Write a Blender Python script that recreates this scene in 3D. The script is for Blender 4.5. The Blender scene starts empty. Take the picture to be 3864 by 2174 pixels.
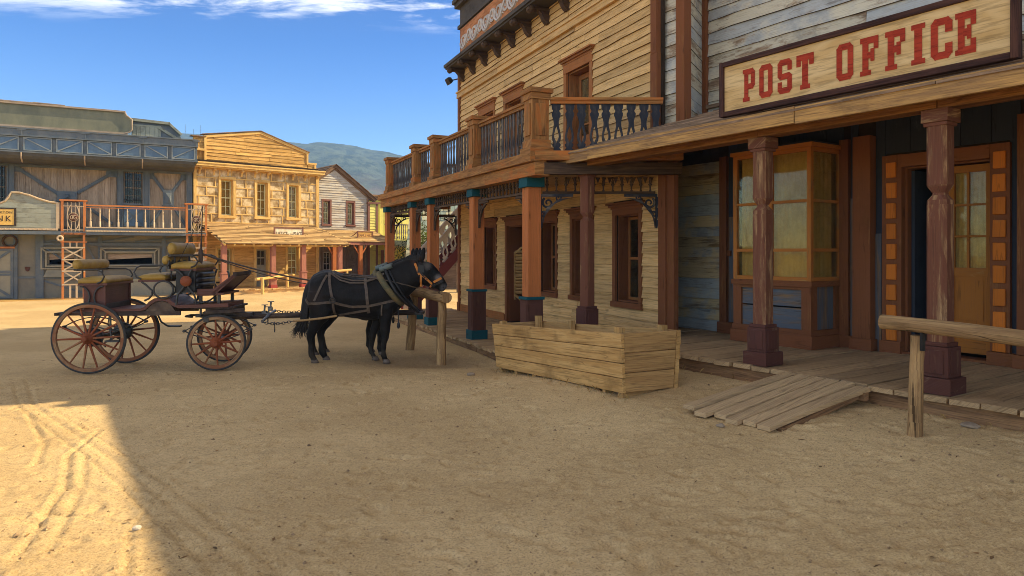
import bpy, math, random
import numpy as np
from mathutils import Vector, Matrix, noise as mnoise
from mathutils.bvhtree import BVHTree

SC = bpy.context.scene
COL = SC.collection
RD = math.radians
# ------------------------------------------------------------------ camera
EYE = 1.67
cd = bpy.data.cameras.new("camera"); cam = bpy.data.objects.new("camera", cd); COL.objects.link(cam)
cam.location = (0, 0, EYE); cam.rotation_euler = (RD(90), 0, 0)
cd.sensor_width = 36; cd.lens = 24.456; cd.shift_y = -0.03474
cd.clip_start = 0.05; cd.clip_end = 6000
SC.camera = cam
# ------------------------------------------------------------------ sky, sun, exposure
SUN_EL, SUN_H = RD(36.5), Vector((0.95, 0.313))
sun_az = math.atan2(SUN_H.x, SUN_H.y)          # clockwise from +Y
world = bpy.data.worlds.new("World"); SC.world = world; world.use_nodes = True
wt = world.node_tree; wt.nodes.clear()


def N(nt, typ, ins=None, **props):
    n = nt.nodes.new(typ)
    for k, v in props.items(): setattr(n, k, v)
    for k, v in (ins or {}).items():
        s = n.inputs[k]
        if isinstance(v, bpy.types.NodeSocket): nt.links.new(v, s)
        else:
            if isinstance(v, tuple) and len(v) == 3 and s.type == 'RGBA': v = (*v, 1)
            s.default_value = v
    return n


def MIX(nt, f, a, b, mode='MIX'):
    n = nt.nodes.new('ShaderNodeMix'); n.data_type = 'RGBA'; n.blend_type = mode
    for i, v in ((0, f), (6, a), (7, b)):
        if isinstance(v, bpy.types.NodeSocket): nt.links.new(v, n.inputs[i])
        else: n.inputs[i].default_value = v if i == 0 else ((*v, 1) if len(v) == 3 else v)
    return n.outputs[2]


def MA(nt, op, a, b=0.0, c=None, clamp=False):
    n = nt.nodes.new('ShaderNodeMath'); n.operation = op; n.use_clamp = clamp
    for i, v in enumerate((a, b) if c is None else (a, b, c)):
        if isinstance(v, bpy.types.NodeSocket): nt.links.new(v, n.inputs[i])
        else: n.inputs[i].default_value = v
    return n.outputs[0]


def RAMP(nt, f, a, b, lo=0.0, hi=1.0):
    n = nt.nodes.new('ShaderNodeMapRange'); n.interpolation_type = 'SMOOTHSTEP'
    nt.links.new(f, n.inputs[0])
    for i, v in ((1, a), (2, b), (3, lo), (4, hi)): n.inputs[i].default_value = v
    return n.outputs[0]


sky = N(wt, 'ShaderNodeTexSky', sky_type='NISHITA', sun_disc=False, sun_elevation=SUN_EL, sun_rotation=sun_az,
        air_density=1.0, dust_density=0.55, ozone_density=1.8, altitude=200)
tc = N(wt, 'ShaderNodeTexCoord')
sp = N(wt, 'ShaderNodeSeparateXYZ', {0: tc.outputs['Generated']})
hs = N(wt, 'ShaderNodeHueSaturation', {'Hue': .522, 'Saturation': 1.65, 'Value': RAMP(wt, sp.outputs[2], .04, .40, 1.15, .60), 'Color': sky.outputs[0]})
zz = MA(wt, 'MAXIMUM', sp.outputs[2], 0.03)
px_ = MA(wt, 'DIVIDE', sp.outputs[0], zz); py_ = MA(wt, 'DIVIDE', sp.outputs[1], zz)
cv = N(wt, 'ShaderNodeCombineXYZ', {0: px_, 1: py_, 2: 3.1})
cm = N(wt, 'ShaderNodeMapping', {'Vector': cv.outputs[0], 'Scale': (.75, 1.5, 1), 'Rotation': (0, 0, 0.25), 'Location': (0.35, 0.25, 0)})
c1 = N(wt, 'ShaderNodeTexNoise', {'Vector': cm.outputs[0], 'Scale': 2.6, 'Detail': 10.0, 'Roughness': 0.64, 'Distortion': 0.35})
# a long bank of cloud: it begins at about twenty degrees of elevation; its unseen reach behind is added to warm the shade
bank = RAMP(wt, MA(wt, 'ADD', py_, MA(wt, 'MULTIPLY', px_, -.12)), 3.3, 2.75)
hz_fade = RAMP(wt, sp.outputs[2], 0.12, 0.3)
cfac = MA(wt, 'ADD', c1.outputs[0], MA(wt, 'MULTIPLY', bank, 0.10))
cfac = RAMP(wt, cfac, 0.50, 0.70)
cfac = MA(wt, 'MULTIPLY', MA(wt, 'MULTIPLY', MA(wt, 'MULTIPLY', cfac, hz_fade), bank), RAMP(wt, sp.outputs[2], .62, .5))
warm_fill = MIX(wt, MA(wt, 'MULTIPLY', RAMP(wt, sp.outputs[2], .38, .65), .85), hs.outputs[0], (1.9, 1.62, 1.3))     # unseen warm layer overhead, added to warm and fill the shade
skyc = MIX(wt, cfac, warm_fill, (7.6, 7.4, 7.2))
bg = N(wt, 'ShaderNodeBackground', {'Color': skyc, 'Strength': 0.14})
wo = N(wt, 'ShaderNodeOutputWorld', {'Surface': bg.outputs[0]})

sl = bpy.data.lights.new("sun", 'SUN'); sl.energy = 4.7; sl.angle = RD(0.53); sl.color = (1.0, 0.81, 0.50)
sun = bpy.data.objects.new("sun", sl); COL.objects.link(sun)
sd = Vector((SUN_H.x * math.cos(SUN_EL), SUN_H.y * math.cos(SUN_EL), math.sin(SUN_EL)))
sun.rotation_euler = sd.to_track_quat('Z', 'Y').to_euler(); sun.location = (40, 10, 40)
SC.view_settings.view_transform = 'Standard'; SC.view_settings.look = 'None'
SC.view_settings.gamma = 1.0; SC.view_settings.exposure = 1.05; SC.view_settings.use_curve_mapping = False
SC.cycles.use_denoising = True; SC.cycles.filter_width = 0.95
SC.cycles.max_bounces = 8; SC.cycles.diffuse_bounces = 4; SC.cycles.volume_bounces = 0
SC.cycles.transparent_max_bounces = 12
SC.cycles.caustics_reflective = False; SC.cycles.caustics_refractive = False
R = random.Random(11)


# ------------------------------------------------------------------ mesh building
class MB:
    """collects shapes, with texture coordinates in metres along each piece's grain, into ONE mesh"""

    def __init__(s):
        s.v = []; s.f = []; s.uv = []; s.rn = []; s.mi = []; s.sm = []; s.g = []

    def add(s, vs, fs, ax=(1, 0, 0), mi=0, sm=False, rn=None, uvs=None):
        b = len(s.v); vs = [Vector(v) for v in vs]; s.v += vs; s.g.append((b, len(s.f), len(fs), len(s.uv)))
        ax = Vector(ax).normalized(); rn = R.random() if rn is None else rn
        ou, ov = R.uniform(0, 40), R.uniform(0, 40)
        for k, f in enumerate(fs):
            s.f.append([b + i for i in f]); s.rn.append(rn); s.mi.append(mi); s.sm.append(sm)
            if uvs: s.uv += [(u + ou, w + ov) for u, w in uvs[k]]; continue
            p = [vs[i] for i in f]
            n = (p[1] - p[0]).cross(p[2] - p[0])
            if n.length < 1e-12 and len(p) > 3: n = (p[2] - p[0]).cross(p[3] - p[0])
            if n.length < 1e-12: n = Vector((0, 0, 1))
            n.normalize(); a = ax - n * ax.dot(n)
            if a.length < 0.25:
                a = Vector((0.31, 0.9, 0.2)); a = a - n * a.dot(n)
            a.normalize(); c = n.cross(a)
            s.uv += [(q.dot(a) + ou, q.dot(c) + ov) for q in p]

    def bx(s, x0, x1, y0, y1, z0, z1, j=0.0, ax=None, mi=0, rn=None):
        vs = [Vector((x, y, z)) for z in (z0, z1) for y in (y0, y1) for x in (x0, x1)]
        if j:
            for v in vs: v += Vector((R.uniform(-j, j), R.uniform(-j, j), R.uniform(-j, j)))
        d = (abs(x1 - x0), abs(y1 - y0), abs(z1 - z0)); k = d.index(max(d))
        s.add(vs, [(0, 2, 3, 1), (4, 5, 7, 6), (0, 1, 5, 4), (2, 6, 7, 3), (0, 4, 6, 2), (1, 3, 7, 5)],
              ax or [(1, 0, 0), (0, 1, 0), (0, 0, 1)][k], mi, False, rn)

    def beam(s, p, q, w, h, up=(0, 0, 1), j=0.0, mi=0, w2=None, h2=None, rn=None):
        p, q = Vector(p), Vector(q); a = (q - p).normalized(); u = Vector(up); u = u - a * u.dot(a)
        if u.length < 1e-4: u = Vector((0, 1, 0)) - a * a.y
        u.normalize(); r = a.cross(u); vs = []
        for c, ww, hh in ((p, w, h), (q, w2 or w, h2 or h)):
            for sx, sz in ((-1, -1), (1, -1), (1, 1), (-1, 1)):
                vs.append(c + r * sx * ww / 2 + u * sz * hh / 2 + Vector((R.uniform(-j, j), R.uniform(-j, j), R.uniform(-j, j))))
        s.add(vs, [(0, 1, 2, 3), (7, 6, 5, 4), (0, 4, 5, 1), (1, 5, 6, 2), (2, 6, 7, 3), (3, 7, 4, 0)], a, mi, False, rn)

    def tube(s, pts, r, n=8, mi=0, closed=False, sm=True, flat=1.0, up=None, cap=True, rn=None):
        pts = [Vector(p) for p in pts]; m = len(pts)
        rs = r if isinstance(r, (list, tuple)) else [r] * m
        vs = []; u = None; L = 0; ls = []
        for i, p in enumerate(pts):
            if closed: t = pts[(i + 1) % m] - pts[i - 1]
            else: t = pts[min(i + 1, m - 1)] - pts[max(i - 1, 0)]
            t.normalize()
            if u is None:
                u = Vector(up) if up else (Vector((0, 0, 1)) if abs(t.z) < .9 else Vector((0, 1, 0)))
            elif up: u = Vector(up)
            u = u - t * u.dot(t)
            if u.length < 1e-5: u = t.orthogonal()
            u.normalize(); w = t.cross(u)
            if i: L += (p - pts[i - 1]).length
            ls.append(L)
            for k in range(n):
                a = 2 * math.pi * (k + .5) / n
                vs.append(p + (u * math.sin(a) * flat + w * math.cos(a)) * rs[i])
        fs = []; uvs = []
        for i in range(m if closed else m - 1):
            i2 = (i + 1) % m; l2 = ls[i2] if i2 > i else ls[i] + .1
            for k in range(n):
                k2 = (k + 1) % n
                fs.append((i * n + k, i2 * n + k, i2 * n + k2, i * n + k2))
                c = rs[i] * 6.28 / n
                uvs.append([(ls[i], k * c), (l2, k * c), (l2, (k + 1) * c), (ls[i], (k + 1) * c)])
        s.add(vs, fs, mi=mi, sm=sm, uvs=uvs, rn=rn)
        if cap and not closed:
            s.add(vs[:n], [tuple(range(n))], (0, 0, 1), mi, False, rn)
            s.add(vs[-n:], [tuple(reversed(range(n)))], (0, 0, 1), mi, False, rn)

    def lathe(s, prof, c, n=10, mi=0, sm=True, ax='z', ph=0.5, rn=None, hang=None):
        """profile [(radius, height)] turned about a vertical axis; n=4 gives a square post"""
        c = Vector(c); k_ = (1 / math.cos(math.pi / 4)) if n == 4 else 1.0
        vs = []
        for r, z in prof:
            for k in range(n):
                a = 2 * math.pi * (k + ph) / n; r_ = r * k_
                d = (r_ * math.cos(a), r_ * math.sin(a), z)
                if ax == 'x': d = (d[2], d[0], d[1])
                if ax == 'y': d = (d[0], d[2], d[1])
                vs.append(c + Vector(d))
        fs = []
        for i in range(len(prof) - 1):
            for k in range(n):
                k2 = (k + 1) % n
                f = (i * n + k, i * n + k2, (i + 1) * n + k2, (i + 1) * n + k)
                fs.append(f if ax != 'y' else f[::-1])
        a = {'x': (1, 0, 0), 'y': (0, 1, 0), 'z': (0, 0, 1)}[ax]
        s.add(vs, fs, a, mi, sm and n > 4, rn)
        m = len(prof) - 1
        t = [(tuple(reversed(range(n)))), tuple(m * n + k for k in range(n))]
        if ax == 'y': t = [q[::-1] for q in t]
        s.add(vs, t, (0.3, 0.7, 0.1), mi, False, rn)

    def prism(s, poly, o, ux, uy, th, mi=0, ax=None, rn=None):
        """polygon (counter-clockwise in ux,uy) with thickness th backwards along -(ux x uy)"""
        o, ux, uy = Vector(o), Vector(ux), Vector(uy); nn = ux.cross(uy).normalized(); m = len(poly)
        a = [o + ux * x + uy * y for x, y in poly]; b = [p - nn * th for p in a]
        fs = [tuple(range(m)), tuple(reversed(range(m, 2 * m)))]
        fs += [(i, m + i, m + (i + 1) % m, (i + 1) % m) for i in range(m)]
        s.add(a + b, fs, ax or ux, mi, False, rn)

    def loft(s, secs, n=14, mi=0, cap=True):
        """secs: (centre, half width vector, half height vector) - one smooth limb or trunk"""
        vs = []
        for c, a, b in secs:
            c, a, b = Vector(c), Vector(a), Vector(b)
            for k in range(n):
                t = 2 * math.pi * k / n; vs.append(c + a * math.cos(t) + b * math.sin(t))
        fs = []
        for i in range(len(secs) - 1):
            for k in range(n):
                k2 = (k + 1) % n; fs.append((i * n + k, i * n + k2, (i + 1) * n + k2, (i + 1) * n + k))
        if cap:
            fs.append(tuple(reversed(range(n)))); m = (len(secs) - 1) * n; fs.append(tuple(m + k for k in range(n)))
        s.add(vs, fs, (0, 0, 1), mi, True)

    def strip(s, prof, o, ux, uz, th, mi=0):
        """flat sawn baluster: prof [(z, outer half width, half width of the cut-out)]"""
        o, ux, uz = Vector(o), Vector(ux), Vector(uz); nn = ux.cross(uz).normalized() * th
        for sg in (-1, 1):
            vs = []
            for z, w, h in prof:
                i_, o_ = o + uz * z + ux * h * sg, o + uz * z + ux * w * sg
                vs += [i_ + nn / 2, o_ + nn / 2, i_ - nn / 2, o_ - nn / 2]
            fs = []
            for i in range(len(prof) - 1):
                a, b = 4 * i, 4 * i + 4
                q = [(a, a + 1, b + 1, b), (a + 3, a + 2, b + 2, b + 3), (a + 1, a + 3, b + 3, b + 1)]
                if prof[i][2] + prof[i + 1][2] > 0: q.append((a + 2, a, b, b + 2))
                fs += [f if sg > 0 else f[::-1] for f in q]
            m = 4 * (len(prof) - 1)
            fs += [(0, 2, 3, 1), (m, m + 1, m + 3, m + 2)]
            s.add(vs, fs, uz, mi, False, 0.5)

    def rib(s, path, nrm, w, th, mi=0):
        """strap: path points, outward normals"""
        vs = []
        m = len(path)
        for i in range(m):
            p = Vector(path[i]); n_ = Vector(nrm[i]).normalized()
            t = (Vector(path[min(i + 1, m - 1)]) - Vector(path[max(i - 1, 0)])).normalized()
            b = t.cross(n_).normalized() * w / 2
            vs += [p - b, p + b, p + b + n_ * th, p - b + n_ * th]
        fs = []
        for i in range(m - 1):
            a, b = 4 * i, 4 * i + 4
            for k in range(4):
                k2 = (k + 1) % 4; fs.append((a + k, a + k2, b + k2, b + k))
        fs += [(3, 2, 1, 0), (4 * m - 4, 4 * m - 3, 4 * m - 2, 4 * m - 1)]
        s.add(vs, fs, (1, 0, 0), mi, False)


def OB(name, mb, mats, parent=None, loc=None, rotz=None, label=None):
    me = bpy.data.meshes.new(name)
    me.from_pydata([tuple(v) for v in mb.v], [], mb.f)
    uvl = me.uv_layers.new(name="UVMap")
    uvl.data.foreach_set("uv", np.array(mb.uv, dtype=np.float32).ravel())
    at = me.attributes.new("rnd", 'FLOAT', 'FACE'); at.data.foreach_set("value", np.array(mb.rn, dtype=np.float32))
    me.polygons.foreach_set("use_smooth", np.array(mb.sm, dtype=bool))
    me.polygons.foreach_set("material_index", np.array(mb.mi, dtype=np.int32))
    for m in (mats if isinstance(mats, (list, tuple)) else [mats]): me.materials.append(m)
    me.update()
    o = bpy.data.objects.new(name, me); COL.objects.link(o)
    if parent is not None: o.parent = parent
    if loc is not None: o.location = loc
    if rotz is not None: o.rotation_euler = (0, 0, rotz)
    if label: o['label'] = label
    return o


def OBS(name, mb, mats, parent=None, soft=0):
    """every shape of the collection as an object of its own"""
    out = []
    for k, (b, f0, n, u0) in enumerate(mb.g):
        m = MB(); e = mb.g[k + 1] if k + 1 < len(mb.g) else (len(mb.v), len(mb.f), 0, len(mb.uv))
        m.v = mb.v[b:e[0]]; m.f = [[i - b for i in f] for f in mb.f[f0:f0 + n]]; m.rn = mb.rn[f0:f0 + n]; m.mi = mb.mi[f0:f0 + n]; m.sm = mb.sm[f0:f0 + n]; m.uv = mb.uv[u0:e[3]]
        o = OB(name, m, mats, parent); out.append(o)
        if soft: SOFT(o, soft)
    return out


def TAG(o, label, cat, group=None):
    o['label'] = label; o['category'] = cat
    if group: o['group'] = group
    return o


def THING(name, label, cat, loc=(0, 0, 0), rotz=0.0, group=None):
    o = bpy.data.objects.new(name, None); COL.objects.link(o); o.empty_display_size = .2
    o.location = loc; o.rotation_euler = (0, 0, rotz)
    return TAG(o, label, cat, group)


def DUP(o, parent=None):
    c = o.copy(); COL.objects.link(c)
    if parent is not None: c.parent = parent
    for ch in list(o.children): DUP(ch, c)
    return c


def SOFT(o, w=0.006, seg=2):
    m = o.modifiers.new("edge", 'BEVEL'); m.width = w; m.segments = seg; m.limit_method = 'ANGLE'; m.angle_limit = RD(40)
    return o


class FR:
    """a building's own frame: x along its front, y into it"""

    def __init__(s, ox, oy, ux, uy):
        l = math.hypot(ux, uy); s.o = (ox, oy); s.u = (ux / l, uy / l); s.rz = math.atan2(uy, ux)

    def W(s, x, y, z=0.0):
        return Vector((s.o[0] + s.u[0] * x - s.u[1] * y, s.o[1] + s.u[1] * x + s.u[0] * y, z))


SA = FR(-1.28, 18.2, 3.42, -7.91)
PO = FR(2.69, 11.23, .55, -.835)
BK = FR(-15.637, 24.153, .883, .469)
JP = FR(-12.33, 27.0, .76, .65)


# ------------------------------------------------------------------ boarding and walls
def cut(iv, a, b):
    out = []
    for p, q in iv:
        if b <= p or a >= q: out.append((p, q)); continue
        if a > p: out.append((p, a))
        if b < q: out.append((b, q))
    return out


def CLAP(mb, x0, x1, z0, z1, y, bh, holes=(), wob=.012, span=None, ln=(1.3, 3.2), proud=.028, step=.45, mi=0, edge=1):
    """old overlapping boards, warped, broken into lengths; outward is -y"""
    z = z0; row = 0
    while z < z1 - .02:
        h = min(bh * R.uniform(.92, 1.08), z1 - z); zb = z + h
        iv = [(x0, x1)] if span is None else [span(zb)]
        for a, b, c, d in holes:
            if d > z + h * .3 and c < z + h * .7: iv = cut(iv, a, b)
        for a, b in iv:
            if b - a < .03: continue
            p = a
            while p < b - .01:
                q = p + R.uniform(*ln)
                if b - q < .5: q = b
                k = max(1, int((q - p) / step)); sd_ = R.uniform(0, 99); vs = []
                t0, t1 = R.uniform(-.4, .4) * wob, R.uniform(-.4, .4) * wob; pr = proud * R.uniform(.75, 1.25)
                for i in range(k + 1):
                    f = i / k; x = p + .003 + (q - p - .006) * f
                    w = mnoise.noise((sd_, x * 1.3, 0)) * wob + t0 * (1 - f) + t1 * f
                    o = pr * (1 + .5 * mnoise.noise((sd_, x * .9, 7)))
                    zt = min(zb + .015, z1 + .002)
                    vs += [(x, y - o, z + w), (x, y - .003, zt), (x, y + .004, z + w)]
                fs = []
                for i in range(k):
                    c = 3 * i; fs += [(c, c + 3, c + 4, c + 1)]
                m = 3 * k; fs += [(0, 1, 2), (m, m + 2, m + 1)]
                mb.add(vs, fs, (1, 0, 0), mi)
                if edge is not None: mb.add(vs, [(3 * i + 2, 3 * i + 5, 3 * i + 3, 3 * i) for i in range(k)], (1, 0, 0), edge)  # undersides take a darker colour: shade under each lap, painted in
                else: mb.add(vs, [(3 * i + 2, 3 * i + 5, 3 * i + 3, 3 * i) for i in range(k)], (1, 0, 0), mi)
                p = q
        z = zb; row += 1


def VBOARD(mb, x0, x1, z0, z1, y, bw, holes=(), th=.022, batten=False, mi=0):
    x = x0
    while x < x1 - .01:
        w = min(bw * R.uniform(.85, 1.15), x1 - x); iv = [(z0, z1)]
        for a, b, c, d in holes:
            if b > x + w * .3 and a < x + w * .7: iv = cut(iv, c, d)
        for a, b in iv:
            if b - a > .02: mb.bx(x + .004, x + w - .004, y - th * R.uniform(.7, 1.3), y + .004, a, b, 0, (0, 0, 1), mi)
        if batten:
            for a, b in iv:
                if b - a > .02: mb.bx(x + w - .02, x + w + .02, y - th - .022, y - th + .006, a, b, 0, (0, 0, 1), mi)
        x += w


def WALL(mb, x0, x1, z0, z1, y0, y1, holes=(), mi=0):
    xs = sorted({x0, x1, *[min(max(v, x0), x1) for h in holes for v in h[:2]]})
    for a, b in zip(xs, xs[1:]):
        if b - a < 1e-4: continue
        iv = [(z0, z1)]
        for h in holes:
            if h[0] < b - 1e-5 and h[1] > a + 1e-5: iv = cut(iv, h[2], h[3])
        for c, d in iv:
            if d - c > 1e-4: mb.bx(a, b, y0, y1, c, d, 0, (1, 0, 0), mi)


def sstep(a, b, x):
    t = np.clip((x - a) / (b - a), 0, 1); return t * t * (3 - 2 * t)


def gz(X, Y):
    """height of the street: a low bank of trodden sand rises to the post office boardwalk"""
    X = np.asarray(X, dtype=float); Y = np.asarray(Y, dtype=float)
    dx, dy = X - PO.o[0], Y - PO.o[1]
    lx = dx * PO.u[0] + dy * PO.u[1]; ly = -dx * PO.u[1] + dy * PO.u[0]
    d = np.maximum(0, -2.2 - ly)
    z = .29 * (1 - sstep(0.0, 3.6, d)) * sstep(-.9, 2.2, lx)
    z = z + .12 * sstep(20, 30, Y)
    return z
# ------------------------------------------------------------------ materials
def NEWM(name):
    m = bpy.data.materials.new(name); m.use_nodes = True; m.node_tree.nodes.clear(); return m, m.node_tree


def FIN(nt, col, rough=.8, bump=None, bs=.3, bd=.01, metal=0.0, spec=.3, extra=None):
    ins = {'Base Color': col, 'Roughness': rough, 'Metallic': metal, 'Specular IOR Level': spec}
    if bump is not None:
        b = N(nt, 'ShaderNodeBump', {'Height': bump, 'Strength': bs, 'Distance': bd}); ins['Normal'] = b.outputs[0]
    p = N(nt, 'ShaderNodeBsdfPrincipled', ins)
    for k, v in (extra or {}).items(): p.inputs[k].default_value = v
    N(nt, 'ShaderNodeOutputMaterial', {'Surface': p.outputs[0]})
    return p


def WOOD(name, base, dark, paint=None, peel=.45, paint2=None, gs=(1.1, 16), stain=.5, rough=.82, bump=.5, var=.3, psc=(1.4, 5), ps=.07, dust=None, spec=.2, knots=.6, cracks=.4):
    m, nt = NEWM(name)
    uv = N(nt, 'ShaderNodeUVMap', uv_map="UVMap").outputs[0]
    rn = N(nt, 'ShaderNodeAttribute', attribute_name="rnd").outputs['Fac']
    g1 = N(nt, 'ShaderNodeMapping', {'Vector': uv, 'Scale': (gs[0], gs[1], 1)}).outputs[0]
    n1 = N(nt, 'ShaderNodeTexNoise', {'Vector': g1, 'Scale': 1.0, 'Detail': 7.0, 'Roughness': .66, 'Distortion': 1.2}).outputs[0]
    g2 = N(nt, 'ShaderNodeMapping', {'Vector': uv, 'Scale': (gs[0] * 3, gs[1] * 6, 1)}).outputs[0]
    n2 = N(nt, 'ShaderNodeTexNoise', {'Vector': g2, 'Scale': 1.0, 'Detail': 3.0, 'Roughness': .6}).outputs[0]
    n3 = N(nt, 'ShaderNodeTexNoise', {'Vector': uv, 'Scale': 2.1, 'Detail': 5.0, 'Roughness': .6}).outputs[0]
    gr = RAMP(nt, n1, .32, .68)
    col = MIX(nt, gr, dark, base)
    col = MIX(nt, MA(nt, 'MULTIPLY', RAMP(nt, n2, .52, .34), .5), col, tuple(c * .35 for c in dark))
    if paint:
        gp = N(nt, 'ShaderNodeMapping', {'Vector': uv, 'Scale': (psc[0], psc[1], 1)}).outputs[0]
        n4 = N(nt, 'ShaderNodeTexNoise', {'Vector': gp, 'Scale': 1.0, 'Detail': 9.0, 'Roughness': .72, 'Distortion': .4}).outputs[0]
        pc = paint
        if paint2: pc = MIX(nt, RAMP(nt, MA(nt, 'ADD', n3, MA(nt, 'MULTIPLY', MA(nt, 'SUBTRACT', rn, .5), .35)), .4, .62), paint, paint2)
        pc = MIX(nt, MA(nt, 'MULTIPLY', RAMP(nt, n2, .5, .3), .45), pc, dark)
        pk = MA(nt, 'ADD', n4, MA(nt, 'MULTIPLY', MA(nt, 'SUBTRACT', rn, .5), .12))
        keep = RAMP(nt, pk, peel - ps, peel + ps)
        col = MIX(nt, keep, col, pc)
    col = MIX(nt, MA(nt, 'MULTIPLY', RAMP(nt, n3, .5, .72), stain), col, tuple(c * .45 for c in dark))
    if dust: col = MIX(nt, MA(nt, 'MULTIPLY', RAMP(nt, n3, .55, .3), dust[3]), col, dust[:3])
    if cracks:
        kc = N(nt, 'ShaderNodeMapping', {'Vector': uv, 'Scale': (.45, 8.5, 1)}).outputs[0]
        n6 = N(nt, 'ShaderNodeTexNoise', {'Vector': kc, 'Scale': 1.0, 'Detail': 2.0, 'Roughness': .5, 'Distortion': .3}).outputs[0]
        ln_ = RAMP(nt, MA(nt, 'ABSOLUTE', MA(nt, 'SUBTRACT', n6, .5)), .009, .003)
        col = MIX(nt, MA(nt, 'MULTIPLY', MA(nt, 'MULTIPLY', ln_, RAMP(nt, n3, .42, .55)), cracks), col, tuple(c * .3 for c in dark))
    if knots:
        kv = N(nt, 'ShaderNodeMapping', {'Vector': uv, 'Scale': (1.5, 4.2, 1)}).outputs[0]
        kd = N(nt, 'ShaderNodeTexNoise', {'Vector': uv, 'Scale': 9.0, 'Detail': 2.0}).outputs[0]
        vo = N(nt, 'ShaderNodeTexVoronoi', {'Vector': kv, 'Scale': 1.0})
        kk = MA(nt, 'MULTIPLY', RAMP(nt, MA(nt, 'ADD', vo.outputs['Distance'], MA(nt, 'MULTIPLY', kd, .12)), .2, .1), RAMP(nt, vo.outputs['Color'], .5, .55))
        col = MIX(nt, MA(nt, 'MULTIPLY', kk, knots), col, tuple(c * .4 for c in dark))
    tone = MA(nt, 'ADD', MA(nt, 'MULTIPLY', rn, var), 1 - var * .55)
    hsv = N(nt, 'ShaderNodeHueSaturation', {'Hue': .494, 'Saturation': 1.06, 'Value': tone, 'Color': col}).outputs[0]
    bh = MA(nt, 'ADD', MA(nt, 'MULTIPLY', n1, .7), MA(nt, 'MULTIPLY', n2, .5))
    FIN(nt, hsv, rough, bh, bump, .012, spec=spec)
    return m


def SURF(name, a, b, sc=6.0, rough=.6, metal=0.0, bump=.15, spec=.4, spots=None, extra=None, coord='Object', stretch=(1, 1, 1), cr=.2):
    m, nt = NEWM(name)
    tc = N(nt, 'ShaderNodeTexCoord').outputs[coord]
    tc = N(nt, 'ShaderNodeMapping', {'Vector': tc, 'Scale': stretch}).outputs[0]
    n1 = N(nt, 'ShaderNodeTexNoise', {'Vector': tc, 'Scale': sc, 'Detail': 8.0, 'Roughness': .65}).outputs[0]
    n2 = N(nt, 'ShaderNodeTexNoise', {'Vector': tc, 'Scale': sc * 6, 'Detail': 4.0, 'Roughness': .6}).outputs[0]
    col = MIX(nt, RAMP(nt, n1, .5 - cr, .5 + cr), a, b)
    if spots: col = MIX(nt, RAMP(nt, n2, spots[3], spots[3] + .08), col, spots[:3])
    FIN(nt, col, rough, MA(nt, 'ADD', n1, MA(nt, 'MULTIPLY', n2, .4)), bump, .01, metal, spec, extra)
    return m


def GLASS(name, tint=(.8, .85, .8), refl=1.0, dirt=.12):
    m, nt = NEWM(name)
    tc = N(nt, 'ShaderNodeTexCoord').outputs['Object']
    n = N(nt, 'ShaderNodeTexNoise', {'Vector': tc, 'Scale': 2.5, 'Detail': 4.0}).outputs[0]
    bp = N(nt, 'ShaderNodeBump', {'Height': n, 'Strength': .08, 'Distance': .02})
    fr = N(nt, 'ShaderNodeFresnel', {'IOR': 1.55, 'Normal': bp.outputs[0]})
    gl = N(nt, 'ShaderNodeBsdfGlossy', {'Color': (1, 1, 1), 'Roughness': .03, 'Normal': bp.outputs[0]})
    tr = N(nt, 'ShaderNodeBsdfTransparent', {'Color': tint})
    df = N(nt, 'ShaderNodeBsdfDiffuse', {'Color': (.45, .36, .2)})
    n5 = N(nt, 'ShaderNodeTexNoise', {'Vector': tc, 'Scale': 1.7, 'Detail': 6.0, 'Roughness': .7}).outputs[0]
    mx = N(nt, 'ShaderNodeMixShader', {0: MA(nt, 'MULTIPLY', fr.outputs[0], 1.7 * refl, clamp=True), 1: tr.outputs[0], 2: gl.outputs[0]})
    m2 = N(nt, 'ShaderNodeMixShader', {0: MA(nt, 'MULTIPLY', RAMP(nt, n5, .35, .7), dirt * 2), 1: mx.outputs[0], 2: df.outputs[0]})
    N(nt, 'ShaderNodeOutputMaterial', {'Surface': m2.outputs[0]})
    return m


M = {}
M['siding'] = WOOD('tan_siding', (.74, .515, .245), (.57, .375, .155), stain=.28, var=.34, gs=(.7, 11))
M['sidinglapshade'] = WOOD('siding_lap_shade', (.22, .14, .065), (.12, .075, .035))  # painted shade for the underside of each board
M['trim'] = WOOD('brown_trim', (.30, .15, .06), (.16, .07, .028), paint=(.20, .085, .038), peel=.42, var=.2, stain=.3)
M['trimlight'] = WOOD('worn_trim', (.40, .22, .09), (.2, .1, .04), paint=(.34, .15, .055), peel=.45, var=.22, stain=.35)
M['beam'] = WOOD('balcony_timber', (.44, .24, .09), (.22, .11, .04), paint=(.42, .17, .055), peel=.55, var=.2, stain=.35)
M['orange'] = WOOD('orange_paint', (.45, .25, .1), (.2, .1, .04), paint=(.49, .195, .075), peel=.36, ps=.03, var=.06, stain=.12, bump=.25)
M['plinth'] = WOOD('dark_brown_paint', (.2, .12, .07), (.1, .05, .03), paint=(.105, .05, .036), peel=.3, var=.1, stain=.2, bump=.25)
M['teal'] = WOOD('teal_paint', (.12, .14, .12), (.05, .06, .06), paint=(.014, .078, .10), peel=.27, var=.1, stain=.1, bump=.2)
M['navy'] = WOOD('navy_paint', (.2, .17, .14), (.08, .075, .075), paint=(.030, .033, .045), peel=.42, var=.15, stain=.2)
M['navyworn'] = WOOD('worn_navy_paint', (.24, .2, .165), (.1, .09, .08), paint=(.05, .052, .062), peel=.5, var=.2)
M['dkwood'] = WOOD('dark_weathered_and_lap_shade', (.13, .085, .05), (.05, .032, .022), stain=.4, var=.25)  # dark old timber; also the painted lap shade under some clapboards
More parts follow.
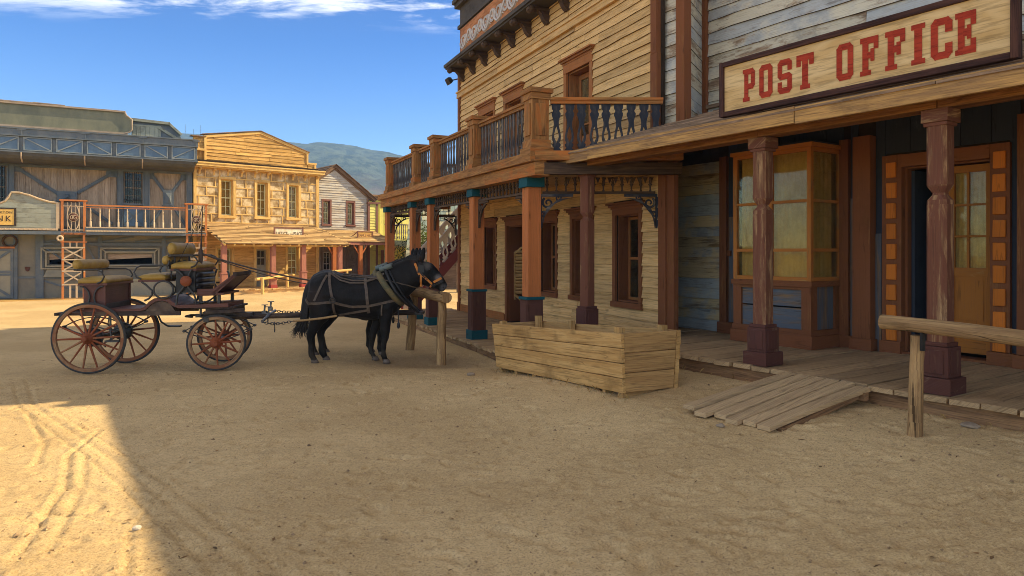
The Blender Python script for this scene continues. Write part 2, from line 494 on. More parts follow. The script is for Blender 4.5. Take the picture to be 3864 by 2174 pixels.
M['frieze'] = WOOD('dark_frieze', (.12, .09, .06), (.05, .04, .03), paint=(.075, .065, .055), peel=.4, var=.2)
M['scrollbg'] = WOOD('orange_scroll_ground', (.5, .24, .1), (.3, .13, .05), paint=(.52, .25, .12), peel=.45, var=.05)
M['scroll'] = WOOD('pale_scroll', (.66, .62, .58), (.46, .42, .4), var=.1)
M['posiding'] = WOOD('blue_grey_siding', (.42, .31, .2), (.22, .16, .11), paint=(.64, .60, .47), paint2=(.43, .45, .45), peel=.42, var=.2, stain=.35)
M['polower'] = WOOD('yellow_blue_siding', (.34, .24, .11), (.17, .12, .07), paint=(.56, .45, .25), paint2=(.34, .37, .36), peel=.40, var=.2, stain=.3, psc=(.7, 6))
M['poblue'] = WOOD('faded_blue_panel', (.3, .19, .09), (.12, .1, .09), paint=(.115, .125, .145), paint2=(.19, .19, .185), peel=.44, var=.2, psc=(.8, 9))
M['podark'] = WOOD('dark_blue_boards', (.1, .1, .11), (.04, .045, .06), paint=(.035, .04, .052), peel=.35, var=.2)
M['fascia'] = WOOD('yellow_fascia', (.56, .35, .13), (.27, .17, .085), stain=.55, var=.16, gs=(.9, 10))
M['pobeam'] = WOOD('brown_beam', (.34, .17, .06), (.17, .08, .03), stain=.35, var=.15)
M['popost'] = WOOD('maroon_post', (.46, .3, .15), (.2, .11, .06), paint=(.16, .070, .042), peel=.405, var=.08, stain=.2, psc=(1.2, 9))
M['poplinth'] = WOOD('maroon_plinth', (.3, .2, .12), (.12, .07, .05), paint=(.10, .044, .033), peel=.37, var=.08, stain=.2)
M['poframe'] = WOOD('orange_window_frame', (.46, .27, .1), (.24, .12, .05), paint=(.44, .19, .055), peel=.42, var=.12, stain=.2)
M['poblock'] = WOOD('orange_block', (.5, .25, .1), (.3, .13, .05), paint=(.55, .2, .05), peel=.33, var=.2, stain=.15)
M['podoor'] = WOOD('ochre_door', (.46, .27, .1), (.24, .12, .05), paint=(.33, .145, .04), peel=.35, var=.1, stain=.15)
M['deck'] = WOOD('boardwalk_plank', (.52, .375, .205), (.38, .265, .145), stain=.25, var=.32, dust=(.46, .33, .18, .5))
M['deckedge'] = WOOD('boardwalk_skirt', (.36, .22, .11), (.17, .1, .055), stain=.4, var=.25, dust=(.4, .28, .15, .35))
M['ramp'] = WOOD('ramp_plank', (.58, .43, .24), (.45, .32, .18), stain=.35, var=.22, dust=(.48, .35, .2, .5))
M['roofboard'] = WOOD('roof_board', (.36, .25, .16), (.17, .12, .08), stain=.5, var=.3)
M['signply'] = WOOD('sign_plywood', (.70, .54, .29), (.57, .40, .18), gs=(1.0, 5.5), stain=.18, var=.04, bump=.15)
M['signframe'] = WOOD('sign_frame', (.1, .05, .035), (.04, .02, .018), var=.1)
M['signred'] = WOOD('red_lettering', (.42, .085, .045), (.3, .055, .03), gs=(2, 8), stain=.12, var=.03, bump=.1)
M['trough'] = WOOD('trough_plank', (.61, .405, .17), (.45, .275, .105), stain=.65, var=.16, gs=(.7, 9), cracks=.5)
M['troughend'] = WOOD('trough_end_plank', (.53, .35, .15), (.38, .235, .1), stain=.4, var=.16, gs=(.9, 12))
M['log'] = WOOD('bare_log', (.50, .335, .16), (.25, .155, .075), stain=.5, var=.1, gs=(.9, 12), bump=1.0, cracks=1.0)
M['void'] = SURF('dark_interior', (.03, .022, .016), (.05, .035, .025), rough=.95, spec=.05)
M['curtain'] = SURF('net_curtain', (.66, .54, .29), (.56, .44, .22), sc=4, rough=.95, spec=.05, stretch=(6, 6, 1))
M['glass'] = GLASS('window_glass', (.9, .84, .66), .22, .1)
M['glassdk'] = GLASS('dusty_glass', (.5, .5, .45), .3, .06)
M['nail'] = SURF('dark_iron', (.02, .02, .022), (.05, .045, .04), sc=9, rough=.5, metal=.6)
# bank
M['bksteel'] = SURF('blue_grey_steel', (.09, .12, .15), (.15, .17, .18), sc=3, rough=.6, metal=.1, spots=(.2, .15, .1, .62))
M['bkcove'] = SURF('dark_cove', (.055, .055, .05), (.09, .085, .07), sc=2, rough=.8)
M['bkframe'] = SURF('pale_blue_moulding', (.17, .21, .235), (.25, .275, .28), sc=4, rough=.6)
M['bklight'] = SURF('pale_riveted_sheet', (.25, .235, .18), (.34, .31, .22), sc=2, rough=.7)
M['bkshade'] = SURF('grey_sheet', (.17, .16, .13), (.24, .22, .165), sc=1.5, rough=.75, spots=(.16, .12, .08, .68))
M['bkpanel'] = SURF('blue_panel', (.055, .11, .19), (.10, .16, .23), sc=2.5, rough=.35, spec=.6)
M['bkroof'] = SURF('olive_roof_sheet', (.15, .155, .11), (.25, .24, .155), sc=1.6, rough=.8, stretch=(1, 1, .5))
M['bkboard'] = WOOD('bank_boards', (.47, .385, .285), (.34, .265, .19), stain=.3, var=.25)
M['bksign'] = WOOD('bank_parapet_boards', (.36, .34, .25), (.22, .2, .15), paint=(.33, .35, .29), peel=.4, var=.2)
M['bkorange'] = SURF('rusty_orange_paint', (.62, .22, .05), (.48, .17, .05), sc=5, rough=.6, spots=(.25, .12, .06, .66))
M['bkcream'] = SURF('cream_ironwork', (.58, .46, .3), (.5, .36, .22), sc=5, rough=.6)
M['signyel'] = SURF('yellow_sign', (.78, .50, .13), (.72, .44, .1), sc=3, rough=.7)
M['ink'] = SURF('black_lettering', (.03, .02, .015), (.06, .04, .025), sc=20, rough=.8)
# JP, dance hall, yellow house
M['jpwood'] = WOOD('ochre_boards', (.72, .48, .18), (.46, .27, .085), stain=.35, var=.35)
M['jptrim'] = WOOD('yellow_trim', (.82, .6, .24), (.62, .40, .14), stain=.15, var=.12)
M['jpstucco'] = SURF('stained_plaster', (.31, .195, .075), (.70, .55, .32), sc=2.4, cr=.11, rough=.9, bump=.2)
M['jproof'] = WOOD('porch_shakes', (.76, .56, .28), (.48, .31, .13), stain=.3, var=.4)
M['jppost'] = WOOD('pink_post', (.5, .25, .15), (.3, .14, .09), paint=(.40, .19, .13), peel=.4, var=.1)
M['jpred'] = WOOD('red_post_foot', (.4, .15, .1), (.25, .08, .06), paint=(.38, .10, .075), peel=.3, var=.1)
M['gable'] = WOOD('grey_siding', (.60, .53, .42), (.36, .31, .25), paint=(.46, .44, .40), peel=.5, var=.3, stain=.25)
M['gabletrim'] = WOOD('plum_trim', (.3, .15, .1), (.16, .08, .06), paint=(.22, .115, .085), peel=.4, var=.15)
M['shakelapshade'] = WOOD('shake_butt_shade', (.34, .23, .11), (.2, .13, .065))  # darker butt colour: painted shade line under each shake course
M['shake'] = WOOD('brown_shakes', (.30, .2, .12), (.14, .09, .055), var=.4)
M['dhporch'] = WOOD('grey_vertical_boards', (.34, .28, .22), (.2, .155, .12), var=.3)
M['yellow'] = WOOD('lime_yellow_boards', (.62, .56, .2), (.42, .36, .12), paint=(.70, .66, .22), peel=.3, var=.14, stain=.15)
M['palegreen'] = WOOD('pale_green_trim', (.6, .62, .4), (.42, .42, .26), paint=(.62, .66, .42), peel=.3, var=.1)
M['greenshake'] = WOOD('green_shakes', (.36, .37, .27), (.22, .22, .16), paint=(.30, .37, .32), paint2=(.44, .42, .28), peel=.4, var=.4)
M['stairpale'] = WOOD('pink_grey_paint', (.5, .4, .33), (.34, .27, .22), paint=(.46, .375, .32), peel=.35, var=.12)
M['stairred'] = WOOD('dark_red_paint', (.28, .1, .07), (.16, .05, .04), paint=(.15, .04, .034), peel=.3, var=.1)
M['fence'] = WOOD('grey_fence_board', (.34, .24, .15), (.18, .12, .08), var=.35)
# carriage and mules
M['leather'] = SURF('worn_yellow_leather', (.30, .175, .03), (.40, .26, .065), sc=5, rough=.5, spec=.25, bump=.3)
M['cbody'] = WOOD('carriage_brown', (.16, .07, .04), (.07, .032, .022), paint=(.115, .045, .03), peel=.36, var=.12, rough=.5, spec=.4)
M['cdark'] = WOOD('carriage_dark', (.12, .075, .05), (.05, .032, .025), paint=(.05, .035, .03), peel=.38, var=.15, rough=.6, dust=(.3, .22, .14, .4))
M['wheelw'] = WOOD('wheel_red_brown', (.42, .24, .12), (.22, .1, .05), paint=(.25, .085, .038), peel=.42, var=.15, rough=.6)
M['rim'] = WOOD('wheel_rim_tan', (.42, .28, .15), (.24, .13, .07), paint=(.28, .12, .06), peel=.5, var=.15)
M['tyre'] = SURF('rubber_tyre', (.025, .025, .026), (.05, .048, .045), sc=14, rough=.75)
M['iron'] = SURF('black_iron', (.018, .017, .018), (.04, .036, .033), sc=12, rough=.42, spec=.5)
M['blackl'] = SURF('black_leather', (.010, .010, .012), (.022, .021, .022), sc=7, rough=.42, spec=.35)
M['strap'] = SURF('brown_harness_leather', (.062, .042, .03), (.115, .08, .055), sc=22, rough=.55, spec=.4)
M['oranges'] = SURF('orange_halter_webbing', (.55, .21, .04), (.48, .16, .03), sc=40, rough=.8)
M['collar'] = SURF('worn_collar_cloth', (.07, .075, .045), (.20, .135, .05), sc=9, rough=.85, stretch=(.4, 1, 2))
M['rope'] = SURF('tan_rope', (.42, .27, .12), (.3, .18, .08), sc=60, rough=.9, bump=.6)
M['hoof'] = SURF('grey_hoof', (.16, .12, .09), (.1, .075, .06), sc=12, rough=.7)


def sand_mat():
    m, nt = NEWM('street_sand')
    tc = N(nt, 'ShaderNodeTexCoord').outputs['Object']
    a = N(nt, 'ShaderNodeTexNoise', {'Vector': tc, 'Scale': .45, 'Detail': 6.0, 'Roughness': .6}).outputs[0]
    b = N(nt, 'ShaderNodeTexNoise', {'Vector': tc, 'Scale': 5.0, 'Detail': 7.0, 'Roughness': .65, 'Distortion': .5}).outputs[0]
    c = N(nt, 'ShaderNodeTexNoise', {'Vector': tc, 'Scale': 55.0, 'Detail': 5.0, 'Roughness': .75}).outputs[0]
    d = N(nt, 'ShaderNodeTexNoise', {'Vector': tc, 'Scale': 17.0, 'Detail': 4.0, 'Roughness': .6, 'Distortion': .3}).outputs[0]
    v = N(nt, 'ShaderNodeTexVoronoi', {'Vector': tc, 'Scale': 34.0, 'Randomness': 1.0})
    col = MIX(nt, RAMP(nt, a, .4, .6), (.55, .38, .18), (.67, .48, .24))
    col = MIX(nt, MA(nt, 'MULTIPLY', RAMP(nt, b, .48, .7), .42), col, (.40, .28, .14))
    col = MIX(nt, MA(nt, 'MULTIPLY', RAMP(nt, c, .52, .62), .6), col, (.27, .18, .095))
    col = MIX(nt, MA(nt, 'MULTIPLY', RAMP(nt, c, .46, .36), .5), col, (.70, .54, .31))
    e = N(nt, 'ShaderNodeTexNoise', {'Vector': tc, 'Scale': 95.0, 'Detail': 3.0, 'Roughness': .7}).outputs[0]
    col = MIX(nt, MA(nt, 'MULTIPLY', RAMP(nt, e, .54, .66), .55), col, (.25, .17, .09))
    col = MIX(nt, MA(nt, 'MULTIPLY', RAMP(nt, e, .44, .34), .4), col, (.74, .58, .36))
    f_ = N(nt, 'ShaderNodeTexNoise', {'Vector': tc, 'Scale': 12.0, 'Detail': 8.0, 'Roughness': .75, 'Distortion': 1.2}).outputs[0]
    col = MIX(nt, MA(nt, 'MULTIPLY', RAMP(nt, f_, .55, .66), .4), col, (.33, .23, .12))
    col = MIX(nt, MA(nt, 'MULTIPLY', MA(nt, 'MULTIPLY', RAMP(nt, v.outputs['Distance'], .17, .1), RAMP(nt, v.outputs['Color'], .88, .9)), .6), col, (.17, .115, .07))
    so = N(nt, 'ShaderNodeSeparateXYZ', {0: tc})
    dx, dy = MA(nt, 'ADD', so.outputs[0], 1.4), MA(nt, 'MULTIPLY', MA(nt, 'SUBTRACT', so.outputs[1], 10.75), 1.6)
    rr = MA(nt, 'ADD', MA(nt, 'SQRT', MA(nt, 'ADD', MA(nt, 'MULTIPLY', dx, dx), MA(nt, 'MULTIPLY', dy, dy))), MA(nt, 'MULTIPLY', MA(nt, 'SUBTRACT', f_, .5), 1.5))
    col = MIX(nt, MA(nt, 'MULTIPLY', RAMP(nt, rr, 1.5, .5), .6), col, (.20, .135, .075))       # trodden dung and damp where the team stands
    h = MA(nt, 'ADD', MA(nt, 'MULTIPLY', d, .7), MA(nt, 'ADD', MA(nt, 'MULTIPLY', b, .35), MA(nt, 'MULTIPLY', c, .5)))
    FIN(nt, col, .95, h, .6, .02, spec=.08)
    return m


M['sand'] = sand_mat()
# ------------------------------------------------------------------ the street, the hills
def grid_obj(name, xs, ys, Z, mat):
    nx, ny = len(xs), len(ys)
    XX, YY = np.meshgrid(xs, ys)
    co = np.stack([XX.ravel(), YY.ravel(), Z.ravel()], 1).astype(np.float32)
    i = np.arange((nx - 1) * (ny - 1)); r, c = i // (nx - 1), i % (nx - 1); a = r * nx + c
    q = np.stack([a, a + 1, a + nx + 1, a + nx], 1).astype(np.int32)
    me = bpy.data.meshes.new(name); me.vertices.add(len(co)); me.vertices.foreach_set("co", co.ravel())
    me.loops.add(q.size); me.loops.foreach_set("vertex_index", q.ravel())
    me.polygons.add(len(q)); me.polygons.foreach_set("loop_start", np.arange(len(q), dtype=np.int32) * 4)
    me.polygons.foreach_set("use_smooth", np.ones(len(q), dtype=bool))
    me.update(calc_edges=True); me.validate(); me.materials.append(mat)
    o = bpy.data.objects.new(name, me); COL.objects.link(o); return o


def vnoise(X, Y, seed):
    """smooth value noise"""
    rs = np.random.RandomState(seed); T = rs.rand(256, 256)
    xi, yi = np.floor(X).astype(int), np.floor(Y).astype(int); fx, fy = X - xi, Y - yi
    fx, fy = fx * fx * (3 - 2 * fx), fy * fy * (3 - 2 * fy)
    g = lambda a, b: T[a % 256, b % 256]
    return (g(xi, yi) * (1 - fx) + g(xi + 1, yi) * fx) * (1 - fy) + (g(xi, yi + 1) * (1 - fx) + g(xi + 1, yi + 1) * fx) * fy


def fbm(X, Y, seed, o=5, ridge=False):
    s = 0; a = 1; t = 0
    for k in range(o):
        n = vnoise(X * 2 ** k + 17.3 * k, Y * 2 ** k + 5.1 * k, seed + k)
        if ridge: n = 1 - abs(2 * n - 1)
        s = s + a * n; t += a; a *= .5
    return s / t


def seq(a, b, st, far, gr):
    v = list(np.arange(a, b, st)); s = st; x = v[-1]
    while x < far: s = min(s * gr, 60); x += s; v.append(x)
    s = st; x = v[0]; w = []
    while x > -far: s = min(s * gr, 60); x -= s; w.append(x)
    return np.array(w[::-1] + v)


gx = seq(-6.2, 5.2, .022, 700, 1.12); gy = seq(2.8, 10.8, .022, 900, 1.10)
gy = gy[gy > -120]
GX, GY = np.meshgrid(gx, gy)
GZ = gz(GX, GY)
GZ += (fbm(GX * .8, GY * .8, 3, 4) - .5) * .026 + (fbm(GX * 6.5, GY * 6.5, 9, 5) - .5) * .006
GZ -= .035 * np.exp(-(((GX + .9) / .9) ** 2 + ((GY - 10.6) / .45) ** 2)) * 2
rs = np.random.RandomState(4)


def dent(cx, cy, ang, a, b, dep, rim=.35):
    i0, i1 = np.searchsorted(gx, (cx - 2.6 * a, cx + 2.6 * a)); j0, j1 = np.searchsorted(gy, (cy - 2.6 * a, cy + 2.6 * a))
    if i1 - i0 < 3 or j1 - j0 < 3: return
    X, Y = np.meshgrid(gx[i0:i1] - cx, gy[j0:j1] - cy)
    u = (X * math.cos(ang) + Y * math.sin(ang)) / a; v = (-X * math.sin(ang) + Y * math.cos(ang)) / b
    r = np.sqrt(u * u + v * v)
    GZ[j0:j1, i0:i1] += dep * (-np.exp(-(r ** 4)) + rim * np.exp(-((r - 1.35) / .35) ** 2))


for k in range(5200):
    Y_ = 2.8 + 9.2 * rs.rand() ** 1.15; X_ = rs.uniform(-.78, .76) * Y_
    if rs.rand() < .14:
        dent(X_, Y_, rs.uniform(0, 6.3), rs.uniform(.07, .14), rs.uniform(.035, .07), rs.uniform(.006, .016), .32)
    else:
        dent(X_, Y_, rs.uniform(0, 6.3), rs.uniform(.025, .06), rs.uniform(.014, .03), rs.uniform(.004, .010), .5)


def track(pts, w, dep):
    P = np.array(pts, dtype=float)
    # resample
    Q = []
    for a, b in zip(P[:-1], P[1:]):
        n = max(2, int(np.hypot(*(b - a)) / .06)); Q += [a + (b - a) * t for t in np.linspace(0, 1, n, endpoint=False)]
    Q = np.array(Q); i0, i1 = np.searchsorted(gx, (Q[:, 0].min() - .3, Q[:, 0].max() + .3)); j0, j1 = np.searchsorted(gy, (Q[:, 1].min() - .3, Q[:, 1].max() + .3))
    X, Y = np.meshgrid(gx[i0:i1], gy[j0:j1]); D = np.full(X.shape, 9.)
    for q in Q: D = np.minimum(D, np.hypot(X - q[0], Y - q[1]))
    wob = .6 + .8 * vnoise(X * 6, Y * 6, 77)
    GZ[j0:j1, i0:i1] += dep * wob * (-np.exp(-(D / w) ** 4) + .55 * np.exp(-((D - 1.55 * w) / (.5 * w)) ** 2))


t0 = [(-6.6, 9.2), (-5.28, 7.45), (-3.68, 5.88), (-2.75, 4.93), (-1.61, 3.68), (-1.0, 2.9)]
track(t0, .025, .014); track([(x + .14, y + .05) for x, y in t0], .03, .011)
track([(x + .32, y + .03) for x, y in t0[1:]], .024, .014)
track([(-2.75, 3.9), (-2.85, 4.14), (-3.21, 4.99), (-3.64, 5.7), (-3.9, 6.6)], .03, .018)
track([(-2.6, 3.9), (-2.7, 4.14), (-3.08, 4.99), (-3.5, 5.7)], .03, .015)
track([(-4.99, 7.16), (-4.1, 6.1), (-3.72, 5.44)], .03, .015)
track([(-3.7, 4.3), (-2.9, 4.45), (-2.1, 4.2)], .025, .014)
track([(-1.9, 3.4), (-2.3, 4.2), (-2.5, 5.2)], .025, .014)
track([(-8, 9.0), (-5.7, 9.45), (-4.2, 9.7)], .025, .014)
track([(-8, 10.3), (-5.8, 10.45), (-4.4, 10.65)], .025, .014)
street = grid_obj('ground', gx, gy, GZ, M['sand']); street['kind'] = 'structure'

# hills, a kilometre off
ridge_px = np.array([(-400, 300), (0, 318), (430, 330), (480, 335), (560, 342), (730, 357), (790, 359), (850, 362), (920, 374), (1000, 388), (1100, 412), (1300, 450), (1700, 520), (2600, 600)], dtype=float)
hx = np.linspace(-1100, 1000, 260); hy = np.linspace(420, 1500, 170)
HX, HY = np.meshgrid(hx, hy)
RY = 1150.0
rz_ = np.interp(HX / HY * 1750 + 1288, ridge_px[:, 0], EYE + (635 - ridge_px[:, 1]) / 1750 * RY)
prof = np.clip((HY - 420) / (RY - 420), 0, 1) ** 1.3
HZ = rz_ * prof
HZ += (fbm(HX / 120, HY / 120, 21, 6, True) - .62) * 62 * np.sin(np.clip(prof, 0, 1) * math.pi) + (fbm(HX / 26, HY / 26, 31, 4) - .5) * 7 * prof
HZ -= 60 * sstep(RY, 1500, HY); HZ[0, :] = -1


def hill_mat():
    m, nt = NEWM('hill_scrub')
    tc = N(nt, 'ShaderNodeTexCoord').outputs['Object']
    a = N(nt, 'ShaderNodeTexNoise', {'Vector': tc, 'Scale': .008, 'Detail': 7.0, 'Roughness': .62}).outputs[0]
    b = N(nt, 'ShaderNodeTexNoise', {'Vector': tc, 'Scale': .06, 'Detail': 7.0, 'Roughness': .72}).outputs[0]
    s = N(nt, 'ShaderNodeSeparateXYZ', {0: tc})
    low = RAMP(nt, MA(nt, 'ADD', s.outputs[2], MA(nt, 'MULTIPLY', a, 90.0)), 165, 95)
    col = MIX(nt, RAMP(nt, b, .42, .58), (.022, .038, .028), (.09, .115, .075))
    col = MIX(nt, MA(nt, 'MULTIPLY', low, .75), col, MIX(nt, RAMP(nt, b, .42, .6), (.26, .18, .12), (.12, .11, .06)))
    FIN(nt, col, .95, b, .6, 6.0, spec=.05)
    return m


M['hill'] = hill_mat()
hills = grid_obj('hills', hx, hy, HZ, M['hill']); hills['kind'] = 'structure'

# the air between
hb = MB(); hb.bx(-1080, 980, -100, 1480, -2.5, 275)
hm, nt = NEWM('haze_air')
pv = N(nt, 'ShaderNodeVolumePrincipled', {'Color': (.34, .58, 1.0), 'Density': .00058, 'Anisotropy': 0.0})
N(nt, 'ShaderNodeOutputMaterial', {'Volume': pv.outputs[0]})
haze = OB('haze', hb, hm); haze['kind'] = 'stuff'
# ------------------------------------------------------------------ shared joinery
def CASING(mb, a, b, c, d, y, w=.09, pr=.035, sill=True, mi=0, top=None):
    """frame boards round an opening a..b, c..d; stands proud of plane y"""
    top = top or w
    mb.bx(a - w, a, y - pr, y + .02, c, d, .003, (0, 0, 1), mi); mb.bx(b, b + w, y - pr, y + .02, c, d, .003, (0, 0, 1), mi)
    mb.bx(a - w, b + w, y - pr - .003, y + .02, d, d + top, .003, (1, 0, 0), mi)
    if sill: mb.bx(a - w - .02, b + w + .02, y - pr - .03, y + .02, c - w, c, .003, (1, 0, 0), mi)


def CROWN(mb, a, b, z, y, w=.12, mi=0):
    mb.bx(a - w, b + w, y - .05, y, z, z + .035, .002, None, mi)
    mb.bx(a - w - .025, b + w + .025, y - .085, y, z + .035, z + .075, .002, None, mi)
    mb.bx(a - w - .05, b + w + .05, y - .12, y, z + .075, z + .105, .003, None, mi)


def JAMB(mb, a, b, c, d, y0, y1, t=.025, mi=0, floor=True):
    mb.bx(a, a + t, y0, y1, c, d, 0, (0, 0, 1), mi); mb.bx(b - t, b, y0, y1, c, d, 0, (0, 0, 1), mi)
    mb.bx(a + t, b - t, y0, y1, d - t, d, 0, None, mi)
    if floor: mb.bx(a + t, b - t, y0, y1, c, c + t, 0, None, mi)


def SASH(mb, a, b, c, d, y, cols=2, rows=2, st=.045, bar=.022, th=.035, mi=0, meet=True):
    mb.bx(a, a + st, y, y + th, c, d, 0, (0, 0, 1), mi); mb.bx(b - st, b, y, y + th, c, d, 0, (0, 0, 1), mi)
    mb.bx(a + st, b - st, y + .001, y + th, c, c + st, 0, None, mi); mb.bx(a + st, b - st, y + .001, y + th, d - st, d, 0, None, mi)
    for k in range(1, rows):
        z = c + (d - c) * k / rows; h = st * .9 if (meet and rows % 2 == 0 and k == rows // 2) else bar
        mb.bx(a + st, b - st, y + .003, y + th - .003, z - h / 2, z + h / 2, 0, None, mi)
    for k in range(1, cols):
        x = a + (b - a) * k / cols; mb.bx(x - bar / 2, x + bar / 2, y + .006, y + th - .006, c + st, d - st, 0, (0, 0, 1), mi)


def CURTAIN(mb, a, b, c, d, y, amp=.02, waves=7):
    n = waves * 6; vs = []
    for i in range(n + 1):
        x = a + (b - a) * i / n; o = amp * math.sin(i / n * waves * 6.28 + .7 * math.sin(i * .37))
        vs += [(x, y + o, c), (x, y + o * .7, d)]
    mb.add(vs, [(2 * i, 2 * i + 2, 2 * i + 3, 2 * i + 1) for i in range(n)], (0, 0, 1), 0, True)


def WINDOW(root, a, b, c, d, y, mcase, msash, depth=.16, cols=2, rows=2, crown=False, curtain=None, glass='glass', w=.09, name='window', sill=True, pr=.035, mjamb=None, top=None):
    mb = MB(); CASING(mb, a, b, c, d, y, w, pr, sill, 0, top); JAMB(mb, a, b, c, d, y + .02, y + depth + .04, mi=1 if mjamb else 0)
    if crown: CROWN(mb, a, b, d + (top or w), y)
    f = OB(name, mb, [M[mcase]] + ([M[mjamb]] if mjamb else []), root)
    s = MB(); SASH(s, a + .026, b - .026, c + .026, d - .026, y + depth - .02, cols, rows); OB('sash', s, M[msash], f)
    g = MB(); g.bx(a + .05, b - .05, y + depth - .004, y + depth, c + .05, d - .05); OB('pane', g, M[glass], f)
    if curtain:
        k = MB(); CURTAIN(k, a + .03, b - .03, c + .03, d - .03, y + depth + .06); OB('curtain', k, M[curtain], f)
    return f


def SPIRAL(mb, c, u, v, r0, turns, w, th, a0=0.0, sg=1, n=22):
    u, v = Vector(u), Vector(v); c = Vector(c); pts = []
    for i in range(n + 1):
        t = i / n; a = a0 + sg * t * turns * 6.283; r = r0 * (1 - .8 * t)
        pts.append(c + u * r * math.cos(a) + v * r * math.sin(a))
    mb.tube(pts, [w * (1 - .4 * i / n) for i in range(n + 1)], 5, flat=1, up=None, sm=False)


def BRACKET(mb, o, dx, s=.5, th=.03):
    """fretwork bracket: o = inner top corner, dx = direction away from the post"""
    o, dx = Vector(o), Vector(dx).normalized(); Z = Vector((0, 0, 1))
    nn = dx.cross(Z)
    P = lambda x, z: o + dx * x + Z * z
    mb.beam(P(0, -.02), P(s, -.02), th, .04, Z); mb.beam(P(.02, -.04), P(.02, -s), th, .04, dx)
    arc = [P(.05 + (s - .07) * (1 - math.cos(t)), -.06 - (s - .08) * (1 - math.sin(t))) for t in [i / 10 * math.pi / 2 for i in range(11)]]
    vs = []
    for i, p in enumerate(arc):
        q = P(s * .5, 0) * .0 + p; d = (o - q).normalized(); wv = .028 + .012 * math.sin(i * 1.9)
        vs += [q + d * wv + nn * th / 2, q - d * wv * .5 + nn * th / 2, q + d * wv - nn * th / 2, q - d * wv * .5 - nn * th / 2]
    fs = []
    for i in range(10):
        a, b = 4 * i, 4 * i + 4
        fs += [(a, a + 1, b + 1, b), (a + 3, a + 2, b + 2, b + 3), (a + 1, a + 3, b + 3, b + 1), (a + 2, a, b, b + 2)]
    mb.add(vs, fs, dx)
    SPIRAL(mb, P(s * .26, -s * .26), dx, Z, s * .17, 1.35, .019, th, 2.2, 1)
    SPIRAL(mb, P(s * .56, -s * .12), dx, Z, s * .085, 1.1, .015, th, .4, -1)
    SPIRAL(mb, P(s * .12, -s * .6), dx, Z, s * .085, 1.1, .015, th, .9, 1)


def SPINDLES(mb, p, q, z0, z1, gap, r=.02):
    p, q = Vector(p), Vector(q); n = max(2, int((q - p).length / gap))
    h = z1 - z0
    for i in range(n):
        c = p + (q - p) * ((i + .5) / n)
        mb.lathe([(r * .75, 0), (r * .75, h * .12), (r * .45, h * .16), (r * .6, h * .38), (r * 1.25, h * .5), (r * .6, h * .6), (r * 1.0, h * .66), (r * .45, h * .84), (r * .75, h * .88), (r * .75, h)], (c.x, c.y, z0 + c.z), 6)


BAL = [(0, .06, 0), (.05, .06, 0), (.07, .05, 0), (.10, .032, 0), (.13, .05, 0), (.17, .056, 0), (.2, .036, 0), (.25, .052, .012), (.32, .058, .03), (.4, .052, .026),
       (.48, .042, .012), (.54, .034, 0), (.62, .032, 0), (.7, .042, 0), (.76, .056, 0), (.8, .058, 0), (.83, .044, 0), (.86, .04, 0), (.9, .056, 0), (1.0, .06, 0)]


def DECK(mb, x0, x1, y0, y1, z, bw, th=.04, along='y', gap=.008, ragged=.03):
    x = x0
    while x < x1 - .02:
        w = min(bw * R.uniform(.85, 1.2), x1 - x); e = R.uniform(-ragged, ragged); dz = R.uniform(-.006, .004)
        if along == 'y': mb.bx(x + gap / 2, x + w - gap / 2, y0 + e, y1, z - th + dz, z + dz, .004, (0, 1, 0))
        else: mb.bx(y0 + e, y1, x + gap / 2, x + w - gap / 2, z - th + dz, z + dz, .004, (1, 0, 0))
        x += w


# ------------------------------------------------------------------ the saloon
sal = THING('saloon_building', 'tall two-storey tan clapboard building with brown trim and a navy-balustered balcony on orange posts', 'saloon', SA.W(0, 0), SA.rz)
ZD = .14
gw = [(1.6, 2.3, .9, 2.27), (3.0, 4.0, ZD, 2.25), (4.72, 5.36, .9, 2.27), (6.05, 6.72, .9, 2.27), (7.52, 8.18, .88, 2.27)]
uw = [(1.32, 2.2, 3.06, 4.98), (2.92, 3.78, 3.06, 4.98), (5.82, 6.68, 3.06, 4.97)]
X0, X1 = -.25, 8.74
mb = MB()
WALL(mb, X0, X1, 0, 6.6, .0, .06, gw + uw)
# the near end wall slants back behind the neighbouring post office
S1, S2 = (8.66, .062), (6.7, 1.62)
mb.bx(X0, X0 + .08, .06, 6.5, 0, 7.7); mb.bx(X0, 6.6, 6.5, 6.58, 0, 7.7)
mb.beam((S1[0], S1[1], 3), (S2[0], S2[1], 3), .05, 6.4); mb.beam((S2[0], S2[1], 3), (6.6, 6.5, 3), .05, 6.4)
pl = [(X0 + .08, .062), S1, S2, (6.6, 6.5), (X0 + .08, 6.5)]
for zt in (ZD - .04, 3.0, 7.6): mb.prism(pl, (0, 0, zt), (1, 0, 0), (0, 1, 0), .1)
mb.bx(8.70, 8.78, .07, 6.4, 6.0, 7.6)
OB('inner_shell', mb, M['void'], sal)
mb = MB()
CLAP(mb, X0 + .12, 8.72, .3, 2.98, -.005, .168, [(a - .09, b + .09, c - .09, d + .2) for a, b, c, d in gw], wob=.013)
CLAP(mb, X0 + .12, X1 - .1, 3.06, 5.74, -.005, .146, [(a - .09, b + .09, c - .09, d + .2) for a, b, c, d in uw], wob=.018)
CLAP(mb, X0 + .12, X1 - .1, 5.9, 6.5, -.005, .125, wob=.016)
OB('siding', mb, [M['siding'], M['sidinglapshade']], sal)
mb = MB()
mb.bx(X0 - .02, X0 + .12, -.06, .06, .1, 6.5, .004); mb.bx(X0 - .03, X0 + .15, -.075, .06, ZD, .36, .003)
for s in (0, 1): mb.bx(8.56 + .012 * s, 8.72, -.075 - .003 * s, .05, (3.06, 4.6)[s], (4.6, 6.5)[s], .004)
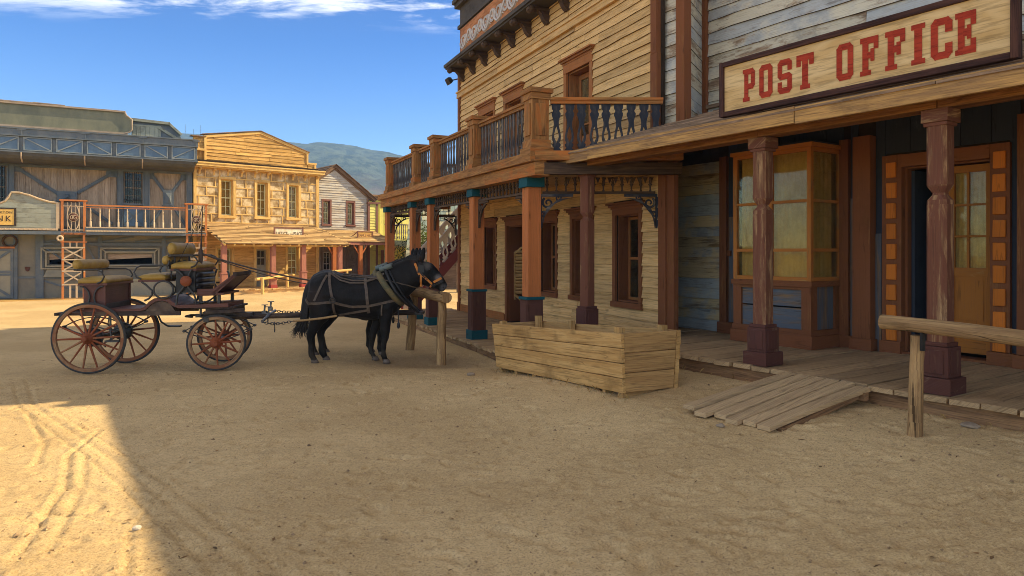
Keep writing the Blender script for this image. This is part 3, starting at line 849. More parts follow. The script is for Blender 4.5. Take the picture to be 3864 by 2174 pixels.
mb.bx(8.72, 8.90, -.05, .05, ZD, 3.0, .004); mb.bx(8.90, 9.06, -.02, .06, ZD, 3.0, .004)
OBS('corner_board', mb, M['trim'], sal)
mb = MB()
mb.bx(X0 + .12, 2.87, -.05, .03, ZD, .32, .003); mb.bx(4.13, 8.715, -.05, .03, ZD, .32, .003)
OBS('skirting', mb, M['trimlight'], sal)
mb = MB()
x = X0 - .06
while x < 8.8:
    q = min(x + R.uniform(2.2, 3.4), 8.8)
    mb.bx(x, q - .006, -.075, .02, 5.745, 5.87, .006); mb.bx(x, q - .004, -.1, .02, 5.87, 5.905, .004); x = q
OB('string_course', mb, M['siding'], sal)
for i, h in enumerate(gw):
    if i == 1: continue
    WINDOW(sal, *h, -.0, 'trim', 'trimlight', depth=.22, cols=1, rows=2, crown=True, glass='glassdk', w=.09)
# swing doors
a, b, c, d = gw[1]
mb = MB(); CASING(mb, a, b, c, d, 0, .1, .035, False); JAMB(mb, a, b, c, d, .02, .34, floor=False); CROWN(mb, a, b, d + .1, 0)
dr = OB('doorway', mb, M['trim'], sal)
for sg, xh in ((1, a + .03), (-1, b - .03)):
    mb = MB(); t = .28 * sg; U = Vector((math.cos(.7) * sg, math.sin(.7), 0)); o = Vector((xh, .14, 0)); W_ = .47
    for k in range(13):
        z = .78 + k * .075; f = .06 * math.sin(k * .5)
        mb.beam(o + U * .04 + Vector((0, 0, z)), o + U * (W_ - .04) + Vector((0, 0, z)), .035, .06, (U.y, -U.x, .9), .002)
    for uu in (.02, W_ - .02): mb.beam(o + U * uu + Vector((0, 0, .62)), o + U * uu + Vector((0, 0, 1.80 if uu > .1 else 1.68)), .035, .045, (0, 1, 0))
    mb.beam(o + U * .24 + Vector((0, 0, .68)), o + U * .24 + Vector((0, 0, 1.86)), .03, .03, (0, 1, 0))
    for zz_, sgn in ((1.66, 1), (.72, -1)):
        pts = [o + U * (W_ * i / 8) + Vector((0, 0, zz_ + sgn * .13 * math.sin(i / 8 * 3.14) ** 2)) for i in range(9)]
        mb.tube(pts, .03, 4, sm=False)
    OB('swing_door', mb, M['trough'], dr)
for i, (a, b, c, d) in enumerate(uw):
    mb = MB(); CASING(mb, a, b, c, d, 0, .1, .04, False, top=.16); CROWN(mb, a, b, d + .16, 0); JAMB(mb, a, b, c, d, .02, .3, floor=False)
    f = OB('balcony_door', mb, M['trimlight'], sal)
    mb = MB(); SASH(mb, a + .06, b - .06, c + .02, d - .04, .2, 2, 4, .09, .03, .04, meet=False); mb.bx(a + .1, b - .1, .215, .23, c + .05, c + .75); OB('door_leaf', mb, M['trimlight'], f)
    mb = MB(); mb.bx(a + .1, b - .1, .222, .226, c + .76, d - .1); OB('pane', mb, M['glass'], f)
# cornice, corbels, frieze
mb = MB()
mb.bx(-.14, 9.15, -.44, -.02, 6.43, 6.47, .003); mb.bx(-.16, 9.17, -.48, .02, 6.47, 6.545, .004); mb.bx(-.1, 9.1, -.38, .02, 6.545, 6.61, .004)
mb.bx(.1, 9.0, -.12, 0.1, 6.61, 8.45); mb.bx(.0, 9.1, -.24, .02, 8.0, 8.1); mb.bx(-.02, 9.12, -.3, .1, 8.1, 8.2); mb.bx(.04, 9.06, -.17, .02, 7.46, 7.54, .003); mb.bx(.06, 9, -.15, .02, 6.62, 6.72, .003)
OB('cornice', mb, M['frieze'], sal)
x = .12; cb = None
while x < 8.9:
    if cb is None:
        mb = MB(); w = .065
        prof = [(0, .0), (-.42, 0), (-.46, -.04), (-.46, -.09), (-.42, -.13), (-.36, -.12), (-.3, -.08), (-.24, -.09), (-.18, -.15), (-.13, -.25), (-.07, -.31), (-.03, -.32), (0, -.31)]
        mb.prism([(p[0], p[1]) for p in prof], (x + w, 0, 6.43), (0, 1, 0), (0, 0, 1), 2 * w)
        mb.lathe([(.0, -w - .015), (.06, -w - .012), (.06, w + .012), (0, w + .015)], (x, -.39, 6.355), 12, ax='x')
        cb = OB('corbel', mb, M['dkwood'], sal); cx0 = x
    else:
        c = cb.copy(); COL.objects.link(c); c.location = (x - cx0, 0, 0)
    x += .82
mb = MB(); mb.bx(.2, 8.9, -.142, -.121, 6.74, 7.42); pn = OB('frieze_panel', mb, M['scrollbg'], sal)
mb = MB(); x = .15
x = .45
while x < 8.7:
    Xd, Zd = (1, 0, 0), (0, 0, 1)
    SPIRAL(mb, (x, -.145, 7.06), Xd, Zd, .2, 1.6, .04, .02, 3.2, 1); SPIRAL(mb, (x + .42, -.145, 7.12), Xd, Zd, .18, 1.5, .036, .02, 0.2, -1)
    pts = [(x - .17 + t * .76, -.145, 7.06 + .16 * math.sin(t * 6.28 + 2.6)) for t in [i / 14 for i in range(15)]]
    mb.tube(pts, [.048 * (1 - .5 * abs(i / 7 - 1)) for i in range(15)], 5, sm=False)
    for k in range(4):
        a_ = k * 1.5 + .4; q = Vector((x + .2, -.145, 7.08)); mb.tube([q, q + Vector((.1 * math.cos(a_), 0, .1 * math.sin(a_))), q + Vector((.19 * math.cos(a_ + .5), 0, .19 * math.sin(a_ + .5)))], [.03, .035, .008], 5, sm=False)
    x += .78
OB('scrollwork', mb, M['scroll'], pn)
# porch: posts
PX = [7.93, 5.63, 2.97, 1.56, -.93]; PY = -1.72
T = lambda x: .012 * (8.2 - x)
for i, x in enumerate(PX):
    dz = T(x); dt = .03 if i else 0
    mb = MB(); mb.bx(x - .1, x + .1, PY - .1, PY + .1, 1.02, 2.62 + dz, .002)
    for sx in (-1, 1):
        for sy in (-1, 1): mb.bx(x + sx * .085 - .02, x + sx * .085 + .02, PY + sy * .085 - .02, PY + sy * .085 + .02, 1.02, 2.62 + dz, .001)
    SOFT(p := OB('porch_post', mb, M['orange'], sal), .006)
    mb = MB(); mb.bx(x - .125, x + .125, PY - .125, PY + .125, .3, .98, .002)
    for sx in (-1, 1):
        for ax_ in (0, 1):
            if ax_: mb.bx(x + sx * .127 - .006, x + sx * .127 + .006, PY - .09, PY + .09, .37, .92, .001)
            else: mb.bx(x - .09, x + .09, PY + sx * .127 - .006, PY + sx * .127 + .006, .37, .92, .001)
    OB('plinth', mb, M['plinth'], p)
    mb = MB(); mb.bx(x - .15, x + .15, PY - .15, PY + .15, .10, .30, .002); mb.bx(x - .148, x + .148, PY - .148, PY + .148, .98, 1.02, .002)
    mb.bx(x - .145, x + .145, PY - .145, PY + .145, 2.62 + dz, 2.79 + dz, .002)
    OBS('teal_band', mb, M['teal'], p, .006)
# balcony beams and floor
d_ = Vector((.397, .918, 0))                                     # the near end of the balcony runs back askew
NE = Vector((8.42, -1.95, 0)); SEND = NE + d_ * (1.95 / .918)
mb = MB()
xs = [-1.25, 1.4, 4.1, 6.5, 8.42]
for a, b in zip(xs, xs[1:]):
    mb.beam((a, -1.78, 2.85 + T(a)), (b - .004, -1.78, 2.85 + T(b)), .24, .19, j=.004); mb.beam((a, -1.84, 3.015 + T(a)), (b - .003, -1.84, 3.015 + T(b)), .26, .135, j=.004)
mb.beam((-1.25, -1.93, 2.955 + T(-1.25)), (8.42, -1.93, 2.955), .05, .028, j=.002)
mb.beam((-1.15, -1.6, 2.85 + T(-1)), (-1.15, 0, 2.85 + T(-1)), .2, .2); mb.beam((-1.15, -1.6, 3.02 + T(-1)), (-1.15, 0, 3.02 + T(-1)), .22, .13)
nn = Vector((d_.y, -d_.x, 0))
mb.beam(NE - nn * .12 + d_ * .05 + Vector((0, 0, 3.03)), SEND - nn * .12 + Vector((0, 0, 3.03)), .2, .13)
SOFT(OB('balcony_beam', mb, M['beam'], sal), .005)
mb = MB(); mb.beam(NE - nn * .16 + d_ * .1 + Vector((0, 0, 2.855)), SEND - nn * .16 + Vector((0, 0, 2.855)), .16, .16, j=.003)
OB('end_beam', mb, M['dkwood'], sal)
mb = MB(); x = -1.2
while x < 8.7:
    w = R.uniform(.13, .18); y0 = -1.85 if x < 8.3 else -1.85 + (x + w - 8.4) / d_.x * d_.y
    if y0 < -.05: mb.bx(x, x + w - .008, y0, -.02, 3.04 + T(x), 3.075 + T(x))
    x += w
mb.bx(-1.2, 8.3, -1.66, -.02, 2.93, 2.95)
OB('balcony_floor', mb, M['deck'], sal)
# spindle friezes and brackets
for a, b in zip(PX[1:], PX[:-1]):
    mb = MB(); p, q = Vector((a + .15, PY, T(a))), Vector((b - .15, PY, T(b)))
    SPINDLES(mb, p, q, 2.56, 2.77, .135, .03); z = Vector((0, 0, 2.55)); mb.beam(p + z, q + z, .06, .035)
    OB('spindle_frieze', mb, M['dkwood'], sal)
    for o, dx in ((p, (1, 0, 0)), (q, (-1, 0, 0))):
        mb = MB(); BRACKET(mb, o + Vector((-.05 if dx[0] > 0 else .05, 0, 2.53)), dx, .46); OB('fretwork_bracket', mb, M['dkwood'], sal)
for (p, q, gap) in ((Vector((PX[0], PY, 0)) + d_ * .16, Vector((PX[0], PY, 0)) + d_ * (1.72 / .918) - d_ * .06, .135), (Vector((PX[4], PY + .15, T(-1))), Vector((PX[4] + .55, -.1, T(-1))), .27)):
    mb = MB(); z = Vector((0, 0, 2.55)); SPINDLES(mb, p, q, 2.56, 2.78, gap, .026); mb.beam(p + z, q + z, .05, .035)
    dd = (q - p).normalized()
    if gap < .2:
        n = 16
        for k in range(4, n + 3):
            c = p + dd * ((q - p).length * k / (n + 3)); mb.prism([(0, 0), (.035, -.09), (.07, 0)], c + Vector((0, 0, 2.775)), dd, (0, 0, 1), .02)
    OB('spindle_frieze', mb, M['dkwood'], sal)
    for o, dx in ((p - dd * .05, dd), (q + dd * .05, -dd)):
        mb = MB(); BRACKET(mb, o + Vector((0, 0, 2.53)), dx, .5, .04); OB('fretwork_bracket', mb, M['navy'], sal)
# balustrade
NX = [8.1, 5.7, 3.35, 1.9, -.66]
nws = []
for x in NX:
    z0 = 3.085 + T(x); mb = MB(); w = .135
    mb.bx(x - w - .05, x + w + .05, PY - w - .05, PY + w + .05, z0, z0 + .09, .003); mb.bx(x - w - .02, x + w + .02, PY - w - .02, PY + w + .02, z0 + .09, z0 + .2, .003)
    mb.bx(x - w, x + w, PY - w, PY + w, z0 + .2, z0 + .8, .003)
    for sx in (-1, 1):
        mb.bx(x - .085, x + .085, PY + sx * (w + .008) - .01, PY + sx * (w + .008) + .01, z0 + .26, z0 + .72, .002); mb.bx(x + sx * (w + .008) - .01, x + sx * (w + .008) + .01, PY - .085, PY + .085, z0 + .26, z0 + .72, .002)
    mb.bx(x - w - .02, x + w + .02, PY - w - .02, PY + w + .02, z0 + .78, z0 + .87, .003); mb.bx(x - w - .05, x + w + .05, PY - w - .05, PY + w + .05, z0 + .87, z0 + .935, .004)
    SOFT(OB('newel', mb, M['beam'], sal), .005)
BALM = {}
for k, (a, b) in enumerate(list(zip(NX[1:], NX[:-1])) + [(None, None), ('end', None)]):
    if a is None: p = Vector((NX[0], PY, 0)) + d_ * .2; q = Vector((NX[0], PY, 0)) + d_ * (1.72 / .918 - .05)
    elif a == 'end': p = Vector((NX[4], PY + .2, T(-.66))); q = Vector((NX[4] + .35, -.02, T(-.66)))
    else: p, q = Vector((a + .14, PY, T(a))), Vector((b - .14, PY, T(b)))
    dd = (q - p); L = dd.length; dd.normalize()
    mb = MB(); mb.beam(p + Vector((0, 0, 3.845)), q + Vector((0, 0, 3.845)), .09, .05, j=.003); mb.beam(p + Vector((0, 0, 3.885)), q + Vector((0, 0, 3.885)), .15, .035, j=.003)
    mb.beam(p + Vector((0, 0, 3.102)), q + Vector((0, 0, 3.102)), .06, .03)
    rl = OB('balcony_rail', mb, M['beam'], sal)
    gap = .166 if a is None else .15
    n = max(1, int(L / gap)); key = (a is None)
    for i in range(n):
        c = p + dd * (L * (i + .5) / n)
        ang = math.atan2(dd.y, dd.x)
        if key not in BALM:
            mb = MB(); s_ = 1.12 if key else .72
            mb.strip([(z * .71, w * s_, h * s_) for z, w, h in BAL], (0, 0, 0), (1, 0, 0), (0, 0, 1), .028 if key else .02)
            o = OB('baluster', mb, M['navy'] if key else M['navyworn'], rl); BALM[key] = o.data
        else:
            o = bpy.data.objects.new('baluster', BALM[key]); COL.objects.link(o); o.parent = rl
        o.location = c + Vector((0, 0, 3.115)); o.rotation_euler = (0, R.uniform(-.02, .02), ang)
fl = THING('floodlight', 'small black floodlight on an arm under the far end of the saloon cornice', 'floodlight', SA.W(-.55, -.1, 6.3), SA.rz)
mb = MB(); mb.bx(-.13, .13, -.16, -.10, -.07, .1); mb.bx(-.1, .1, -.1, -.05, -.05, .08); OB('lamp_housing', mb, M['nail'], fl).rotation_euler = (.5, 0, 0)
mb = MB(); mb.tube([(0, -.1, 0), (.1, -.02, -.03), (.36, .1, -.03)], .018, 6); OB('arm', mb, M['nail'], fl)
bw1 = THING('boardwalk', 'low boardwalk of narrow dusty planks in front of the saloon', 'boardwalk', SA.W(0, 0), SA.rz)
mb = MB(); DECK(mb, -1.2, 8.95, -2.0, -.02, ZD, .135); OB('planking', mb, M['deck'], bw1)
mb = MB(); x = -1.2
while x < 8.9:
    q = min(x + R.uniform(2.2, 3.2), 8.95); mb.bx(x, q - .01, -1.97, -1.92, -.06, ZD - .045, .006); x = q
OB('skirt_board', mb, M['deckedge'], bw1)
# ------------------------------------------------------------------ the post office
pof = THING('post_office_building', 'weathered blue-grey clapboard post office with a porch roof on maroon posts', 'post office', PO.W(0, 0), PO.rz)
ZP = .47; XE = 12.0
bay = (1.6, 2.77, -.64)
door = (3.56, 4.49, ZP, 2.72)
mb = MB()
WALL(mb, -.3, XE, 0, 3.6, .03, .1, [(1.62, 2.75, 1.3, 2.98), door]); mb.bx(-.3, -.2, .1, 5, 0, 5.6); mb.bx(XE - .1, XE, .1, 5, 0, 5.6); mb.bx(-.3, XE, 5, 5.1, 0, 5.6)
mb.bx(-.2, XE - .1, .101, 5, .3, ZP - .01); mb.bx(-.2, XE - .1, .101, 5, 3.3, 3.4); mb.bx(.42, XE, .03, .1, 3.6, 5.75); mb.bx(.5, XE - .1, .1, 5, 5.5, 5.58)
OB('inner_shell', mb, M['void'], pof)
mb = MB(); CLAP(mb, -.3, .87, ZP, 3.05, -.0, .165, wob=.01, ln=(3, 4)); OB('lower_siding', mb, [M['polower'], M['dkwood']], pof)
mb = MB()
CLAP(mb, .62, XE, 3.62, 5.72, -.0, .172, wob=.02, ln=(1.6, 3.6)); OB('upper_siding', mb, [M['posiding'], M['dkwood']], pof)
mb = MB(); CLAP(mb, .40, .85, 3.3, 5.7, -.88, .172, wob=.008)
o = OB('side_siding', mb, [M['posiding'], M['dkwood']], pof)
mb = MB(); CLAP(mb, 0.02, .93, 3.4, 5.7, 0, .172, wob=.004, proud=.012)
o = OB('side_siding', mb, [M['posiding'], M['dkwood']], pof, (.965, -.85, 0), math.atan2(.85, -.465))
mb = MB(); mb.prism([(.1, .02), (.40, -.86), (.95, -.86), (.48, .02)], (0, 0, 5.72), (1, 0, 0), (0, 1, 0), 2.5); OB('bump_core', mb, M['void'], pof)
mb = MB()
mb.bx(.83, .985, -.94, -.80, 3.3, 5.74, .004); mb.bx(.46, .62, -.07, .02, 3.5, 5.74, .004); mb.bx(.45, .53, -.1, -.04, 3.5, 5.74, .004)
mb.bx(-.62, -.1, -.06, .05, ZP, 3.1, .004) if False else None
mb.bx(.87, .995, -.06, .03, ZP, 3.1, .004); mb.bx(.85, 1.12, -.085, .03, ZP, .63, .004); mb.bx(.995, 1.05, -.03, .03, 1.62, 1.7, .002)
mb.bx(2.78, 2.9, -.05, .03, ZP, 3.1, .004); mb.bx(2.78, 3.0, -.075, .03, ZP, .62, .004)
mb.bx(3.0, 3.22, -.12, .03, ZP + .14, 3.1, .004); mb.bx(2.97, 3.25, -.15, .03, ZP, ZP + .14, .004)
mb.bx(4.76, 5.0, -.1, .03, ZP + .14, 3.1, .004); mb.bx(4.73, 5.03, -.13, .03, ZP, ZP + .14, .004)
mb.bx(6.6, 6.85, -.1, .03, ZP, 3.1, .004)
OBS('pilaster', mb, M['trim'], pof)
mb = MB(); VBOARD(mb, .99, 1.66, ZP, 2.2, .02, .2); VBOARD(mb, 2.9, 3.0, ZP, 2.35, .02, .14); mb.bx(3.225, 3.3, -.01, .02, ZP, 1.9)
OB('blue_panel', mb, M['poblue'], pof)
mb = MB(); VBOARD(mb, .99, 1.66, 2.2, 3.4, .021, .2); VBOARD(mb, 2.9, 3.0, 2.35, 3.4, .02, .14); VBOARD(mb, 3.22, 3.34, ZP, 3.4, .025, .12); VBOARD(mb, 3.34, 4.68, 2.86, 3.4, .02, .3)
VBOARD(mb, 4.66, 4.76, ZP, 3.4, .022, .1); VBOARD(mb, 5.0, 6.6, ZP, 3.4, .022, .25); VBOARD(mb, 6.85, XE, ZP, 3.4, .022, .25); VBOARD(mb, 1.6, 2.8, 3.0, 3.4, .02, .25)
OB('dark_boarding', mb, M['podark'], pof)
# bay window
a, b, y = bay
mb = MB()
mb.bx(a, b, y, 0.02, ZP, ZP + .04); mb.bx(a - .03, b + .03, y - .03, .03, ZP, .63, .004); mb.bx(a - .01, b + .01, y - .012, .03, .63, .70, .004)
for x in (a, b - .13): mb.bx(x, x + .13, y, y + .13, .70, 1.24, .002)
mb.bx(a + .13, b - .13, y + .002, y + .1, 1.2, 1.24); mb.bx(a - .02, b + .02, y - .02, .03, 1.24, 1.31, .004)
mb.bx(b - .1, b, -.12, .03, .7, 1.24); mb.bx(a, a + .1, -.12, .03, .7, 1.24)
bw = OB('bay_window', mb, M['trim'], pof)
mb = MB()
for z0, z1 in ((.7, .965), (.985, 1.2)): mb.bx(a + .13, b - .13, y + .03, y + .06, z0, z1, 0, (1, 0, 0))
mb.bx(b - .05, b - .03, y + .13, -.12, .7, 1.24, 0, (0, 0, 1)); mb.bx(a + .03, a + .05, y + .13, -.12, .7, 1.24, 0, (0, 0, 1))
OB('lower_panel', mb, M['poblue'], bw)
mb = MB()
for x in (a, b - .055): mb.bx(x, x + .055, y, y + .055, 1.31, 2.98, .002)
mb.bx(2.17, 2.21, y + .002, y + .05, 1.31, 2.98)
for x in (a + .0, b - .045): mb.bx(x, x + .045, -.03, .02, 1.31, 2.98)
for z, h in ((1.335, .05), (1.70, .04), (2.315, .035), (2.955, .05)):
    mb.bx(a + .055, b - .055, y + .004, y + .046, z - h / 2, z + h / 2); mb.bx(b - .05, b - .006, y + .055, -.03, z - h / 2, z + h / 2); mb.bx(a + .006, a + .05, y + .055, -.03, z - h / 2, z + h / 2)
mb.bx(a - .03, b + .03, y - .03, .03, 2.98, 3.03, .003)
OB('window_frame', mb, M['poframe'], bw)
mb = MB(); mb.bx(a + .05, b - .05, y + .024, y + .028, 1.33, 2.96); mb.bx(b - .03, b - .026, y + .05, -.02, 1.33, 2.96); mb.bx(a + .026, a + .03, y + .05, -.02, 1.33, 2.96)
OB('pane', mb, M['glass'], bw)
mb = MB(); CURTAIN(mb, a + .07, b - .07, 1.34, 2.95, y + .1, .006, 9)
OB('curtain', mb, M['curtain'], bw)
mb = MB(); CURTAIN(mb, 0, .5, 1.34, 2.95, 0, .014, 6); OB('curtain', mb, M['curtain'], bw, (b - .09, y + .08, 0), RD(90))
mb = MB(); mb.bx(a, b, y, .05, 3.03, 3.06); OB('bay_top', mb, M['podark'], bw)
# doorway with block stiles
mb = MB()
mb.bx(3.33, 3.56, -.05, .03, ZP + .14, 2.83, .003); mb.bx(4.49, 4.68, -.05, .03, ZP + .14, 2.83, .003); mb.bx(3.56, 4.49, -.055, .03, 2.72, 2.83, .003)
mb.bx(3.31, 3.56, -.08, .03, ZP, ZP + .14, .003); mb.bx(4.47, 4.72, -.08, .03, ZP, ZP + .14, .003); mb.bx(3.56, 4.49, -.03, .2, ZP, ZP + .03)
mb.bx(3.56, 4.49, -.07, .04, 2.68, 2.72, .002); JAMB(mb, 3.56, 4.49, ZP + .03, 2.69, .03, .2, .03, floor=False)
dw = OB('doorway', mb, M['trim'], pof)
mb = MB()
for xa, xb in ((3.39, 3.505), (4.525, 4.645)):
    for k in range(9): mb.bx(xa, xb, -.078, -.048, 2.56 - k * .243, 2.745 - k * .243 - (.03 if k == 8 else 0), .004, (0, 0, 1))
OBS('stile_block', mb, M['poblock'], dw, .008)
mb = MB(); xa, xb = 4.03, 4.46
mb.bx(xa, xa + .06, .06, .1, .55, 2.64); mb.bx(xb - .05, xb, .06, .1, .55, 2.64); mb.bx(xa + .06, xb - .05, .062, .098, 2.56, 2.64); mb.bx(xa + .06, xb - .05, .062, .098, 1.40, 1.5); mb.bx(xa + .06, xb - .05, .062, .098, .55, .68)
mb.bx(4.215, 4.24, .065, .095, 1.5, 2.56)
for z in (1.85, 2.2): mb.bx(xa + .06, xb - .05, .065, .095, z - .012, z + .012)
mb.bx(xa + .06, xb - .05, .075, .085, .68, 1.4); mb.bx(xa + .09, xb - .08, .066, .08, .92, 1.36, .003)
lf = OB('door_leaf', mb, M['podoor'], dw)
mb = MB(); mb.bx(xa + .05, xb - .04, .08, .083, 1.48, 2.58); OB('pane', mb, M['glass'], lf)
mb = MB(); CURTAIN(mb, xa + .05, xb - .04, 1.48, 2.58, .12, .014, 5); OB('curtain', mb, M['curtain'], lf)
mb = MB(); mb.bx(3.6, 3.64, .1, .55, .55, 2.64); OB('door_leaf', mb, M['podark'], dw)
# posts, beam, roof
for i, x in enumerate((.19, 3.14, 4.93, 6.9)):
    Y_ = -2.06
    mb = MB(); s = .083
    prof = [(s, .9), (s, 2.08), (s * .97, 2.12), (s * .66, 2.16), (s * .62, 2.18), (s * .95, 2.235), (s, 2.25), (s, 2.76)]
    mb.lathe(prof, (x, Y_, 0), 4)
    SOFT(p := OB('porch_post', mb, M['popost'], pof), .022, 1)
    mb = MB(); mb.bx(x - .115, x + .115, Y_ - .115, Y_ + .115, .61, .87, .002); mb.bx(x - .1, x + .1, Y_ - .1, Y_ + .1, .87, .905, .002); mb.bx(x - .145, x + .145, Y_ - .145, Y_ + .145, ZP, .61, .003)
    for sg in (-1, 1):
        mb.bx(x - .08, x + .08, Y_ + sg * .118 - .006, Y_ + sg * .118 + .006, .64, .84, .001); mb.bx(x + sg * .118 - .006, x + sg * .118 + .006, Y_ - .08, Y_ + .08, .64, .84, .001)
    SOFT(OB('plinth', mb, M['poplinth'], p), .006)
    mb = MB(); mb.bx(x - .11, x + .11, Y_ - .11, Y_ + .11, 2.78, 2.895, .003); mb.bx(x - .095, x + .095, Y_ - .095, Y_ + .095, 2.75, 2.78, .002)
    SOFT(OB('post_cap', mb, M['popost'], p), .005)
mb = MB()
xs = [.0, 3.15, 4.95, XE]
for a, b in zip(xs, xs[1:]): mb.bx(a, b - .004, -2.16, -1.96, 2.895 + R.uniform(-.004, .004), 3.08, .003)
SOFT(OB('porch_beam', mb, M['pobeam'], pof), .005)
mb = MB()
xs = [-.02, .62, 3.76, 6.3, XE]
for k, (a, b) in enumerate(zip(xs, xs[1:])):
    o = .008 if k % 2 else 0
    mb.beam((a, -2.385 - o, 3.002 + o), (b - .006, -2.385 - o, 3.002 + o), .045, .165, rn=.4 + .1 * k)
OBS('fascia_board', mb, M['fascia'], pof, .004)
# porch roof: boards laid along the street, each lapping the one below
mb = MB()
RZ = lambda y: 3.05 + (y + 2.4) * .335
y = -2.42; lim = lambda yy: max(.0, -.53 + (yy + 2.5) * .664 + .04) if yy > -1.75 else 0.0
while y < 0:
    w = R.uniform(.17, .23); xa = lim(y + w) - (.03 if y < -1.9 else 0) + R.uniform(-.01, .02)
    x = xa
    while x < XE:
        q = min(x + R.uniform(1.6, 3.2), XE); j = R.uniform(-.008, .008)
        yb = min(y + w + .05, .02)
        A = [(x, y + j, RZ(y) + .022), (q - .01, y - j, RZ(y) + .022 + j * .6), (q - .01, yb, RZ(yb) + .004), (x, yb, RZ(yb) + .004)]
        mb.add([Vector(v) for v in A] + [Vector(v) - Vector((0, 0, .022)) for v in A], [(0, 1, 2, 3), (7, 6, 5, 4), (0, 4, 5, 1), (1, 5, 6, 2), (2, 6, 7, 3), (3, 7, 4, 0)], (1, 0, 0))
        x = q
    y += w
mb.bx(.62, XE, -.07, .01, RZ(-.05) + .03, RZ(-.05) + .09, .004)
OB('porch_roof', mb, M['roofboard'], pof)
mb = MB(); x = .5
while x < XE: mb.beam((x, -2.35, RZ(-2.35) - .06), (x, .02, RZ(0) - .06), .07, .1); x += .75
OB('rafter', mb, M['pobeam'], pof)
mb = MB(); mb.bx(.4, XE, -.1, .12, 5.72, 5.86, .003); mb.bx(.36, XE, -.18, .14, 5.86, 5.97, .003); OB('cornice', mb, M['trim'], pof)
# boardwalk
bw2 = THING('boardwalk', 'raised boardwalk of broad worn planks in front of the post office', 'boardwalk', PO.W(0, 0), PO.rz)
mb = MB(); DECK(mb, .05, XE, -2.27, .03, ZP, .235, .045, ragged=.022, gap=.02); OB('planking', mb, M['deck'], bw2)
mb = MB(); x = .05
while x < XE:
    q = min(x + R.uniform(1.5, 2.6), XE); mb.bx(x, q - .012, -2.2, -2.15, .05, ZP - .05, .008); x = q
OB('skirt_board', mb, M['deckedge'], bw2)
# sign
sg = THING('post_office_sign', 'long plywood sign with red slab letters reading POST OFFICE along the porch roof edge', 'sign', PO.W(2.73, -2.25, 3.16), PO.rz)
L_ = 2.86; Hs = .6
mb = MB(); mb.bx(.05, L_ - .05, -.0, .03, .05, Hs - .05, 0, (1, 0, 0), rn=.5); OB('board', mb, M['signply'], sg)
mb = MB()
mb.bx(0, .055, -.03, .05, 0, Hs, .002); mb.bx(L_ - .055, L_, -.03, .05, 0, Hs, .002); mb.bx(.055, L_ - .055, -.028, .05, 0, .055, .002); mb.bx(.055, L_ - .055, -.028, .05, Hs - .055, Hs, .002)
SOFT(OB('frame', mb, M['signframe'], sg), .006)
mb = MB()
for x in (.4, 1.5, 2.5): mb.beam((x, .04, .4), (x + .0, .6, .28), .04, .06)
OB('stay', mb, M['dkwood'], sg)


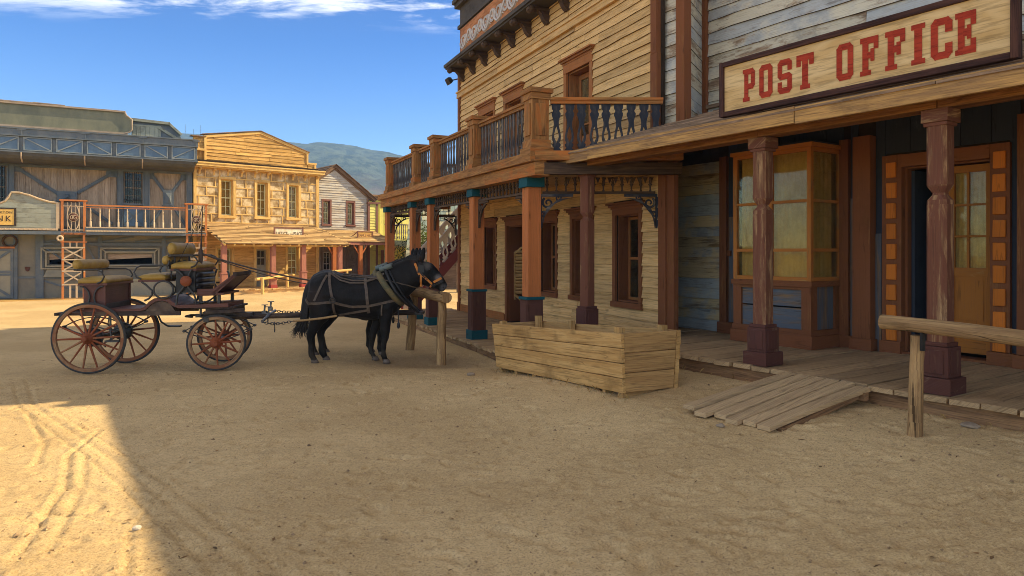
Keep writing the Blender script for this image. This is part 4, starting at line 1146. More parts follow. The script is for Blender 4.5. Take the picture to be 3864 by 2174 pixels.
def slab(ch):
    """block letters on a 6 x 10 grid, each a list of convex pieces"""
    r = lambda a, b, c, d: [(a, b), (c, b), (c, d), (a, d)]
    t = 1.7; f = .9
    L = {'P': [r(0, 0, 3.2, f), r(.8, f, .8 + t, 10 - f), r(0, 10 - f, 2.5, 10), [(2.5, 10), (2.5, 10 - 1.4), (4.4, 8.6), (5.0, 10)], [(5.0, 10), (4.4, 8.6), (4.3, 8.5), (6, 9)], [(6, 9), (4.3, 8.5), (4.3, 5.3), (6, 4.8)], [(6, 4.8), (4.3, 5.3), (4.2, 5.2), (5, 3.8)], [(5, 3.8), (4.2, 5.2), (2.5, 5.2), (2.5, 3.8)]],
         'O': [[(0, 1.1), (1.1, 0), (1.9, 1.4), (1.7, 1.6)], [(1.1, 0), (4.9, 0), (4.1, 1.4), (1.9, 1.4)], [(4.9, 0), (6, 1.1), (4.3, 1.6), (4.1, 1.4)], [(6, 1.1), (6, 8.9), (4.3, 8.4), (4.3, 1.6)], [(6, 8.9), (4.9, 10), (4.1, 8.6), (4.3, 8.4)], [(4.9, 10), (1.1, 10), (1.9, 8.6), (4.1, 8.6)], [(1.1, 10), (0, 8.9), (1.7, 8.4), (1.9, 8.6)], [(0, 8.9), (0, 1.1), (1.7, 1.6), (1.7, 8.4)]],
         'S': [r(0, .9, 1.5, 3.2), [(0, .9), (1, 0), (5, 0), (6, 1), (4.4, 1.4), (1.5, 1.4)], [(6, 1), (6, 5), (4.4, 4.5), (4.4, 1.4)], [(6, 5), (5, 5.8), (1.6, 5.6), (1.0, 4.3), (4.4, 4.3)], [(0, 5.2), (1.0, 4.3), (1.6, 5.6), (1.6, 8.6), (0, 9)], [(0, 9), (1.6, 8.6), (4.5, 8.6), (6, 9.1), (5, 10), (1, 10)], r(4.5, 6.9, 6, 9.1)],
         'T': [r(1.4, 0, 4.6, f), r(2.15, f, 3.85, 8.6), r(0, 8.6, 6, 10), r(0, 7, 1.2, 8.6), r(4.8, 7, 6, 8.6)],
         'F': [r(0, 0, 3.4, f), r(.8, f, .8 + t, 9.0), r(0, 9.0, 2.5, 10), r(2.5, 8.6, 6, 10), r(4.8, 6.9, 6, 8.6), r(2.5, 4.5, 4.6, 5.9), r(3.7, 3.7, 4.6, 4.5), r(3.7, 5.9, 4.6, 6.7)],
         'I': [r(0, 0, 3.4, f), r(.85, f, 2.55, 10 - f), r(0, 10 - f, 3.4, 10)],
         'E': [r(0, 0, 2.5, f), r(.8, f, .8 + t, 9.0), r(0, 9.0, 2.5, 10), r(2.5, 8.6, 6, 10), r(4.8, 6.9, 6, 8.6), r(2.5, 4.4, 4.6, 5.8), r(3.7, 3.6, 4.6, 4.4), r(3.7, 5.8, 4.6, 6.6), r(2.5, 0, 6, 1.4), r(4.8, 1.4, 6, 3.1)],
         'C': [[(0, 1.1), (1.1, 0), (1.9, 1.4), (1.7, 1.6)], [(1.1, 0), (4.9, 0), (4.1, 1.4), (1.9, 1.4)], [(4.9, 0), (6, 1.1), (4.3, 1.6), (4.1, 1.4)], [(6, 1.1), (6, 3.4), (4.3, 3.4), (4.3, 1.6)], [(6, 6.6), (6, 8.9), (4.3, 8.4), (4.3, 6.6)], [(6, 8.9), (4.9, 10), (4.1, 8.6), (4.3, 8.4)], [(4.9, 10), (1.1, 10), (1.9, 8.6), (4.1, 8.6)], [(1.1, 10), (0, 8.9), (1.7, 8.4), (1.9, 8.6)], [(0, 8.9), (0, 1.1), (1.7, 1.6), (1.7, 8.4)]]}
    return L[ch]


def GROW(p, e):
    """a convex piece fattened all round, as with a loaded brush"""
    out = []; n = len(p)
    for i in range(n):
        a, b, c = Vector(p[i - 1]), Vector(p[i]), Vector(p[(i + 1) % n]); d1, d2 = (b - a).normalized(), (c - b).normalized()
        if d1.cross(d2) < 0: pass
        n1, n2 = Vector((d1.y, -d1.x)), Vector((d2.y, -d2.x)); m = n1 + n2; k = m.dot(n1)
        out.append(tuple(b + m * min(e / max(k, .25), e * 1.6)))
    return out


LX = {0: (.30, .155), 1: (.51, .16), 2: (.73, .165), 3: (.945, .19), 4: (1.37, .165), 5: (1.60, .17), 6: (1.83, .175), 7: (2.055, .115), 8: (2.215, .17), 9: (2.405, .155)}
for k, ch in enumerate('POSTOFFICE'):
    x0, w = LX[k]; cw = 3.4 if ch == 'I' else 6.0; sx = w / cw; sz = .345 / 10
    mb = MB()
    for q, pc in enumerate(slab(ch)):
        pc = GROW(pc, .24); sx = w / (cw + .48); sz = .345 / 10.48
        vs = [(x0 + (px + .24) * sx, -.004 - .00025 * q, .118 + (pz + .24) * sz) for px, pz in pc]; mb.add(vs, [tuple(range(len(vs)))], (1, 0, 0), rn=.5)
    OB('letter', mb, M['signred'], sg)
# ------------------------------------------------------------------ lettering
def TEXT(name, s, h, loc, mat, parent, sx=1.0, ext=.004, space=1.0, rx=90, align='CENTER'):
    cu = bpy.data.curves.new('t', 'FONT'); cu.body = s; cu.size = h; cu.extrude = ext; cu.space_character = space; cu.align_x = align
    t = bpy.data.objects.new('t', cu); COL.objects.link(t); bpy.context.view_layer.update()
    me = bpy.data.meshes.new_from_object(t.evaluated_get(bpy.context.evaluated_depsgraph_get()))
    bpy.data.objects.remove(t); bpy.data.curves.remove(cu)
    me.name = name; me.materials.clear(); me.materials.append(mat)
    o = bpy.data.objects.new(name, me); COL.objects.link(o); o.parent = parent
    o.location = loc; o.rotation_euler = (RD(rx), 0, 0); o.scale = (sx, 1, 1); return o


def RIVETS(mb, p, q, gap, r=.014, out=(0, -1, 0)):
    p, q = Vector(p), Vector(q); n = max(1, int((q - p).length / gap)); o = Vector(out)
    a = o.orthogonal().normalized(); b = o.cross(a)
    for i in range(n + 1):
        c = p + (q - p) * (i / n); vs = [c + (a * math.cos(t) + b * math.sin(t)) * r for t in [k * 6.283 / 6 for k in range(6)]] + [c + o * r * .8]
        mb.add(vs, [(k, (k + 1) % 6, 6) for k in range(6)], (1, 0, 0), 0, True)


# ------------------------------------------------------------------ the bank
bk = THING('bank_building', 'long blue-grey riveted steel and board bank with orange lattice columns and a balcony', 'bank', BK.W(0, 0), BK.rz)
XL = -6.5
uwin = [(1.82, 2.52, 3.5, 4.72), (-2.5, -1.66, 3.2, 4.75)]
slot = [(1.36, 2.8, 1.24, 1.6), (-.46, .3, 1.24, 1.6)]
mb = MB(); WALL(mb, XL, 4.3, -.1, 2.3, 1.0, 1.1, slot); WALL(mb, XL, 4.3, 2.3, 5.9, 1.03, 1.1, uwin)
OB('wall', mb, M['bkshade'], bk)
mb = MB(); mb.bx(XL, XL + .1, 1.1, 7, -.1, 5.9); mb.bx(4.2, 4.3, 1.1, 7, -.1, 5.9); mb.bx(XL, 4.3, 7, 7.1, -.1, 5.9); mb.bx(XL + .1, 4.2, 1.1, 7, 5.8, 5.9); mb.bx(XL + .1, 4.2, 1.11, 7, 2.3, 2.4)
OB('inner_shell', mb, M['void'], bk)
mb = MB(); VBOARD(mb, XL, 4.12, 2.6, 4.82, 1.02, .185, uwin, batten=True); OB('board_wall', mb, M['bkboard'], bk)
mb = MB()                                                    # blue frame over the boards
for a, b in ((-1.64, -1.5), (1.66, 1.81), (2.53, 2.70), (4.0, 4.15), (-2.68, -2.52)):
    mb.bx(a, b, .90, 1.03, 2.6, 4.80, .002); mb.bx(a - .02, a, .86, 1.03, 2.6, 4.8); mb.bx(b, b + .02, .86, 1.03, 2.6, 4.8)
mb.bx(XL, 4.15, .88, 1.03, 4.68, 4.82)
OB('steel_frame', mb, M['bksteel'], bk)
for p, q in (((-1.38, 4.62), (-.2, 3.78)), ((1.5, 4.6), (.4, 3.82)), ((.4, 3.55), (1.5, 2.72)), ((-.2, 3.5), (-1.3, 2.72)), ((2.74, 4.68), (3.2, 4.0)), ((3.9, 4.62), (3.5, 4.0)), ((3.2, 3.45), (2.74, 2.7)), ((3.5, 3.45), (3.96, 2.7))):
    mb = MB(); mb.beam((p[0], .955, p[1]), (q[0], .955, q[1]), .05, .11, (0, 0, 1)); mb.beam((p[0], .93, p[1]), (q[0], .93, q[1]), .06, .03, (0, 0, 1))
    OB('diagonal_brace', mb, M['bksteel'], bk)
for a, b, c, d in ((-.22, .4, 3.5, 3.86), (3.17, 3.53, 3.42, 4.03)):
    mb = MB(); mb.bx(a, b, .86, 1.0, c, d, .003); mb.bx(a + .05, b - .05, .84, .87, c + .05, d - .05); cx_, cz_ = (a + b) / 2, (c + d) / 2
    mb.add([(cx_ - .1, .84, c + .08), (cx_ + .1, .84, c + .08), (cx_ + .1, .84, d - .1), (cx_ - .1, .84, d - .1), (cx_ + .04, .74, cz_)], [(0, 1, 4), (1, 2, 4), (2, 3, 4), (3, 0, 4)])
    RIVETS(mb, (a + .025, .86, c + .02), (a + .025, .86, d - .02), .08); RIVETS(mb, (b - .025, .86, c + .02), (b - .025, .86, d - .02), .08)
    OB('steel_boss', mb, M['bksteel'], bk)
for a, b, zc, zd in ((-1.5, -1.3, 4.5, 4.78), (1.3, 1.66, 4.45, 4.72), (2.7, 2.86, 4.45, 4.7), (3.78, 4.0, 4.45, 4.7)):
    mb = MB(); mb.bx(a, b, .95, 1.0, zc, zd); OB('gusset_plate', mb, M['bksteel'], bk)
for a, b, c, d in uwin:
    mb = MB(); mb.bx(a, a + .04, .98, 1.1, c, d); mb.bx(b - .04, b, .98, 1.1, c, d); mb.bx(a + .04, b - .04, .98, 1.1, d - .04, d); mb.bx(a - .02, b + .02, .9, 1.1, c - .06, c)
    w = OB('window', mb, M['bksteel'], bk)
    mb = MB(); n = 8
    for k in range(n): mb.tube([(a + .05 + (b - a - .1) * (k + .5) / n, 1.0, c), (a + .05 + (b - a - .1) * (k + .5) / n, 1.0, d - .04)], .012, 5)
    mb.bx(a, b, .99, 1.01, c + .12, c + .15); OB('bars', mb, M['nail'], w)
    mb = MB(); SASH(mb, a + .04, b - .04, c, d - .04, 1.06, 2, 4); OB('sash', mb, M['bkboard'], w)
    mb = MB(); mb.bx(a + .05, b - .05, 1.08, 1.085, c, d - .05); OB('pane', mb, M['glassdk'], w)
# panel under the barred window, on the balcony
mb = MB(); mb.bx(1.86, 2.5, .95, 1.0, 2.66, 3.4); OB('lower_panel', mb, M['bkpanel'], bk)
mb = MB(); mb.beam((1.9, .94, 3.3), (2.46, .94, 2.72), .02, .05); mb.beam((1.9, .935, 2.72), (2.46, .935, 3.3), .02, .05); OB('panel_cross', mb, M['bksteel'], bk)
# girder
g0, g1 = -.32, 1.0
mb = MB()
mb.bx(XL, 4.28, g0 + .05, 1.0, 5.0, 5.6); mb.bx(XL, 4.3, g0 - .02, .95, 5.6, 5.82); mb.bx(XL, 4.31, g0 - .06, .9, 5.82, 5.86); mb.bx(XL, 4.3, g0 - .05, .9, 5.575, 5.61); mb.bx(XL, 4.3, g0 - .02, .9, 5.03, 5.08)
for x in (-1.1, .73, 2.5, 4.24): mb.bx(x - .02, x + .02, g0 - .045, g0 - .01, 5.61, 5.86); mb.bx(x - .12, x + .12, g0 - .055, g0 - .02, 5.78, 5.83)
OB('girder', mb, M['bksteel'], bk)
mb = MB(); n = 6
pr = [(g0, 5.03), (g0 + .03, 4.93), (g0 + .12, 4.84), (g0 + .3, 4.77), (.5, 4.72), (.5, 4.95)]
mb.prism([(p[0], p[1]) for p in pr], (4.2, 0, 0), (0, 1, 0), (0, 0, 1), 4.2 - XL)
OB('cove', mb, M['bkcove'], bk)
mb = MB()
for x in (-1.12, .7, 2.48):
    mb.tube([(x, g0 - .02, 5.03), (x, g0 + .01, 4.93), (x, g0 + .1, 4.82), (x, g0 + .3, 4.74)], .025, 5)
OB('cove_rib', mb, M['bkboard'], bk)
px = [-5.6, -4.7, -3.8, -2.9, -2.02, -1.12, -.19, .71, 1.59, 2.48, 3.36, 4.26]
for i, (a, b) in enumerate(zip(px, px[1:])):
    mb = MB(); mb.bx(a + .09, b - .09, g0 + .03, g0 + .06, 5.14, 5.52); pn = OB('girder_panel', mb, M['bkpanel'], bk)
    mb = MB(); a_, b_ = a + .06, b - .06
    mb.bx(a_, a_ + .035, g0, g0 + .05, 5.1, 5.56); mb.bx(b_ - .035, b_, g0, g0 + .05, 5.1, 5.56); mb.bx(a_ + .035, b_ - .035, g0, g0 + .05, 5.1, 5.135); mb.bx(a_ + .035, b_ - .035, g0, g0 + .05, 5.525, 5.56)
    z0, z1 = (5.14, 5.52) if i % 2 == 0 else (5.52, 5.14)
    mb.beam((a + .1, g0 + .015, z0), (b - .1, g0 + .015, z1), .03, .035); OB('panel_frame', mb, M['bkframe'], pn)
# roof parapet
mb = MB()
pr = [(XL, 6.04), (1.92, 6.04), (1.95, 6.08), (2.06, 6.12), (2.12, 6.2), (2.12, 6.55), (2.05, 6.62), (1.96, 6.68), (1.9, 6.8), (XL, 6.86)]
mb.prism(pr, (0, .6, 0), (1, 0, 0), (0, 0, 1), .08); OB('roof_parapet', mb, M['bkroof'], bk)
mb = MB(); mb.bx(XL, 1.93, .52, .7, 6.80, 6.86, .004); mb.bx(XL, 2.0, .55, .7, 6.0, 6.07, .004)
mb.tube([(1.9, .56, 6.83), (1.96, .56, 6.7), (2.05, .56, 6.63), (2.14, .56, 6.56), (2.14, .56, 6.2), (2.06, .56, 6.1), (1.93, .56, 6.05)], .035, 5)
mb.beam((-2.6, .6, 6.89), (-.9, .6, 6.885), .12, .03); mb.beam((-.9, .6, 6.9), (.05, .6, 6.88), .12, .03)
x = XL
while x < 1.9: mb.bx(x, x + .22, .6, .75, 5.93, 6.0); x += .5
OB('parapet_trim', mb, M['bkboard'], bk)
mb = MB(); mb.prism([(2.12, 5.9), (3.85, 5.9), (3.72, 6.24), (3.36, 6.6), (2.12, 6.66)], (0, .9, 0), (1, 0, 0), (0, 0, 1), .1); OB('end_gable', mb, M['bksteel'], bk)
mb = MB(); VBOARD(mb, 2.14, 3.1, 5.95, 6.42, .89, .15); mb.beam((2.1, .84, 6.62), (3.4, .84, 6.57), .14, .1); mb.beam((3.36, .84, 6.58), (3.8, .84, 6.18), .14, .08); mb.beam((3.0, .86, 6.42), (3.7, .86, 5.98), .06, .1); mb.bx(2.1, 3.1, .86, .9, 6.4, 6.46)
OB('gable_trim', mb, M['bksign'], bk)
# balcony
mb = MB(); mb.bx(XL, 4.6, -.08, 1.0, 2.29, 2.40); mb.bx(.7, 3.9, -.1, 1.0, 2.40, 2.56); OB('balcony_slab', mb, M['bksteel'], bk)
mb = MB(); mb.bx(.72, 3.9, -.13, -.08, 2.40, 2.45); mb.bx(.72, 3.9, -.12, -.07, 2.53, 2.57); RIVETS(mb, (.76, -.13, 2.425), (3.86, -.13, 2.425), .085, .018); OB('balcony_moulding', mb, M['bkcream'], bk)
mb = MB(); mb.beam((.72, 0, 3.33), (3.9, 0, 3.33), .07, .05); mb.beam((.72, 0, 3.25), (3.9, 0, 3.25), .04, .025); rail = OB('balcony_rail', mb, M['bkorange'], bk)
bd = None
for k in range(11):
    x = .86 + k * .285
    if bd is None:
        mb = MB(); mb.lathe([(.035, 0), (.035, .2), (.018, .22), (.03, .26), (.022, .32), (.026, .45), (.018, .54), (.03, .57), (.018, .6), (.022, .68)], (0, 0, 0), 8); o = OB('baluster', mb, M['bkcream'], rail); bd = o.data
    else: o = bpy.data.objects.new('baluster', bd); COL.objects.link(o); o.parent = rail
    o.location = (x, 0, 2.565)
for x0 in (0, 3.92):
    x1 = x0 + .7; mb = MB()
    for x in (x0, x1 - .07): mb.bx(x, x + .07, -.05, .02, .05, 2.3, .002); mb.bx(x + .0, x + .02, .02, .18, .05, 2.3)
    mb.bx(x0 - .02, x1 + .02, -.08, .2, 2.29, 2.36); mb.bx(x0 - .03, x1 + .05, -.09, .2, 2.02, 2.05)
    for x in (x0 - .02, x1 - .06): mb.bx(x, x + .08, -.06, .02, 2.36, 3.48, .002)
    mb.bx(x0 - .06, x1 + .06, -.1, .2, 3.46, 3.51)
    col = OB('lattice_column', mb, M['bkorange'], bk)
    mb = MB(); a, b = x0 + .06, x1 - .06
    for z in (.55, 1.02, 1.42, 1.84): mb.bx(a - .05, b + .05, -.06, -.03, z - .025, z + .025)
    for (za, zb) in ((.6, 1.0), (1.06, 1.4), (1.46, 1.82)):
        mb.beam((a, -.04, za), (b, -.04, zb), .015, .045); mb.beam((a, -.03, zb), (b, -.03, za), .015, .045)
    for k in (1, 2): mb.bx(a + (b - a) * k / 3 - .025, a + (b - a) * k / 3 + .025, -.05, -.03, 1.84, 2.02); mb.bx(a + (b - a) * k / 3 - .03, a + (b - a) * k / 3 + .03, -.05, -.03, .06, .55)
    for k in range(1, 5): mb.bx(a + (b - a) * k / 5 - .015, a + (b - a) * k / 5 + .015, -.05, -.03, 2.4, 3.42)
    mb.bx(a, b, -.055, -.03, 2.44, 2.475); mb.bx(a, b, -.055, -.03, 3.27, 3.3)
    cx_, cz_ = (a + b) / 2, 2.9
    for sg_ in (-1, 1): mb.tube([(cx_ + sg_ * (.05 + .13 * math.sin(t)), -.06, cz_ + .42 * math.cos(t)) for t in [i / 12 * 3.1416 for i in range(13)]], .02, 4, sm=False)
    RIVETS(mb, (a, -.06, 3.285), (b, -.06, 3.285), .12, .016); RIVETS(mb, (a, -.06, 2.458), (b, -.06, 2.458), .12, .016)
    OB('ironwork', mb, M['bkcream'], col)
    mb = MB(); mb.lathe([(.0, -.085), (.13, -.08), (.13, -.05), (0, -.05)], (cx_, 0, cz_), 20, ax='y'); OB('medallion', mb, M['plinth'], col)
    mb = MB()
    for k in range(22): t = k / 22 * 6.283; RIVETS(mb, (cx_ + .145 * math.cos(t), -.07, cz_ + .145 * math.sin(t)), (cx_ + .145 * math.cos(t), -.07, cz_ + .145 * math.sin(t)), 1, .02)
    mb.tube([(cx_ + .145 * math.cos(t), -.06, cz_ + .145 * math.sin(t)) for t in [k / 22 * 6.283 for k in range(22)]], .016, 5, closed=True)
    OB('bead_ring', mb, M['bkcream'], col)
    for s, dx in (('C', -.05), ('R', 0), ('G', .05)): TEXT('monogram', s, .2, (cx_ + dx, -.088, cz_ - .072), M['bkcream'], col, .8)
    if x0 == 0:
        mb = MB(); mb.tube([(x0 - .04 + .075 * math.cos(t), -.09, 2.16 + .075 * math.sin(t)) for t in [k / 18 * 6.283 for k in range(18)]], .034, 7, closed=True); OB('ring_boss', mb, M['bkcream'], col)
# shaped parapet over the bank door
pr = [(-5.1, 2.44), (-.1, 2.44), (-.1, 3.38), (-.35, 3.41), (-.65, 3.5), (-.95, 3.63), (-1.2, 3.70), (-1.42, 3.71), (-1.5, 3.55), (-1.6, 3.4), (-1.8, 3.29), (-2.1, 3.25), (-3.1, 3.25), (-3.4, 3.29), (-3.6, 3.4), (-3.7, 3.55), (-3.78, 3.71), (-4.0, 3.7), (-4.25, 3.63), (-4.55, 3.5), (-4.85, 3.41), (-5.1, 3.38)]
mb = MB(); mb.prism(pr, (0, -.01, 0), (1, 0, 0), (0, 0, 1), .06); pp = OB('shaped_parapet', mb, M['bksign'], bk)
mb = MB()
for k in range(5): mb.bx(-5.05, -.15, -.024, -.008, 2.52 + k * .165, 2.52 + k * .165 + .158, .002)
OB('boarding', mb, M['bksign'], pp)
mb = MB(); mb.tube([(x, -.03, z) for x, z in pr[2:]], .035, 6); mb.bx(-5.1, -.1, -.06, 0, 2.43, 2.5); RIVETS(mb, (-5.0, -.06, 2.465), (-.15, -.06, 2.465), .13, .02)
for (a, b) in zip(pr[2:12], pr[3:12]): RIVETS(mb, (a[0], -.06, a[1]), (b[0], -.06, b[1]), .09, .016)
mb.bx(-.16, -.06, -.05, .03, 2.5, 3.4); OB('beaded_edge', mb, M['bkcream'], pp)
# ground floor: riveted frames, slots, door
mb = MB()
for x in (-1.44, -.8, -.68, 1.1, 3.2, 4.05): mb.bx(x - .06, x + .06, .93, 1.0, 0, 2.29)
mb.bx(-.68, 4.1, .94, 1.0, 1.92, 2.02); mb.bx(-1.4, -.8, .95, 1.0, .75, .82); mb.bx(-.68, 1.1, .95, 1.0, .72, .8)
for a, b in ((-.6, 1.04), (1.16, 2.2), (2.24, 4.0)): mb.beam((a, .97, 2.06), (b, .97, 2.25), .03, .05)
mb.beam((-.66, .97, .68), (.9, .97, .08), .03, .06); mb.beam((-.65, .96, 1.9), (.2, .96, 1.2), .03, .06); mb.beam((1.0, .96, 1.25), (.7, .96, 1.88), .03, .06)
OB('riveted_frame', mb, M['bksteel'], bk)
for a, b, c, d in slot:
    mb = MB()
    for (e, y) in ((.2, .9), (.06, .86)):
        mb.bx(a - e - .05, a - e, y, 1.0, c - e * .6, d + e); mb.bx(b + e, b + e + .05, y, 1.0, c - e * .6, d + e); mb.bx(a - e - .05, b + e + .05, y - .003, 1.0, d + e, d + e + .05); mb.bx(a - e - .05, b + e + .05, y - .003, 1.0, c - e * .6 - .05, c - e * .6)
    for sx, xx in ((-1, a), (1, b)): mb.beam((xx + sx * .22, .9, d + .22), (xx + sx * .04, .88, d + .05), .03, .04)
    RIVETS(mb, (a - .085, .86, c), (a - .085, .86, d), .09); RIVETS(mb, (b + .085, .86, c), (b + .085, .86, d), .09); RIVETS(mb, (a, .857, d + .085), (b, .857, d + .085), .09); RIVETS(mb, (a, .857, c - .06), (b, .857, c - .06), .09)
    w = OB('slot_window', mb, M['bklight'], bk)
    mb = MB(); mb.add([(a, 1.02, d), (b, 1.02, d), (b, 1.02, d - .12), (a, 1.02, d - .2)], [(3, 2, 1, 0)]); OB('shutter', mb, M['bkboard'], w)
mb = MB(); mb.add([(-.62, .82, .8), (.5, .82, .8), (.4, .98, 1.12), (-.5, .98, 1.12), (-.62, .99, .8), (.5, .99, .8)], [(0, 1, 2, 3), (4, 0, 3), (1, 5, 2)]); OB('sloping_apron', mb, M['bklight'], bk)
mb = MB()
mb.bx(1.1, 4.1, .55, 1.0, .04, .62); mb.bx(1.06, 4.14, .5, 1.0, .62, .68)
for a, b in ((1.2, 2.05), (2.2, 3.0), (3.15, 4.0)):
    for z in (.14, .44): RIVETS(mb, (a, .55, z), (b, .55, z), .055, .018)
    for x in (a, b): RIVETS(mb, (x, .55, .14), (x, .55, .44), .06, .018)
RIVETS(mb, (1.1, .55, .57), (4.1, .55, .57), .08, .018); OB('riveted_plinth', mb, M['bklight'], bk)
mb = MB(); mb.bx(-2.6, -1.5, .94, .99, .07, 1.8); d_r = OB('bank_door', mb, M['bklight'], bk)
mb = MB()
for x in (-2.6, -1.58): mb.bx(x, x + .08, .91, .94, .07, 1.8)
for z in (.07, .86, .96, 1.72): mb.bx(-2.52, -1.58, .912, .94, z, z + .07)
mb.beam((-2.5, .92, 1.0), (-1.6, .92, 1.72), .02, .08); mb.beam((-2.5, .92, .86), (-1.6, .92, .14), .02, .08); RIVETS(mb, (-1.54, .91, .1), (-1.54, .91, 1.76), .1)
OB('door_frame', mb, M['bksteel'], d_r)
mb = MB(); mb.bx(-2.65, -1.46, .88, 1.0, 1.81, 1.87); OB('lintel', mb, M['bkorange'], d_r)
for x in (-1.6, -2.15):
    mb = MB(); mb.tube([(x + .2 * math.cos(t), .93, 2.06 + .2 * math.sin(t)) for t in [k / 24 * 6.283 for k in range(24)]], .04, 8, closed=True); OB('ring_moulding', mb, M['dkwood'], bk)
mb = MB(); mb.prism([(-1.18, 1.16), (-1.15, 1.02), (-1.1, 1.0), (-1.05, 1.02), (-1.02, 1.16)], (0, .97, 0), (1, 0, 0), (0, 0, 1), .03); OB('wall_emblem', mb, M['plinth'], bk)
mb = MB(); mb.bx(XL, 4.3, -.25, 1.0, -.05, .045); OB('step', mb, M['jpwood'], bk)
bs = THING('bank_sign', 'yellow board with black frame and hand-painted BANK lettering on the shaped parapet', 'sign', BK.W(-2.35, -.03, 2.56), BK.rz)
mb = MB(); mb.bx(-1.0, 1.0, -.02, .02, .03, .57); OB('board', mb, M['signyel'], bs)
mb = MB(); mb.bx(-1.06, 1.06, -.03, .02, 0, .03); mb.bx(-1.06, 1.06, -.03, .02, .57, .61); mb.bx(-1.06, -1.0, -.029, .02, .03, .57); mb.bx(1.0, 1.06, -.029, .02, .03, .57); OB('frame', mb, M['ink'], bs)
TEXT('lettering', 'BANK', .27, (.93, -.024, .16), M['ink'], bs, .98, .003, 1.35, align='RIGHT')
TEXT('lettering', 'OF BRAXTON', .115, (.96, -.024, .42), M['ink'], bs, 1.0, .003, 1.15, align='RIGHT')
# ------------------------------------------------------------------ justice of the peace
jp = THING('justice_office_building', 'sunlit ochre office with block-patterned plaster front, gabled parapet and a sagging shake porch', 'office building', JP.W(0, 0), JP.rz)
G = .1; DK = .27
jw = [(.99, 1.46, 3.14, 4.58), (2.42, 2.86, 3.14, 4.55), (3.76, 4.19, 3.14, 4.52)]
jl = [(.88, 1.42, .62, 1.85), (2.4, 2.86, DK, 1.82), (3.74, 4.2, .7, 1.95)]
mb = MB(); WALL(mb, -.02, 5.1, 0, 5.3, .0, .08, jw + jl); mb.bx(-.02, .06, .08, 5, 0, 5.3); mb.bx(5.02, 5.1, .08, 5, 0, 5.3); mb.bx(0, 5.1, 5, 5.1, 0, 5.3); mb.bx(.06, 5.02, .08, 5, 5.2, 5.3); mb.bx(.06, 5.02, .081, 5, 2.6, 2.7); mb.bx(.06, 5.02, .081, 5, .1, .2)
OB('inner_shell', mb, M['void'], jp)
mb = MB(); WALL(mb, 0, 5.08, 2.7, 5.0, -.03, -.002, [(a - .02, b + .02, c - .02, d + .02) for a, b, c, d in jw]); OB('plaster_front', mb, M['jpstucco'], jp)
mb = MB(); zs = [2.86, 3.2, 3.54, 3.9, 4.26, 4.62, 4.96]; bt = .018
for k, z in enumerate(zs):
    iv = [(0.05, 5.05)]
    for a, b, c, d in jw:
        if c - .12 < z < d + .12: iv = cut(iv, a - .1, b + .1)
    for a, b in iv: mb.bx(a, b, -.055, -.028, z - bt, z + bt, .002)
    if k == len(zs) - 1: break
    x = .12 + (.3 if k % 2 else 0)
    while x < 5.0:
        xx = x + R.uniform(-.05, .05)
        if not any(a - .14 < xx < b + .14 and c - .12 < z + .15 < d + .12 for a, b, c, d in jw): mb.bx(xx - bt, xx + bt, -.054, -.028, z + bt, zs[k + 1] - bt, .002)
        x += R.uniform(.46, .66)
OB('batten', mb, M['jptrim'], jp)
for h in jw: WINDOW(jp, *h, -.03, 'jptrim', 'palegreen', depth=.2, cols=2, rows=4, w=.1, curtain='curtain', pr=.05)
mb = MB(); mb.bx(-.05, .06, -.08, .05, G, 5.0, .003); mb.bx(4.98, 5.12, -.08, .05, G, 5.0, .003); OB('corner_board', mb, M['jptrim'], jp)
mb = MB(); mb.bx(-.1, 5.2, -.28, .02, 4.98, 5.03, .004); mb.bx(-.14, 5.26, -.34, .02, 5.03, 5.14, .005); mb.bx(-.16, 5.3, -.37, .05, 5.14, 5.19, .005); OB('cornice', mb, M['jptrim'], jp)
cb = None
for k in range(10):
    x = .18 + k * .54
    if cb is None:
        mb = MB(); mb.prism([(0, 0), (-.24, 0), (-.25, -.06), (-.18, -.1), (-.1, -.09), (-.07, -.18), (-.04, -.25), (0, -.26)], (x + .04, 0, 4.98), (0, 1, 0), (0, 0, 1), .08); cb = OB('corbel', mb, M['jptrim'], jp); x00 = x
    else: c = cb.copy(); COL.objects.link(c); c.location = (x - x00, 0, 0)
ptop = lambda x: 6.27 + (x - .41) / 2.2 * .38 if x < 2.61 else 6.65 - (x - 2.61) / 2.05 * .66


def pspan(z):
    a = .43 if z < 6.25 else .41 + (z - 6.27) / .38 * 2.2
    b = 4.64 if z < 5.98 else 2.61 + (6.65 - z) / .66 * 2.05
    return (a, max(a, b)) if z < 6.62 else (2.6, 2.6)


mb = MB(); CLAP(mb, .43, 4.64, 5.19, 6.62, .1, .145, span=pspan, wob=.03, ln=(.8, 2.0), mi=0); CLAP(mb, .0, .42, 5.72, 6.2, .12, .14, ln=(1, 2)); CLAP(mb, 4.66, 5.0, 5.19, 5.5, .1, .1)
pa = OB('parapet', mb, [M['jpwood'], M['shake']], jp)
mb = MB(); mb.prism([(.42, 5.19), (4.66, 5.19), (4.66, 5.98), (2.61, 6.64), (.42, 6.26)], (0, .12, 0), (1, 0, 0), (0, 0, 1), .06); mb.bx(0, .42, .13, .2, 5.19, 6.2); mb.bx(4.66, 5.02, .12, .2, 5.19, 5.5); OB('parapet_back', mb, M['jpwood'], pa)
mb = MB()
mb.beam((.36, .08, 6.22), (2.62, .08, 6.61), .07, .1, j=.003); mb.beam((2.6, .08, 6.61), (4.7, .08, 5.94), .07, .1, j=.003); mb.bx(.38, .47, .04, .12, 5.2, 6.2, .003); mb.bx(4.6, 4.68, .04, .12, 5.45, 5.95, .003)
